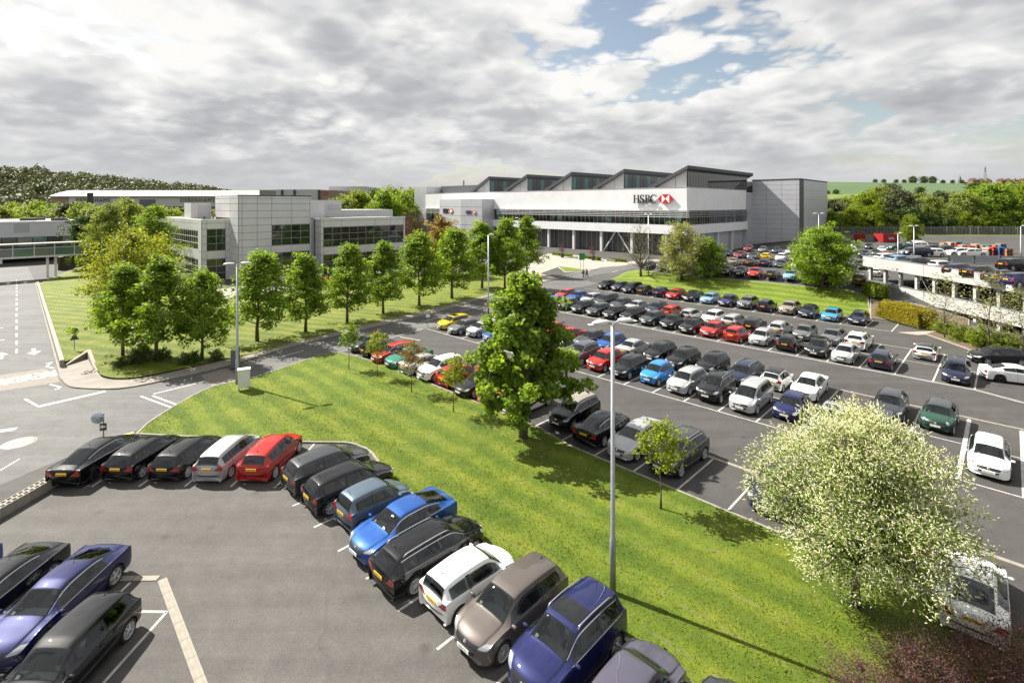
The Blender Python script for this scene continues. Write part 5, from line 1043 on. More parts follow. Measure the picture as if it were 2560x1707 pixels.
class Loft:
    def __init__(s, sp):
        s.sp = sp; st = np.array(sp['st']); s.mid = np.array([sp['L'] / 2, 0, .55]); s.n = len(st); T = [i / NS for i in range((s.n - 1) * NS + 1)]; s.T = T; s.grid = np.array([s.section([mono(st[:, k], t) for k in range(7)], t) for t in T])
    def section(s, p, t):
        x, zt, zs, ws, wt, zb, wbt = p; zb -= .05 * max(0, 1 - t / 2.0); tail = max(0, 1 - t / 3.6); ws *= 1 - .075 * tail; zs -= .055 * tail * min(1, t); wt = min(wt * .97, ws - .02); ze = max(zs + .014, zt - .075)
        wm = max(wbt, ws) + .022
        P = np.array([(wbt * .88, zb), (wbt, zb + .05), (wm, zb + .5 * (zs - zb)), (ws, zs), (ws - .18 * (ws - wt) - .01, zs + .16 * (ze - zs) + .004), (wt + .06 * (ws - wt) + .004, ze - .12 * (ze - zs)), (wt - .05, ze + .45 * (zt - ze)), (wt * .5, zt - .008), (0, zt)])
        out = []; n = len(P)
        for c in range((n - 1) * NCC + 1):
            i = min(n - 2, c // NCC); q = c / NCC - i; p0, p1, p2, p3 = P[max(0, i - 1)], P[i], P[i + 1], P[min(n - 1, i + 2)]
            if i == 0: p0 = 2 * p1 - p2
            if i == n - 2: p3 = np.array([-p1[0], p1[1]])
            v = .5 * ((2 * p1) + (p2 - p0) * q + (2 * p0 - 5 * p1 + 4 * p2 - p3) * q * q + (3 * p1 - p0 - 3 * p2 + p3) * q ** 3); out.append(v)
        out = np.array(out); wmax = .88; y = out[:, 0]; nn = s.n - 1
        f = np.clip((t - (nn - 4.0)) / 3.0, 0, 1) * .42 * (abs(y) / wmax) ** 2.4; r = np.clip((3.2 - t) / 2.4, 0, 1) * .30 * (abs(y) / wmax) ** 2.6
        return np.stack([x - f + r, y, out[:, 1]], 1)
    def at(s, t, c):
        ti = min(max(t * NS, 0), len(s.T) - 1.001); ci = min(max(c * NCC, 0), s.grid.shape[1] - 1.001); i, j = int(ti), int(ci); a, b = ti - i, ci - j; g = s.grid
        return (g[i, j] * (1 - a) + g[i + 1, j] * a) * (1 - b) + (g[i, j + 1] * (1 - a) + g[i + 1, j + 1] * a) * b
    def nrm(s, t, c):
        e = .06; du = s.at(t + e, c) - s.at(t - e, c); dv = s.at(t, min(8, c + e)) - s.at(t, c - e); n = np.cross(du, dv); l = np.linalg.norm(n); n = n / l if l > 1e-9 else np.array([0, 0, 1.0])
        return n
    def patch(s, t0, t1, c0, c1, off, nt=8, nc=8, side=0, name='patch', m=None, inset=0.0):
        """side 0: across the car from c0 on one flank to c0 on the other; +1/-1: on one flank between c0 and c1 (numbers or functions of 0..1)"""
        V = []; F_ = []; f = lambda a, u: a(u) if callable(a) else a
        for i in range(nt + 1):
            u = i / nt
            for j in range(nc + 1):
                w = j / nc; 
                if side == 0:
                    q = w * 2 - 1; c = 8 - abs(q) * (8 - f(c0, u)); sg = 1 if q >= 0 else -1
                else: c = f(c0, u) + (f(c1, u) - f(c0, u)) * w; sg = side
                tt = f(t0, w) + (f(t1, w) - f(t0, w)) * u
                p = s.at(tt, c); n = s.nrm(tt, min(c, 7.9)); n = n if n @ (p - s.mid) > 0 else -n
                if c > 7.6: n = np.array([n[0], 0, n[2]])
                p = p + n * off; V.append((p[0], p[1] * sg, p[2]))
        for i in range(nt):
            for j in range(nc):
                a = i * (nc + 1) + j; q = (a, a + 1, a + nc + 2, a + nc + 1); F_.append(q if side <= 0 else q[::-1])
        return arr_mesh(name, V, F_, m, True)
def paint(name, c, metal=.35, rough=.32):
    m = mat('carpaint_' + name, c, .42, metal * .55, coat=1.0, spec=.06); m.node_tree.nodes['Principled BSDF'].inputs['Coat Roughness'].default_value = .018; return m
PAINT = {'black': ((.0032, .0036, .005), .05), 'navy': ((.010, .014, .038), .35), 'dark grey': ((.038, .041, .046), .5), 'grey': ((.115, .12, .128), .55), 'silver': ((.36, .37, .38), .6), 'white': ((.72, .72, .71), .0), 'red': ((.36, .014, .012), .1), 'dark red': ((.16, .012, .015), .3), 'blue': ((.012, .065, .25), .35), 'deep blue': ((.008, .011, .062), .3), 'bright blue': ((.02, .19, .55), .3), 'light blue': ((.18, .32, .48), .45), 'cyan blue': ((.05, .25, .42), .4), 'steel blue': ((.075, .105, .14), .5), 'yellow': ((.62, .42, .012), .1), 'green': ((.012, .055, .035), .35), 'teal green': ((.02, .15, .10), .3), 'bronze': ((.095, .082, .075), .5), 'beige': ((.30, .27, .22), .5), 'purple': ((.020, .018, .085), .4), 'purple grey': ((.075, .07, .10), .5), 'brown': ((.06, .042, .032), .45), 'gold': ((.25, .21, .15), .5)}
for k, (c, me_) in PAINT.items(): paint(k, c, me_)
def car_glass():
    m, nt, N, L, b = nodes('car_glass'); tr = N.new('ShaderNodeBsdfTransparent'); tr.inputs[0].default_value = (.34, .39, .385, 1); gl = N.new('ShaderNodeBsdfGlossy'); gl.inputs['Roughness'].default_value = .015; gl.inputs[0].default_value = (.95, .97, 1, 1)
    fr = N.new('ShaderNodeFresnel'); ge = N.new('ShaderNodeNewGeometry'); io = N.new('ShaderNodeMath'); io.operation = 'MULTIPLY_ADD'; L.new(ge.outputs['Backfacing'], io.inputs[0]); io.inputs[1].default_value = 1 / 1.62 - 1.62; io.inputs[2].default_value = 1.62; L.new(io.outputs[0], fr.inputs[0]); mx = N.new('ShaderNodeMixShader'); L.new(fr.outputs[0], mx.inputs[0]); L.new(tr.outputs[0], mx.inputs[1]); L.new(gl.outputs[0], mx.inputs[2]); L.new(mx.outputs[0], N['Material Output'].inputs[0])
car_glass(); mat('car_trim', (.012, .012, .013), .35); mat('roof_glass', (.008, .009, .010), .03, spec=.6); mat('cabin', (.030, .030, .032), .8); mat('seat_cloth', (.055, .055, .058), .9); mat('tyre', (.016, .016, .017), .85); mat('rim', (.50, .51, .52), .32, .35); mat('rim_dark', (.06, .06, .065), .35, .7)
mat('headlight', (.30, .32, .34), .12, .35, coat=1.0); mat('taillight', (.30, .010, .010), .12, coat=1.0); mat('plate_white', (.70, .70, .66), .5); mat('plate_yellow', (.72, .42, .02), .5); mat('chrome', (.62, .63, .64), .12, .9); mat('underbody', (.010, .010, .011), .9); mat('plate_text', (.02, .02, .02), .6); mat('sticker', (.6, .62, .5), .6)
def wheel_meshes():
    t = MB(); t.lathe([(.70, -.10), (.93, -.105), (1.0, -.075), (1.0, .075), (.93, .108), (.74, .10), (.70, .07)], 28, 'Y'); tyre = t.mesh('tyre', MT['tyre'], True)
    def rim(nsp, w, m, nm):
        r = MB(); r.lathe([(.75, .098), (.71, .105), (.68, .07), (.68, -.02)], 28, 'Y'); r.lathe([(.0, .10), (.13, .10), (.15, .07)], 12, 'Y')
        for i in range(nsp):
            a = 2 * math.pi * i / nsp; c, s_ = math.cos(a), math.sin(a)
            P = [(.10, -w * .7, .095), (.10, w * .7, .095), (.69, w * .55, .085), (.69, -w * .55, .085), (.10, -w * .8, .02), (.10, w * .8, .02), (.69, w * .7, .0), (.69, -w * .7, .0)]
            r.add([(p[0] * c - p[1] * s_, p[2], p[0] * s_ + p[1] * c) for p in P], [(0, 1, 2, 3), (1, 5, 6, 2), (0, 3, 7, 4)])
        return r.mesh(nm, m, False)
    disc = MB(); disc.lathe([(.68, -.02), (.3, -.025), (.0, -.03)], 20, 'Y')
    return tyre, [rim(5, .15, MT['rim'], 'rim'), rim(10, .07, MT['rim'], 'rim'), rim(7, .10, MT['rim'], 'rim'), rim(5, .13, MT['rim_dark'], 'rim')], disc.mesh('brake_disc', MT['rim_dark'])
TYRE, RIMS, DISC = wheel_meshes()
CAR = {}
def car_kit(kind):
    sp = SPEC[kind]; L = Loft(sp); g = L.grid.copy(); nt, nc, _ = g.shape; R = sp['r'] + .055
    for xc in sp['wb']:                                     # wheel arches: lower skin lifted to the arch line
        for i in range(nt):
            for j in range(int(3.2 * NCC)):
                dx = abs(g[i, j, 0] - xc)
                if dx < R: g[i, j, 2] = max(g[i, j, 2], sp['r'] + math.sqrt(R * R - dx * dx))
    V = []; 
    for i in range(nt):
        for j in range(nc): V.append(g[i, j])
        for j in range(nc - 2, -1, -1): V.append(g[i, j] * np.array([1, -1, 1]))
    W = 2 * nc - 1; Q = [(i * W + j, i * W + j + 1, (i + 1) * W + j + 1, (i + 1) * W + j) for i in range(nt - 1) for j in range(W - 1)]
    me = bpy.data.meshes.new('body'); hole = set()
    def cut(t0, t1, c0, c1):
        for i in range(nt - 1):
            if i / NS < t0 + .02 or (i + 1) / NS > t1 - .02: continue
            for j in range(nc - 1):
                if j / NCC >= c0 and (j + 1) / NCC <= c1 + 1e-6: hole.add((i, j)); hole.add((i, W - 2 - j))
    cut(sp['ws'][0], sp['ws'][1], 5.6, 8.0); cut(sp['rw'][0], sp['rw'][1], 5.75, 8.0)
    for a_, b_ in sp['sw']: cut(a_, b_ - (.3 if b_ == sp['sw'][-1][1] else 0), 3.5, 4.8)
    faces = [q[::-1] for k_, q in enumerate(Q) if (k_ // (W - 1), k_ % (W - 1)) not in hole] + [tuple(range(W)), tuple((nt - 1) * W + j for j in range(W - 1, -1, -1))]
    me.from_pydata([tuple(v) for v in V], [], faces); me.polygons.foreach_set('use_smooth', [True] * (len(faces) - 2) + [False] * 2); me.materials.append(MT['carpaint_black']); me.update()
    kit = {'body': me, 'sp': sp}
    ln = sp['L']; W2 = max(r[3] for r in sp['st'])
    kit['under'] = MB().box((ln / 2, 0, .27), (ln * .9, W2 * 1.3, .14)).mesh('underbody', MT['underbody'])
    cg = MT['car_glass']; t0, t1 = sp['ws']
    kit['windscreen'] = L.patch(t0, t1, lambda u: 5.55 - .35 * u, None, .006, 8, 14, 0, 'windscreen', cg)
    t0, t1 = sp['rw']; kit['rear_window'] = L.patch(t0, t1, lambda u: 5.35 + .35 * u, None, .006, 8, 14, 0, 'rear_window', cg)
    kit['side_window'] = {}; kit['trim'] = {}
    for sd in (1, -1):
        wins = []
        for k, (a, b) in enumerate(sp['sw']):
            last = k == len(sp['sw']) - 1
            wins.append(L.patch(a, b if not last else (lambda w, b=b: b - .35 * w), 3.42, 4.88 if not last else (lambda u: 4.9 - .25 * max(0, u - .75)), .009, 8 if last else 5, 5, sd, 'side_window', cg))
        kit['side_window'][sd] = wins
        kit['trim'][sd] = [L.patch(sp['sw'][q_][1] - .04, sp['sw'][q_ + 1][0] + .04, 3.36, 4.95, .005, 2, 5, sd, 'door_pillar', MT['car_trim']) for q_ in range(len(sp['sw']) - 1)]
    kit['wline'] = [L.patch(sp['sw'][0][0] - .06, sp['sw'][-1][1] - .02, lo_, hi_, .010, 22, 1, sd, 'window_line', MT['chrome']) for sd in (1, -1) for lo_, hi_ in ((3.34, 3.42), (4.90, 4.98))]
    hl, tl = sp['hl'], sp['tl']
    if sp.get('roundlamp'):
        mb = MB(); mb.lathe([(.001, .055), (.06, .05), (.11, .025), (.125, 0), (.14, -.005), (.14, -.05)], 18, 'Z'); rl = mb.mesh('headlight', MT['headlight'], True); kit['roundlamp'] = rl; p = L.at(12.15, 5.0); kit['rlpos'] = p
    kit['headlight'] = {s_: L.patch(hl[0], hl[1], lambda u: 3.05 + .0 * u, lambda u: 4.6 + 1.6 * u, .007, 7, 6, s_, 'headlight', MT['headlight']) for s_ in (1, -1)}
    kit['tail_light'] = {s_: L.patch(tl[0], tl[1], 2.55, lambda u: 6.7 - 1.6 * u, .007, 6, 6, s_, 'tail_light', MT['taillight']) for s_ in (1, -1)}
    n_ = L.n - 1
    kit['grille'] = L.patch(n_ - 2.0, n_ - 1.15, 6.0, None, .008, 4, 10, 0, 'grille', MT['car_trim']); kit['intake'] = L.patch(n_ - .75, n_ - .02, 6.0, None, .008, 4, 10, 0, 'air_intake', MT['car_trim']); kit['rear_valance'] = L.patch(.0, .55, 4.6, None, .007, 4, 8, 0, 'rear_valance', MT['car_trim'])
    def center_at(z, front):
        ts = np.linspace(n_ - 3, n_, 60) if front else np.linspace(3, 0, 60)
        for t in ts:
            p = L.at(t, 8)
            if p[2] <= z: return p
        return L.at(n_ if front else 0, 8)
    pf = center_at(.50 if not sp.get('clad') else .60, True); pr = center_at(.80 if kind not in ('suv', 'suv_b', 'mpv') else .92, False)
    kit['pf'] = (pf[0] + .02, 0, pf[2]); kit['pr'] = (pr[0] - .025, 0, pr[2]); kit['badge'] = (center_at(.66 if kind not in ('suv', 'suv_b') else .8, True)[0] + .012, 0, .66 if kind not in ('suv', 'suv_b') else .8)
    mb = MB(); mb.lathe([(.0, -.075), (.05, -.068), (.072, -.03), (.074, .03), (.06, .062), (.0, .07)], 12, 'Y'); kit['mirror'] = mb.mesh('mirror', MT['carpaint_black'], True); kit['stalk'] = MB().box((0, 0, 0), (.06, .16, .03)).mesh('mirror_stalk', MT['car_trim'])
    pm = L.at(sp['ws'][1] - .25, 3.6); kit['mpos'] = pm
    seam = []
    for sd in (1, -1):
        for t in ([sp['sw'][0][1] + .05, sp['ws'][1] + .28] if kind not in ('coupe',) else [sp['sw'][1][0] - .04, sp['ws'][1] + .28]):
            seam.append(L.patch(t - .012, t + .012, 1.0, 3.35, .003, 1, 8, sd, 'door_seam', MT['car_trim']))
    kit['seam'] = seam
    mb = MB(); roofx = L.at(sp['ws'][0], 8)[0]; base = L.at(sp['ws'][1], 8); zs_ = .30 if kind not in ('suv', 'suv_b', 'mpv') else .42
    mb.box((ln * .5, 0, zs_ + .02), (ln * .66, W2 * 1.82, .05)); kit['interior'] = mb.mesh('cabin_floor', MT['cabin']); kit['dash'] = MB().box((base[0] - .18, 0, base[2] - .22), (.46, W2 * 1.5, .22)).mesh('dashboard', MT['cabin'])
    mb = MB(); mb.box((0, 0, .12), (.50, .50, .18)); mb.box((-.27, 0, .42), (.14, .48, .58), M=Matrix.Rotation(-.22, 3, 'Y')); mb.box((-.37, 0, .79), (.09, .26, .18), M=Matrix.Rotation(-.22, 3, 'Y')); kit['seat'] = mb.mesh('seat', MT['seat_cloth'])
    fx_ = roofx - .02; kit['seats'] = [(fx_, .37, zs_ + .03), (fx_, -.37, zs_ + .03), (fx_ - .88, .36, zs_ + .05), (fx_ - .88, -.36, zs_ + .05)]
    mb = MB(); mb.lathe([(.165, -.012), (.19, 0), (.165, .012), (.15, 0), (.165, -.012)], 18); mb.box((0, 0, 0), (.30, .04, .015)); kit['steer'] = mb.mesh('steering_wheel', MT['cabin']); kit['steerp'] = (base[0] - .44, -.37, base[2] - .10)
    hd = []
    for sd in (1, -1):
        for t in ([sp['sw'][0][1] - .25, sp['sw'][-1][0] + .35] if kind not in ('coupe', 'mini', 'city') else [sp['sw'][-1][0] + .3]):
            hd.append(L.patch(t - .06, t + .14, 2.62, 2.78, .022, 2, 1, sd, 'door_handle', None))
    kit['handle'] = hd
    if sp.get('rails'):
        kit['rails'] = []
        for sd in (1, -1):
            pts = [L.at(t, 5.75) for t in np.linspace(4.6, 7.7, 9)]; mb = MB(); mb.tube([(p[0], p[1] * sd, p[2] + (.05 if 0 < i < 8 else -.01)) for i, p in enumerate(pts)], .022, 6); kit['rails'].append(mb.mesh('roof_rail', MT['chrome'], True))
    if sp.get('clad'): kit['clad'] = [L.patch(1.0, n_ - 1.2, .3, 1.25, .006, 30, 2, sd, 'sill_cladding', MT['car_trim']) for sd in (1, -1)]
    ra = L.at({'sedan': 6.3, 'lift': 6.3, 'coupe': 5.35}.get(kind, 4.75), 8); kit['ant'] = ra
    kit['sunroof'] = L.patch(6.1 if kind not in ('sedan', 'lift') else 7.1, 7.6 if kind not in ('sedan', 'lift') else 8.5, 6.3, None, .006, 5, 8, 0, 'sunroof', MT['roof_glass'])
    kit['stick'] = L.at(sp['ws'][1] - .12, 6.6), L.nrm(sp['ws'][1] - .12, 6.6)
    roof = L.patch(4.05 if kind not in ('sedan', 'lift') else 6.0, sp['ws'][0] - .02, 5.4, None, .004, 14, 12, 0, 'roof_panel', MT['carpaint_black']); kit['roof'] = roof
    CAR[kind] = kit
for k in SPEC: car_kit(k)
ANT = MB().tube([(0, 0, 0), (-.11, 0, .16)], .009, 5).mesh('antenna', MT['car_trim']); FINM = MB().add([(0, .03, 0), (0, -.03, 0), (-.16, 0, .06), (.10, 0, 0)], [(0, 2, 1), (0, 3, 2), (1, 2, 3)]).mesh('antenna', MT['car_trim'])
PLW = MB().box((0, 0, 0), (.018, .52, .112)).mesh('number_plate', MT['plate_white']); PLY = MB().box((0, 0, 0), (.018, .52, .112)).mesh('number_plate', MT['plate_yellow'])
BADGE = MB().lathe([(.0, .012), (.055, .01), (.065, 0)], 14, 'Z').mesh('badge', MT['chrome'], True)
STK = MB().box((0, 0, 0), (.004, .10, .10)).mesh('tax_disc', MT['sticker'])
CR = random.Random(3)
def put_car(kind, color, pos, ang, label, group, near=2, plate=None, sc=1.0, rim=None, extra=(), z=0.0):
    """near: 2 full detail, 1 mid, 0 far; ang is the direction of the nose"""
    if kind == 'hatch': kind = random.Random(label + 'k').choice(['hatch', 'hatch_b', 'hatch_c'])
    elif kind == 'sedan' and random.Random(label).random() < .3: kind = 'lift'
    elif kind == 'suv' and random.Random(label).random() < .4: kind = 'suv_b'
    k = CAR[kind]; sp = k['sp']; L = sp['L']; W2 = max(r[3] for r in sp['st'])
    root = empty({'suv': 'parked_suv', 'mpv': 'parked_people_carrier', 'estate': 'parked_estate_car', 'sedan': 'parked_saloon', 'coupe': 'parked_coupe', 'lift': 'parked_saloon', 'suv_b': 'parked_suv'}.get(kind, 'parked_hatchback'), (pos[0], pos[1], z + pos[2] if len(pos) > 2 else z), ang, label, 'car', group); vr = random.Random(label); root.scale = (sc * vr.uniform(.965, 1.035), sc * vr.uniform(.985, 1.015), sc * vr.uniform(.965, 1.035))
    off = Vector((-L / 2, 0, 0)); pm = MT['carpaint_' + color]
    def part(name, me, m=None, loc=None, par=root, rot=None, sc_=None):
        o = bpy.data.objects.new(name, me); col.objects.link(o); o.parent = par; o.location = (off + Vector(loc or (0, 0, 0))) if par is root else (loc or (0, 0, 0))
        if rot: o.rotation_euler = rot
        if sc_: o.scale = sc_
        if m is not None: o.material_slots[0].link = 'OBJECT'; o.material_slots[0].material = m
        return o
    body = part('body', k['body'], pm); part('underbody', k['under'], par=body); part('cabin_floor', k['interior']); part('dashboard', k['dash'])
    if near or not near:
        for sp_ in k['seats'][:4 if near else 2]: part('seat', k['seat'], None, sp_)
    if near: part('steering_wheel', k['steer'], None, k['steerp'], rot=(0, math.radians(62), 0))
    part('windscreen', k['windscreen']); part('rear_window', k['rear_window'])
    for sd in (1, -1):
        if near:
            for tm0 in k['trim'][sd]: part('door_pillar', tm0)
        for w in k['side_window'][sd]: part('side_window', w)
        if k.get('roundlamp'): p = k['rlpos']; part('headlight', k['roundlamp'], None, (p[0] - .03, p[1] * sd * .96, p[2] - .01), rot=(0, math.radians(68), 0))
        else: part('headlight', k['headlight'][sd])
        part('tail_light', k['tail_light'][sd])
        if near:
            p = k['mpos']; mo = part('mirror', k['mirror'], pm, (p[0] - .02, (p[1] + .12) * sd, p[2] + .035), sc_=(.8, 1.3, .85)); link('mirror_stalk', k['stalk'], mo, None, (0, -.075 * sd, -.05))
    if near:
        part('grille', k['grille']); part('air_intake', k['intake']); part('rear_valance', k['rear_valance']); part('badge', BADGE, None, k['badge'], rot=(0, math.radians(75), 0))
        for me in k['seam']: part('door_seam', me)
        for me in k['handle']:
            if not me.materials: me.materials.append(MT['carpaint_black'])
            part('door_handle', me, pm)
        st, sn = k['stick']; part('tax_disc', STK, None, (st[0] + sn[0] * .012, -st[1], st[2] + sn[2] * .012), rot=(0, -math.atan2(sn[2], sn[0]), 0))
        part('antenna', ANT if CR.random() < .6 else FINM, None, tuple(k['ant'] - np.array([0, 0, .004])))
    f = part('number_plate', PLW, None, k['pf']); r = part('number_plate', PLY, None, k['pr'])
    if plate:
        tm_ = text_mesh(plate, .092, MT['plate_text'], .0)
        o = link('plate_lettering', tm_, f, None, (.0105, 0, 0), (math.radians(90), 0, math.radians(90))); o2 = link('plate_lettering', tm_, r, None, (-.0105, 0, 0), (math.radians(90), 0, math.radians(-90))); o['kind'] = 'stuff'; o2['kind'] = 'stuff'
    ri = RIMS[rim if rim is not None else CR.randrange(3)]
    for xc in sp['wb']:
        for sd in (1, -1):
            w = part('wheel', TYRE, None, (xc, sd * (W2 - .095), sp['r'] + .003), sc_=(sp['r'], 1.0, sp['r']))
            if sd < 0: w.rotation_euler = (0, 0, math.pi)
            link('rim', ri, w)
            if near == 2: link('brake_disc', DISC, w)
    if near and 'rails' in k and 'norails' not in extra:
        for me in k['rails']: part('roof_rail', me)
    if near == 2 and kind in ('coupe', 'lift', 'estate', 'mpv', 'suv', 'suv_b') and color != 'white':
        for me in k['wline']: part('window_line', me)
    if 'clad' in k and near:
        for me in k['clad']: part('sill_cladding', me)
    for e in extra:
        if e == 'sunroof': part('sunroof', k['sunroof'])
        elif e.startswith('roof:'): part('roof_panel', k['roof'], MT['carpaint_' + e[5:]])
    return root
AN = math.atan2(-VV.y, -VV.x); AF = math.atan2(VV.y, VV.x)      # nose towards the camera / away
WORD = {'hatch': 'hatchback', 'city': 'small city car', 'sedan': 'saloon', 'coupe': 'coupe', 'estate': 'estate car', 'suv': 'SUV', 'mpv': 'people carrier', 'mini': 'round-nosed hatchback', 'hatch_b': 'hatchback', 'hatch_c': 'hatchback', 'lift': 'fastback', 'suv_b': 'SUV'}
def row(lst, b, rowname, group, near=1, flip=0.0):
    """lst of (a, kind, colour, nose 'n' near / 'f' away, plate, extras)"""
    lst = sorted(lst, key=lambda e: -e[0])
    for i, e in enumerate(lst):
        a, kind, c, nose = e[:4]; plate = e[4] if len(e) > 4 else None; ex = e[5] if len(e) > 5 else ()
        L = SPEC[kind]['L']; jb = CR.uniform(-.28, .28); p = AB(a + CR.uniform(-.14, .14), b + jb)
        put_car(kind, c, p, (AN if nose == 'n' else AF) + CR.uniform(-.035, .035), '%s %s, %s from left in %s' % (c, WORD[kind], ORD[i], rowname), group, near, plate, 1.0, None, ex)
row([(13.5, 'hatch', 'navy', 'n'), (16.2, 'hatch', 'cyan blue', 'n'), (18.8, 'hatch', 'navy', 'n'), (21.4, 'suv', 'gold', 'n'), (24.0, 'hatch', 'navy', 'f'), (26.6, 'suv', 'grey', 'n'), (29.4, 'hatch', 'purple', 'n'), (32.1, 'hatch', 'light blue', 'n'), (34.7, 'sedan', 'black', 'n'), (37.3, 'hatch', 'red', 'n'), (39.9, 'hatch', 'deep blue', 'f'), (42.5, 'hatch', 'dark grey', 'f'), (45.0, 'mpv', 'black', 'n'), (47.6, 'hatch', 'navy', 'n'), (50.2, 'hatch', 'black', 'n')], 75.2, 'the far island row', 'cars along the far grass island')
row([(11.0, 'suv', 'white', 'f', None, ('sunroof', 'norails')), (13.5, 'hatch', 'grey', 'n'), (16.1, 'hatch', 'grey', 'n'), (18.7, 'hatch', 'silver', 'f'), (21.3, 'hatch', 'black', 'f'), (23.8, 'estate', 'silver', 'f'), (26.4, 'hatch', 'white', 'n'), (29.0, 'hatch', 'silver', 'f'), (31.5, 'hatch', 'red', 'f'), (34.1, 'hatch', 'navy', 'n'), (36.7, 'sedan', 'silver', 'f'), (39.3, 'sedan', 'dark grey', 'n'), (41.8, 'mpv', 'dark grey', 'n'), (44.4, 'hatch', 'silver', 'n'), (47.0, 'sedan', 'blue', 'n'), (49.5, 'mini', 'red', 'n'), (5.85, 'mini', 'white', 'f', None, ('roof:black',))], 62.6, 'the middle double row, back', 'cars in the back of the middle double row')
row([(3.3, 'mpv', 'navy', 'n', 'BF12 CVX'), (8.4, 'hatch', 'navy', 'f', 'YH03 DDN'), (11.0, 'sedan', 'silver', 'n'), (13.5, 'hatch', 'black', 'n', 'YG57 EKX'), (16.1, 'hatch', 'black', 'f', 'LM06 KFD'), (18.7, 'hatch', 'silver', 'n'), (21.2, 'hatch', 'red', 'f'), (23.8, 'hatch', 'red', 'n'), (26.3, 'hatch', 'black', 'n'), (28.9, 'hatch', 'black', 'n'), (31.6, 'hatch', 'dark grey', 'n'), (34.2, 'hatch', 'black', 'n'), (36.8, 'hatch', 'black', 'n'), (39.3, 'hatch', 'dark grey', 'n'), (41.85, 'hatch', 'black', 'n'), (44.4, 'city', 'grey', 'n'), (47.0, 'hatch', 'blue', 'n'), (49.5, 'hatch', 'light blue', 'n')], 56.9, 'the middle double row, front', 'cars in the front of the middle double row')
row([(3.3, 'mini', 'green', 'n', 'WU17 XNR', ('roof:dark grey',)), (6.0, 'hatch', 'dark grey', 'n'), (11.0, 'sedan', 'white', 'n'), (13.5, 'city', 'white', 'f', None, ('roof:black',)), (16.0, 'estate', 'navy', 'n'), (18.6, 'hatch', 'black', 'n'), (21.2, 'hatch', 'black', 'n'), (23.7, 'hatch', 'black', 'n'), (26.3, 'sedan', 'silver', 'f'), (28.9, 'hatch', 'blue', 'n'), (31.4, 'sedan', 'dark grey', 'n'), (34.0, 'coupe', 'red', 'f'), (36.5, 'hatch', 'red', 'f'), (39.0, 'hatch', 'white', 'n'), (41.6, 'hatch', 'purple', 'n'), (44.2, 'estate', 'silver', 'f')], 44.2, 'the near double row, back', 'cars in the back of the near double row')
row([(.75, 'hatch', 'white', 'n', 'HK16 UPC'), (5.8, 'estate', 'navy', 'n'), (8.35, 'sedan', 'silver', 'n', None, ('sunroof',)), (10.9, 'city', 'deep blue', 'n', 'FV17 WMC'), (13.4, 'mpv', 'silver', 'n', 'BL07 XWC'), (15.95, 'suv', 'black', 'n', 'YK64 FZH'), (18.5, 'hatch', 'silver', 'n', 'YP57 KOE'), (21.0, 'city', 'bright blue', 'n', 'FT11 YKR'), (23.6, 'hatch', 'black', 'n', 'FX62 GLV'), (26.1, 'hatch', 'red', 'n', 'YJ11 RZE'), (28.7, 'suv', 'purple grey', 'n'), (31.3, 'hatch', 'white', 'n'), (33.8, 'hatch', 'black', 'n'), (36.4, 'sedan', 'dark grey', 'n'), (39.8, 'hatch', 'blue', 'n'), (42.4, 'hatch', 'silver', 'n'), (45.0, 'sedan', 'grey', 'n'), (47.6, 'hatch', 'yellow', 'n', None, ('sunroof',))], 38.7, 'the near double row, front', 'cars in the front of the near double row', 2)
row([(46.4, 'hatch', 'dark grey', 'n'), (44.1, 'estate', 'black', 'f'), (41.8, 'estate', 'red', 'n'), (39.5, 'coupe', 'teal green', 'n'), (37.2, 'sedan', 'silver', 'f'), (34.8, 'suv', 'white', 'n', None, ('norails',)), (32.3, 'hatch', 'red', 'f'), (29.9, 'sedan', 'black', 'n'), (27.4, 'hatch', 'red', 'n'), (24.9, 'hatch', 'white', 'n'), (20.95, 'suv', 'black', 'n', 'LB15 UAJ', ('roof:beige', 'norails')), (18.4, 'sedan', 'black', 'f', 'MD64 OXP'), (15.95, 'sedan', 'silver', 'n', 'YK54 TVD'), (13.45, 'suv', 'dark grey', 'n', 'YA17 EKG'), (8.35, 'hatch', 'navy', 'n')], 27.15, 'the row beside the maple lawn', 'cars along the right edge of the lawn', 2)
put_car('lift', 'white', AB(.95, 25.1), AF + .03, 'white fastback half hidden by the blossom tree at the right edge', 'cars along the right edge of the lawn', 2, 'YN14 XNP', 1.02)
# front lot, diagonal row along the lawn
FR = [(26.1, 'hatch', 'dark grey', 'f', 'YG09 FHR', ()), (23.75, 'hatch', 'black', 'f', 'YH11 KVL', ()), (21.4, 'city', 'steel blue', 'f', 'YN54 AHJ', ()), (19.1, 'lift', 'blue', 'n', 'KP13 DVL', ()), (16.85, 'estate', 'black', 'f', 'LG08 HZA', ()), (14.55, 'hatch_c', 'white', 'f', 'YF12 BNZ', ()), (12.45, 'hatch_b', 'bronze', 'n', 'FJ62 KVU', ()), (10.0, 'suv', 'deep blue', 'n', 'YE18 OLM', ('sunroof',)), (7.7, 'hatch', 'purple grey', 'f', 'YP10 HLD', ()), (5.4, 'sedan', 'dark grey', 'f', None, ())]
for i, (a, k, c, nose, pl, ex) in enumerate(FR):
    put_car(k, c, AB(a, 12.75 if k not in ('estate', 'coupe') else 12.6), (AN if nose == 'n' else AF) + CR.uniform(-.015, .015), '%s %s, %s from back in the diagonal row by the lawn' % (c, WORD[k], ORD[i]), 'cars in the diagonal front row', 2, pl, (1.0 if i == 5 else 1.06), (1 if i in (3, 4) else None), ex)
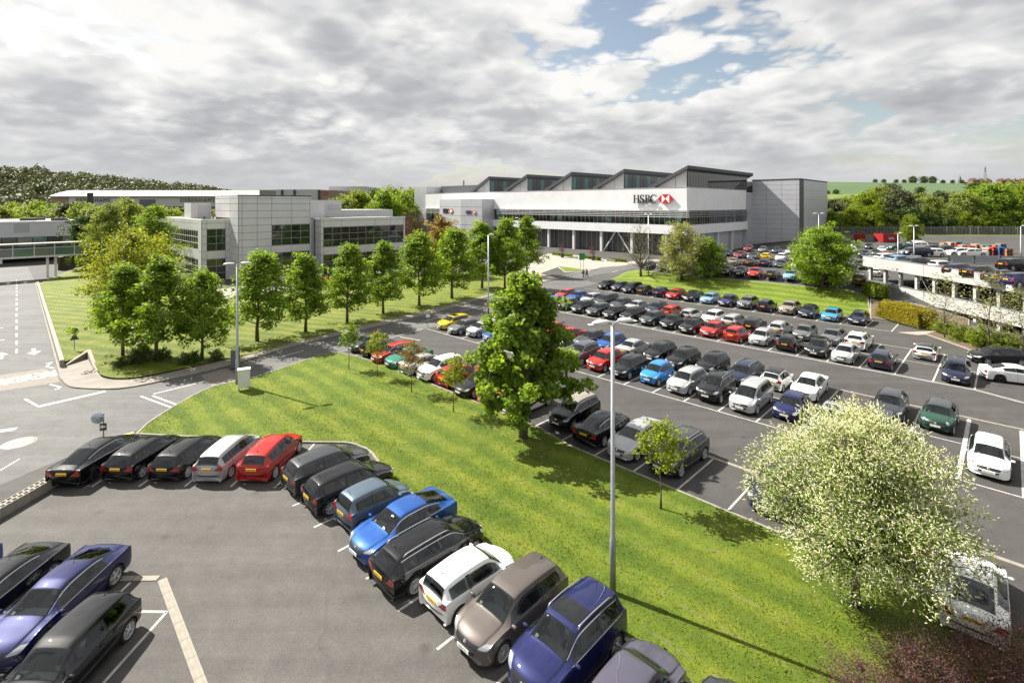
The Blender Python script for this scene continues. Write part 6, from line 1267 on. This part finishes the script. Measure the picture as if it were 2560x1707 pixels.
LR = [(-22.95, 'lift', 'black', 'WN57 NNW', 3), (-20.55, 'hatch_b', 'black', 'LJ07 PRZ', 0), (-18.15, 'hatch_b', 'black', 'LR08 VML', 0), (-15.8, 'mpv', 'silver', 'MA06 EXA', 2), (-13.45, 'hatch_b', 'red', 'YE07 XBK', 1)]
for i, (x, k, c, pl, rm) in enumerate(LR):
    put_car(k, c, (x, 28.75 if i else 28.5, 0), math.radians(90) + (.0, -.05, -.04, -.03, -.03)[i], '%s %s, %s from the left of the five cars parked tail out' % (c, WORD[k], ORD[i]), 'cars parked tail out by the left road', 2, pl, 1.04 if k != 'mpv' else .93, rm, ('norails',))
for (x, y, k, c, lab, pl) in ((-16.15, 18.1, 'coupe', 'deep blue', 'deep blue coupe with chrome window line at the bottom left', 'YD17 PLJ'), (-13.75, 15.7, 'hatch', 'black', 'glossy black hatchback cut by the bottom left edge', None), (-18.7, 18.3, 'coupe', 'black', 'black coupe cut off by the left edge', None), (-21.3, 18.6, 'hatch', 'blue', 'tail of a blue hatchback at the far left edge', None)):
    put_car(k, c, (x, y, 0), math.radians(-90), lab, 'cars at the bottom left', 2, pl, 1.05, 0 if k == 'coupe' else 2)
# two at the right edge
put_car('hatch', 'black', G(2490, 908), math.radians(172), 'black hatchback parked across the lane at the right edge', 'cars at the right edge', 1, None, 1.02); put_car('coupe', 'white', G(2545, 955), math.radians(-25), 'white coupe parked beside the black hatchback at the right edge', 'cars at the right edge', 1, None, 1.0, 3)
# far lots: place by the tyres' mid point
def far(lst, name, group, ang, z=0.0, near=0):
    for i, e in enumerate(sorted(lst, key=lambda e: e[0])):
        px, py, k, c = e[:4]; fl = len(e) > 4 and e[4] == 'f'; p = G(px, py, z) if z else GZ(px, py, .012); zz = p.z
        put_car(k, c, (p.x, p.y, 0), ang + (math.pi if fl else 0) + CR.uniform(-.04, .04), '%s %s, %s from left in %s' % (c, WORD[k], ORD[i], name), group, near, z=zz)
A2 = AN + .12
far([(1622, 672, 'hatch', 'navy'), (1660, 673, 'suv', 'dark grey'), (1695, 676, 'sedan', 'white'), (1737, 679, 'hatch', 'dark grey'), (1778, 682, 'mpv', 'dark grey'), (1817, 685, 'hatch', 'black'), (1852, 688, 'hatch', 'black'), (1888, 691, 'hatch', 'red'), (1932, 694, 'hatch', 'dark grey', 'f'), (1976, 698, 'hatch', 'light blue'), (2018, 702, 'sedan', 'dark grey'), (2078, 706, 'hatch', 'white'), (2150, 710, 'suv', 'brown', 'f')], 'the row behind the far grass island', 'cars behind the far grass island', A2)
far([(1800, 652, 'hatch', 'dark grey'), (1836, 663, 'sedan', 'beige', 'f'), (1876, 664, 'sedan', 'brown', 'f'), (1914, 666, 'hatch', 'deep blue', 'f'), (1955, 668, 'sedan', 'navy'), (1995, 672, 'hatch', 'white'), (1716, 655, 'hatch', 'silver'), (1760, 655, 'sedan', 'navy'), (2085, 678, 'hatch', 'dark grey'), (2040, 674, 'hatch', 'grey'), (2131, 684, 'sedan', 'navy'), (2188, 690, 'hatch', 'white', 'f')], 'the second row before the tall grey block', 'cars in the second far row', A2)
far([(1818, 640, 'hatch', 'black'), (1850, 645, 'hatch', 'dark red'), (1884, 647, 'sedan', 'dark grey'), (1917, 649, 'hatch', 'yellow', 'f'), (1953, 651, 'hatch', 'white'), (1992, 654, 'sedan', 'dark grey'), (2032, 656, 'hatch', 'red'), (2075, 660, 'hatch', 'silver'), (2112, 664, 'hatch', 'black'), (2150, 672, 'suv', 'dark grey')], 'the third row before the tall grey block', 'cars in the third far row', A2)
far([(1872, 629, 'suv', 'dark red'), (1908, 631, 'hatch', 'grey'), (1942, 633, 'sedan', 'navy'), (1975, 635, 'sedan', 'silver'), (2012, 638, 'hatch', 'black'), (2048, 640, 'sedan', 'dark grey'), (2085, 642, 'hatch', 'white')], 'the row against the tall grey block', 'cars against the tall grey block', A2)
far([(2112, 607, 'suv', 'dark grey'), (2096, 616, 'hatch', 'dark red'), (2140, 618, 'sedan', 'navy'), (2172, 622, 'hatch', 'black'), (2132, 634, 'suv', 'white'), (2158, 644, 'suv', 'navy'), (2190, 640, 'hatch', 'dark grey'), (2215, 646, 'hatch', 'red'), (2205, 630, 'sedan', 'white')], 'the yard by the red skips', 'cars in the service yard', A2)
far([(2222, 657, 'hatch', 'white'), (2256, 662, 'hatch', 'light blue'), (2300, 668, 'estate', 'dark grey'), (2358, 678, 'city', 'white'), (2404, 687, 'hatch', 'navy'), (2456, 695, 'sedan', 'black'), (2512, 706, 'sedan', 'navy'), (2556, 716, 'hatch', 'purple')], 'the edge of the upper parking deck', 'cars on the upper deck edge', math.radians(6), DZ, 1)
far([(2540, 676, 'suv', 'black')], 'the upper deck lane, alone', 'cars on the upper deck', math.radians(2), DZ, 1)
far([(2250, 628, 'suv', 'green'), (2290, 622, 'hatch', 'white'), (2275, 640, 'hatch', 'grey'), (2285, 618, 'hatch', 'white'), (2292, 641, 'suv', 'navy'), (2335, 631, 'sedan', 'black'), (2365, 636, 'suv', 'black'), (2395, 640, 'hatch', 'white'), (2425, 641, 'sedan', 'white'), (2325, 641, 'hatch', 'white')], 'the upper lot behind the deck', 'cars in the upper lot', math.radians(172), DZ)
far([(700, 700, 'hatch', 'white'), (795, 716, 'hatch', 'red'), (812, 712, 'hatch', 'red'), (905, 700, 'hatch', 'silver'), (935, 696, 'hatch', 'white'), (985, 690, 'hatch', 'blue'), (1020, 687, 'hatch', 'silver'), (1180, 672, 'hatch', 'white'), (1225, 667, 'hatch', 'silver')], 'the forecourt of the grey office', 'cars by the grey office', math.atan2(UU.y, UU.x))
# ================================================================ street furniture, people, yard things
def lamp(loc, h, label, arms=2, span=.62, rz=0.0, r=.085, head='oval', group='lamp posts'):
    o = empty('lamp_post', loc, rz, label, 'lamp post', group)
    MB().tube([(0, 0, 0), (0, 0, h * .2), (0, 0, h * .2 + .06), (0, 0, h)], [r * 1.35, r * 1.35, r, r * .8], 12).build('column', MT['galv'], o, True)
    MB().box((0, 0, h * .1), (.02, r * 2.9, .5)).build('access_door', MT['galv'], o)
    for i in range(arms):
        s = 1 if i == 0 else -1
        a = MB().tube([(0, 0, h - .03), (s * .3, 0, h + .07)], .035, 6).build('arm', MT['galv'], o)
        mb = MB(); n = 12; V = []
        for j, (q, w, zt_, zb_) in enumerate(((.24, .05, .05, -.02), (.34, .13, .09, -.05), (.58, .18, .11, -.06), (.84, .16, .09, -.05), (1.0, .09, .04, -.02), (1.05, .02, .01, -.01))):
            for k in range(n):
                t = 2 * math.pi * k / n; c, s_ = math.cos(t), math.sin(t); V.append((s * q * span * 1.35, w * c, h + .08 + (zt_ * s_ if s_ > 0 else -zb_ * s_)))
        mb.add(V, [(i_ * n + k, i_ * n + (k + 1) % n, (i_ + 1) * n + (k + 1) % n, (i_ + 1) * n + k) for i_ in range(5) for k in range(n)] + [tuple(range(n))]); hd_ = mb.build('lamp_head', MT['lamp_white'], o, True)
        MB().box((s * .82, 0, h + .035), (.4, .2, .02)).build('lens', MT['lamp_glass'], hd_)
    return o
lamp(G(1532, 1487) + Zv * .09, (1487 - 815) * H / (1487 - HZ), 'tall grey lamp post with two white heads on the lawn', 2, .62, .35, .088)
lamp(G(593, 962) + Zv * .09, (962 - 664) * H / (962 - HZ), 'tall lamp post beside the white cabinet at the side road', 2, .7, .5, .1)
lamp(G(1221, 786), (786 - 588) * H / (786 - HZ), 'lamp post at the left end of the parking rows', 1, .7, .9)
lamp(GZ(1621, 684, .09), (684 - 538) * (H - GZ(1621, 684).z) / (684 - HZ), 'thin lamp post beside the bare tree', 2, .6, .2); lamp(G(1299, 668), 14.6 - (546 - HZ) * H / (668 - HZ), 'lamp post rising behind the avenue tops', 1, .8, 2.8)
lamp(GZ(2047, 668), (668 - 535) * (H - GZ(2047, 668).z) / (668 - HZ), 'white twin lamp post before the tall grey block', 2, .8, 0)
for px, ty, lab, ar in ((2245, 584, 'short lamp post at the deck corner', 1), (2285, 566, 'taller lamp post behind the deck barrier', 2), (2552, 566, 'lamp post at the right edge of the upper lot', 1)):
    b = G(px, 645, DZ); lamp(b, zat(ty, b.y) - DZ, lab, ar, .6, .1)
# cabinets at the side road
cb = empty('utility_cabinet', G(610, 978) + Zv * .09, .5, 'white metal utility cabinet on legs beside the lamp post', 'cabinet'); MB().box((0, 0, .95), (.85, .55, 1.35)).build('case', MT['lamp_white'], cb); MB().box((0, -.285, .95), (.70, .02, 1.18)).build('door', MT['lamp_white'], cb); MB().box((0, 0, 1.66), (.92, .62, .06)).build('lid', MT['lamp_white'], cb)
for sx in (-.36, .36): MB().box((sx, 0, .14), (.07, .4, .29)).build('leg', MT['galv'], cb)
cb = empty('feeder_pillar', G(588, 921) + Zv * .1, .5, 'dark grey metal pillar box behind the lamp post', 'cabinet'); MB().box((0, 0, .72), (.72, .4, 1.44)).build('case', mat('pillar_grey', (.10, .105, .11), .5), cb); MB().box((0, -.21, .72), (.6, .02, 1.2)).build('door', MT['pillar_grey'], cb); MB().box((0, 0, 1.47), (.78, .46, .05)).build('lid', MT['pillar_grey'], cb)
# signs
mat('sign_back', (.055, .057, .06), .5); mat('sign_white', (.7, .7, .68), .5); mat('sign_red', (.45, .02, .02), .5); mat('sign_green', (.02, .22, .10), .5); mat('mirror_grey', (.42, .47, .52), .12, .6); mat('yellow_paint', (.42, .30, .05), .7)
def disc(r, th=.03, n=24): return MB().lathe([(0, th), (r, th), (r, 0), (0, 0)], n, 'Y')
def tri(r, th=.03, flip=1): 
    P = [(r * math.sin(2 * math.pi * k / 3), r * math.cos(2 * math.pi * k / 3) * flip) for k in range(3)]; mb = MB(); mb.add([(p[0], 0, p[1]) for p in P] + [(p[0], th, p[1]) for p in P], [(0, 1, 2), (5, 4, 3), (0, 3, 4, 1), (1, 4, 5, 2), (2, 5, 3, 0)]); return mb
so = empty('road_sign', G(186, 888) + Zv * .5, .7, 'dark round over triangular road sign on the left bank', 'road sign'); MB().tube([(0, .05, 0), (0, .05, 1.9)], .035, 8).build('post', MT['galv'], so); disc(.30).build('disc', MT['sign_back'], so, False, (0, 0, 1.85)); tri(.42).build('triangle', MT['sign_back'], so, False, (0, 0, 1.2))
so = empty('traffic_mirror', G(258, 1111), .25, 'round traffic mirror and small camera sign on a post by the road', 'mirror'); hh = (1111 - 1033) * H / (1111 - HZ); MB().tube([(0, .04, 0), (0, .04, hh)], .04, 8).build('post', MT['galv'], so)
mb = MB(); mb.lathe([(0, -.10), (.15, -.085), (.27, -.04), (.33, .0), (.35, .02), (.35, .04), (0, .05)], 24, 'Y'); mb.build('mirror_dish', MT['mirror_grey'], so, True, (-.30, -.02, hh - .26)); MB().box((0, -.0, hh - .82), (.36, .03, .44)).build('camera_plate', MT['sign_back'], so); disc(.09).build('camera_symbol', MT['sign_white'], so, False, (-.05, -.035, hh - .80)); MB().box((.08, -.03, hh - .80), (.10, .02, .09)).build('camera_symbol', MT['sign_white'], so)
MB().box((0, 0, .09), (1.7, .3, .16)).build('yellow_kerb', MT['yellow_paint'], None)
yk = bpy.data.objects['yellow_kerb']; yk.location = G(292, 1098); yk.rotation_euler = (0, 0, .75); tag(yk, 'yellow painted kerb end beside the black saloon', 'kerb')
for i, (px, py, ty, lab) in enumerate(((938, 868, 828, 'white give way triangle sign behind the young trees'), (1214, 783, 756, 'white give way triangle sign beside the row end lamp post'))):
    so = empty('give_way_sign', G(px, py), .3, lab, 'road sign', 'give way signs'); hh = (py - ty) * H / (py - HZ); MB().tube([(0, .05, 0), (0, .05, hh)], .035, 8).build('post', MT['galv'], so); tri(.42, .03, -1).build('border', MT['sign_red'], so, False, (0, 0, hh - .25)); tri(.27, .02, -1).build('face', MT['sign_white'], so, False, (0, -.022, hh - .23))
so = empty('round_sign', G(1334, 706), .2, 'dark round sign on a post at the avenue end', 'road sign'); MB().tube([(0, .05, 0), (0, .05, 1.9)], .04, 8).build('post', MT['galv'], so); disc(.36).build('disc', MT['sign_back'], so, False, (0, 0, 1.85))
so = empty('small_sign', G(1070, 822), .3, 'small pale plate on a post at the row end', 'sign'); MB().tube([(0, .03, 0), (0, .03, 1.6)], .035, 8).build('post', MT['galv'], so); MB().box((0, 0, 1.5), (.45, .03, .28)).build('plate', MT['sign_white'], so)
g = G(1455, 673); so = empty('notice_board', g + Zv * .1, .1, 'green notice board on two posts in the forecourt', 'sign'); k = H / (673 - HZ)
MB().box((0, 0, (673 - 642.5) * k), (14.5 * k, .08, 17 * k)).build('board', MT['sign_green'], so)
for sx in (-.32, .32): MB().tube([(sx, .05, 0), (sx, .05, (673 - 640) * k)], .05, 6).build('post', MT['galv'], so)
# forecourt hedge strips, planters, bin
for i, (p, q) in enumerate((((1382, 637), (1402, 640)), ((1410, 640), (1430, 643)), ((1462, 646), (1478, 648)), ((1488, 649), (1500, 651)), ((1522, 652), (1566, 656)))): hedge('low_hedge', '%s low clipped hedge from the left before the glass front' % ORD[i], G(*p), G(*q), 1.0, .8, 'leaf_hedge', n=900, sz=.25, seed=20 + i, z0=.0)
for i, (px, py) in enumerate(((1406, 644), (1483, 651))):
    po = empty('planter', G(px, py), 0, 'black planter with red shrub, %s of two' % ('left', 'right')[i], 'planter', 'forecourt planters'); MB().lathe([(0, 0), (.42, 0), (.55, 1.1), (.48, 1.1), (.44, .95), (0, .95)], 14).build('pot', MT['dark_metal'], po); t, c, _ = TT['redbush']; sh = link('shrub', c, po, None, (0, 0, .9)); sh.scale = (1.1, 1.1, 1.2); link('stem', t, po, None, (0, 0, .9))
for i, px in enumerate((1434, 1528)): so = empty('bench', G(px, 646 + i * 8), RU, 'stone bench block, %s of two before the glass front' % ('left', 'right')[i], 'bench', 'forecourt benches'); MB().box((0, 0, .24), (2.4, .6, .48)).build('seat_block', MT['concrete'], so); MB().box((0, 0, .51), (2.5, .66, .06)).build('seat_top', MT['kerb_stone'], so)
# two people walking
def person(loc, rz, label, shirt, trousers, step=.28, bag=False):
    o = empty('person', loc, rz, label, 'person', 'people walking'); skin = mat('skin', (.42, .27, .19), .6)
    J = {'pelvis': (0, 0, .93, .145), 'waist': (0, .01, 1.08, .13), 'chest': (0, .01, 1.32, .155), 'neck': (0, .0, 1.50, .06)}
    vs = []; rad = []; ed = []
    def v(p, r): vs.append(p); rad.append(r); return len(vs) - 1
    pel = v((0, 0, .93), .14); wa = v((0, .01, 1.10), .125); ch = v((0, .01, 1.34), .15); nk = v((0, .015, 1.49), .06); hd = v((0, -.01, 1.56), .07); ed += [(pel, wa), (wa, ch), (ch, nk), (nk, hd)]
    for s in (1, -1):
        st = step * s
        hip = v((.10 * s, 0, .88), .095); kn = v((.11 * s, -st * .55 - .03, .48), .068); an = v((.11 * s, -st + (.10 if st < 0 else 0), .10), .045); toe = v((.12 * s, -st - .14 + (.10 if st < 0 else 0), .045), .04); ed += [(pel, hip), (hip, kn), (kn, an), (an, toe)]
        sh = v((.19 * s, .01, 1.40), .065); el = v((.24 * s, st * .35 + .02, 1.14), .05); wr = v((.24 * s, st * .8 - .06, .92), .036); ed += [(ch, sh), (sh, el), (el, wr)]
        ha = v((.235 * s, st * .85 - .09, .85), .034); ed.append((wr, ha))
        for f_ in range(4): e = v((.235 * s + .01 * s, st * .85 - .115 + f_ * .02, .765 + .008 * abs(f_ - 1.5)), .0095); ed.append((ha, e))
        th = v((.205 * s, st * .85 - .12, .81), .011); ed.append((ha, th))
    me = bpy.data.meshes.new('body'); me.from_pydata(vs, ed, []); b = link('body', me, o); b.data.materials.append(mat(shirt[0], shirt[1], .8)); b.modifiers.new('skin', 'SKIN'); b.modifiers['skin'].use_smooth_shade = True
    sv = me.skin_vertices[0].data
    for i, r in enumerate(rad): sv[i].radius = (r, r); 
    sv[pel].use_root = True; b.modifiers.new('sub', 'SUBSURF').levels = 1; b.modifiers['sub'].render_levels = 1
    mb = MB(); mb.lathe([(0, -.12), (.045, -.11), (.07, -.06), (.078, .0), (.075, .06), (.05, .105), (0, .12)], 14); h_ = mb.build('head', skin, o, True, (0, -.015, 1.655))
    mb = MB(); mb.lathe([(.084, -.02), (.086, .03), (.08, .075), (.054, .115), (0, .13)], 14); mb.build('hair', mat('hair_dark', (.02, .014, .01), .7), h_, True, (0, .012, .004)); MB().box((0, -.083, -.01), (.022, .03, .04)).build('nose', skin, h_)
    for s in (1, -1): MB().box((s * .03, -.072, .01), (.022, .012, .01)).build('eye', MT['letter_black'], h_); MB().box((s * .078, .0, -.005), (.014, .03, .05)).build('ear', skin, h_)
    MB().box((0, -.072, -.06), (.045, .012, .008)).build('mouth', MT['logo_red'], h_)
    # trousers: tapered legs over the body mesh
    mb = MB()
    for s in (1, -1):
        st = step * s; mb.tube([(.085 * s, 0, .98), (.10 * s, -st * .25, .72), (.11 * s, -st * .55 - .03, .48), (.11 * s, -st * .8 + (.06 if st < 0 else 0), .28), (.11 * s, -st + (.10 if st < 0 else 0), .1)], [.128, .112, .088, .074, .07], 10)
    mb.build('trousers', mat(trousers[0], trousers[1], .85), o, True)
    if bag: mb = MB(); mb.box((.27, .04, .98), (.10, .30, .34)); mb.build('bag', MT['black_plastic'], o)
    return o
person(G(1459, 695), 2.3, 'person in black walking along the road, left of the pair', ('coat_black', (.016, .016, .018)), ('jeans_dark', (.02, .022, .03)), .26, True); person(G(1467, 694), 2.5, 'person in dark grey with bare forearms walking, right of the pair', ('coat_grey', (.035, .033, .034)), ('jeans_blue', (.022, .026, .04)), -.28)
# skips
mat('skip_red', (.25, .012, .014), .5, var=.15, vscale=1.5)
def skip(px, py, w, d, h, label, txt=None):
    p = GZ(px, py)
    o = empty('skip', (p.x, p.y, p.z), -.1, label, 'skip', 'red skips'); t = .12; mb = MB()
    mb.box((0, -d / 2, h / 2 + .15), (w, t, h)); mb.box((0, d / 2, h / 2 + .15), (w, t, h)); mb.box((-w / 2, 0, h / 2 + .15), (t, d - t, h)); mb.box((w / 2, 0, h / 2 + .15), (t, d - t, h)); mb.box((0, 0, .25), (w - t, d - t, .2)); mb.build('container', MT['skip_red'], o)
    for i in range(6): MB().box((-w / 2 + (i + .5) * w / 6, -d / 2 - .1, h / 2 + .15), (.1, .1, h * .96)).build('rib', MT['skip_red'], o)
    MB().box((0, 0, h * .6), (w - .3, d - .3, h * .5)).build('waste', MT['black_plastic'], o)
    for sx in (-.4, .4): MB().box((sx * w, 0, .075), (.25, d * .8, .15)).build('runner', MT['dark_metal'], o)
    if txt: link('lettering', text_mesh(txt, .95, MT['sign_white'], .005), o, None, (-.1, -d / 2 - .16, h * .52), (math.radians(90), 0, 0))
skip(2222, 606, 4.6, 2.6, 2.5, 'large red open skip with white lettering by the fence', 'Biffa'); skip(2199, 603, 2.0, 2.4, 2.3, 'narrow red skip against the lettered one'); skip(2149, 601, 2.4, 2.0, 1.9, 'small red skip on its own near the fence')
# palisade fence: every pale on its own where it can be told apart
mat('pale_grey', (.16, .165, .165), .6, .3)
fe = empty('palisade_fence', (96, 183, 3.6), 0, 'grey palisade fence along the wooded bank', 'fence'); PM = MB().add([(-.11, -.01, 0), (.11, -.01, 0), (.11, -.01, 2.9), (0, -.01, 3.1), (-.11, -.01, 2.9), (-.11, .02, 0), (.11, .02, 0), (.11, .02, 2.9), (0, .02, 3.1), (-.11, .02, 2.9)], [(0, 1, 2, 3, 4), (9, 8, 7, 6, 5), (0, 5, 6, 1), (1, 6, 7, 2), (2, 7, 8, 3), (3, 8, 9, 4), (4, 9, 5, 0)]).mesh('pale', MT['pale_grey'])
for i in range(240):
    x = i * .52; y = 3 - i * .012; zz = 0; link('pale', PM, fe, None, (x, y, zz))
for z in (.5, 2.4): MB().box((62, 1.6, z), (124, .06, .1), -.023).build('rail', MT['pale_grey'], fe)
for i in range(45): box_obj('post', MT['pale_grey'], fe, (i * 2.78, 3.1 - i * .064, 1.45), (.12, .12, 2.9))
# stacked pallets and crates on the upper lot
PAL = [('orange', (.42, .16, .06)), ('blue', (.02, .12, .28)), ('teal', (.03, .18, .22)), ('red', (.36, .03, .03)), ('wood', (.34, .22, .12)), ('pale wood', (.42, .33, .22)), ('grey', (.16, .17, .17))]
for n_, c in PAL: mat('pallet_' + n_, c, .8, var=.2, vscale=3)
def pallet_mesh(m):
    mb = MB()
    for i in range(6): mb.box((0, -.5 + i * .2, .135), (1.2, .13, .022))
    for x in (-.54, 0, .54): mb.box((x, 0, .075), (.1, 1.0, .10)); mb.box((x, 0, .012), (.1, 1.0, .022))
    return mb.mesh('pallet', m)
PMS = {n_: pallet_mesh(MT['pallet_' + n_]) for n_, _ in PAL}
PR = random.Random(12); cnt = 0
for i in range(22):
    px = 2362 + (i % 11) * 15.5; py = 617 + (i // 11) * 9 + (px - 2362) * .05; p = G(px, py + 9, DZ); n_ = PAL[(i * 5 + i // 3) % 7][0]; hgt = PR.randint(7, 12)
    o = empty('pallet_stack', (p.x, p.y, DZ), PR.uniform(-.1, .25), '%s pallets, %s stack from left in the %s line, upper lot' % (n_, ORD[i % 11], ('back', 'front')[i // 11]), 'pallets', 'pallet stacks'); 
    for j in range(hgt): link('pallet', PMS[n_ if PR.random() < .8 else PR.choice(PAL)[0]], o, None, (PR.uniform(-.04, .04), PR.uniform(-.04, .04), j * .148), (0, 0, PR.uniform(-.04, .04)))
# skyline: houses, spire, pylon
mat('house_brick', (.20, .105, .075), .9, var=.15, vscale=.5); mat('house_roof', (.13, .085, .07), .9); mat('stone_dark', (.10, .10, .105), .9)
for i, px in enumerate((2432, 2452, 2470, 2502, 2520, 2538, 2556)):
    y = 762.0; x = (px - 1280) * y / F; z = hill_r(x, y); w, d, h = (9, 7, 5.2) if i % 2 else (11, 7, 5.4)
    o = empty('house', (x, y, z - .2), .3 + .2 * (i % 3), '%s brick house from the left on the right skyline' % ORD[i], 'house', 'houses on the skyline'); MB().box((0, 0, h / 2), (w, d, h)).build('wall', MT['house_brick'], o)
    mb = MB(); mb.add([(-w / 2 - .3, -d / 2 - .4, h), (w / 2 + .3, -d / 2 - .4, h), (w / 2 + .3, d / 2 + .4, h), (-w / 2 - .3, d / 2 + .4, h), (-w / 2 - .3, 0, h + 3), (w / 2 + .3, 0, h + 3)], [(0, 1, 5, 4), (2, 3, 4, 5), (1, 2, 5), (3, 0, 4), (3, 2, 1, 0)]); rf = mb.build('roof', MT['house_roof'], o); MB().box((w * .3, 0, h + 3), (.8, .8, 1.6)).build('chimney', MT['house_brick'], rf)
    for sx in (-.28, .28):
        for zz in (1.5, 4.0): wn = MB().box((sx * w, -d / 2 - .03, zz), (1.5, .08, 1.2)).build('window', MT['glass_grey'], o)
y = 800.0; x = (2400 - 1280) * y / F; o = empty('church', (x, y, hill_r(x, y)), 0, 'dark church spire on the right skyline', 'church'); MB().box((0, 0, 3), (4, 4, 6)).build('tower', MT['stone_dark'], o); MB().lathe([(2.6, 6), (0, 15)], 8).build('spire', MT['stone_dark'], o); MB().box((6, 0, 2), (9, 4, 4)).build('nave', MT['stone_dark'], o)
y = 900.0; x = (2463 - 1280) * y / F; zb = hill_r(x, y); o = empty('pylon', (x, y, zb), .3, 'lattice electricity pylon on the right skyline', 'pylon'); hp = zat(417, y) - zb; mb = MB()
lv = [(0, 3.2), (.35, 1.9), (.6, 1.1), (1.0, .25)]
for i in range(3):
    (f0, a), (f1, b) = lv[i], lv[i + 1]
    for s in ((1, 1), (1, -1), (-1, -1), (-1, 1)): mb.tube([(a * s[0], a * s[1], f0 * hp), (b * s[0], b * s[1], f1 * hp)], .16, 4, False)
    for s in (-1, 1): mb.tube([(a * s, a * s, f0 * hp), (-b * s, b * s, f1 * hp)], .1, 4, False); mb.tube([(a * s, -a * s, f0 * hp), (b * s, b * s, f1 * hp)], .1, 4, False)
mb.build('tower', MT['stone_dark'], o)
for i, f_ in enumerate((.62, .76, .9)): MB().tube([(-4.5 + i * .5, 0, f_ * hp), (0, 0, f_ * hp + .8), (4.5 - i * .5, 0, f_ * hp)], .14, 4).build('cross_arm', MT['stone_dark'], o)
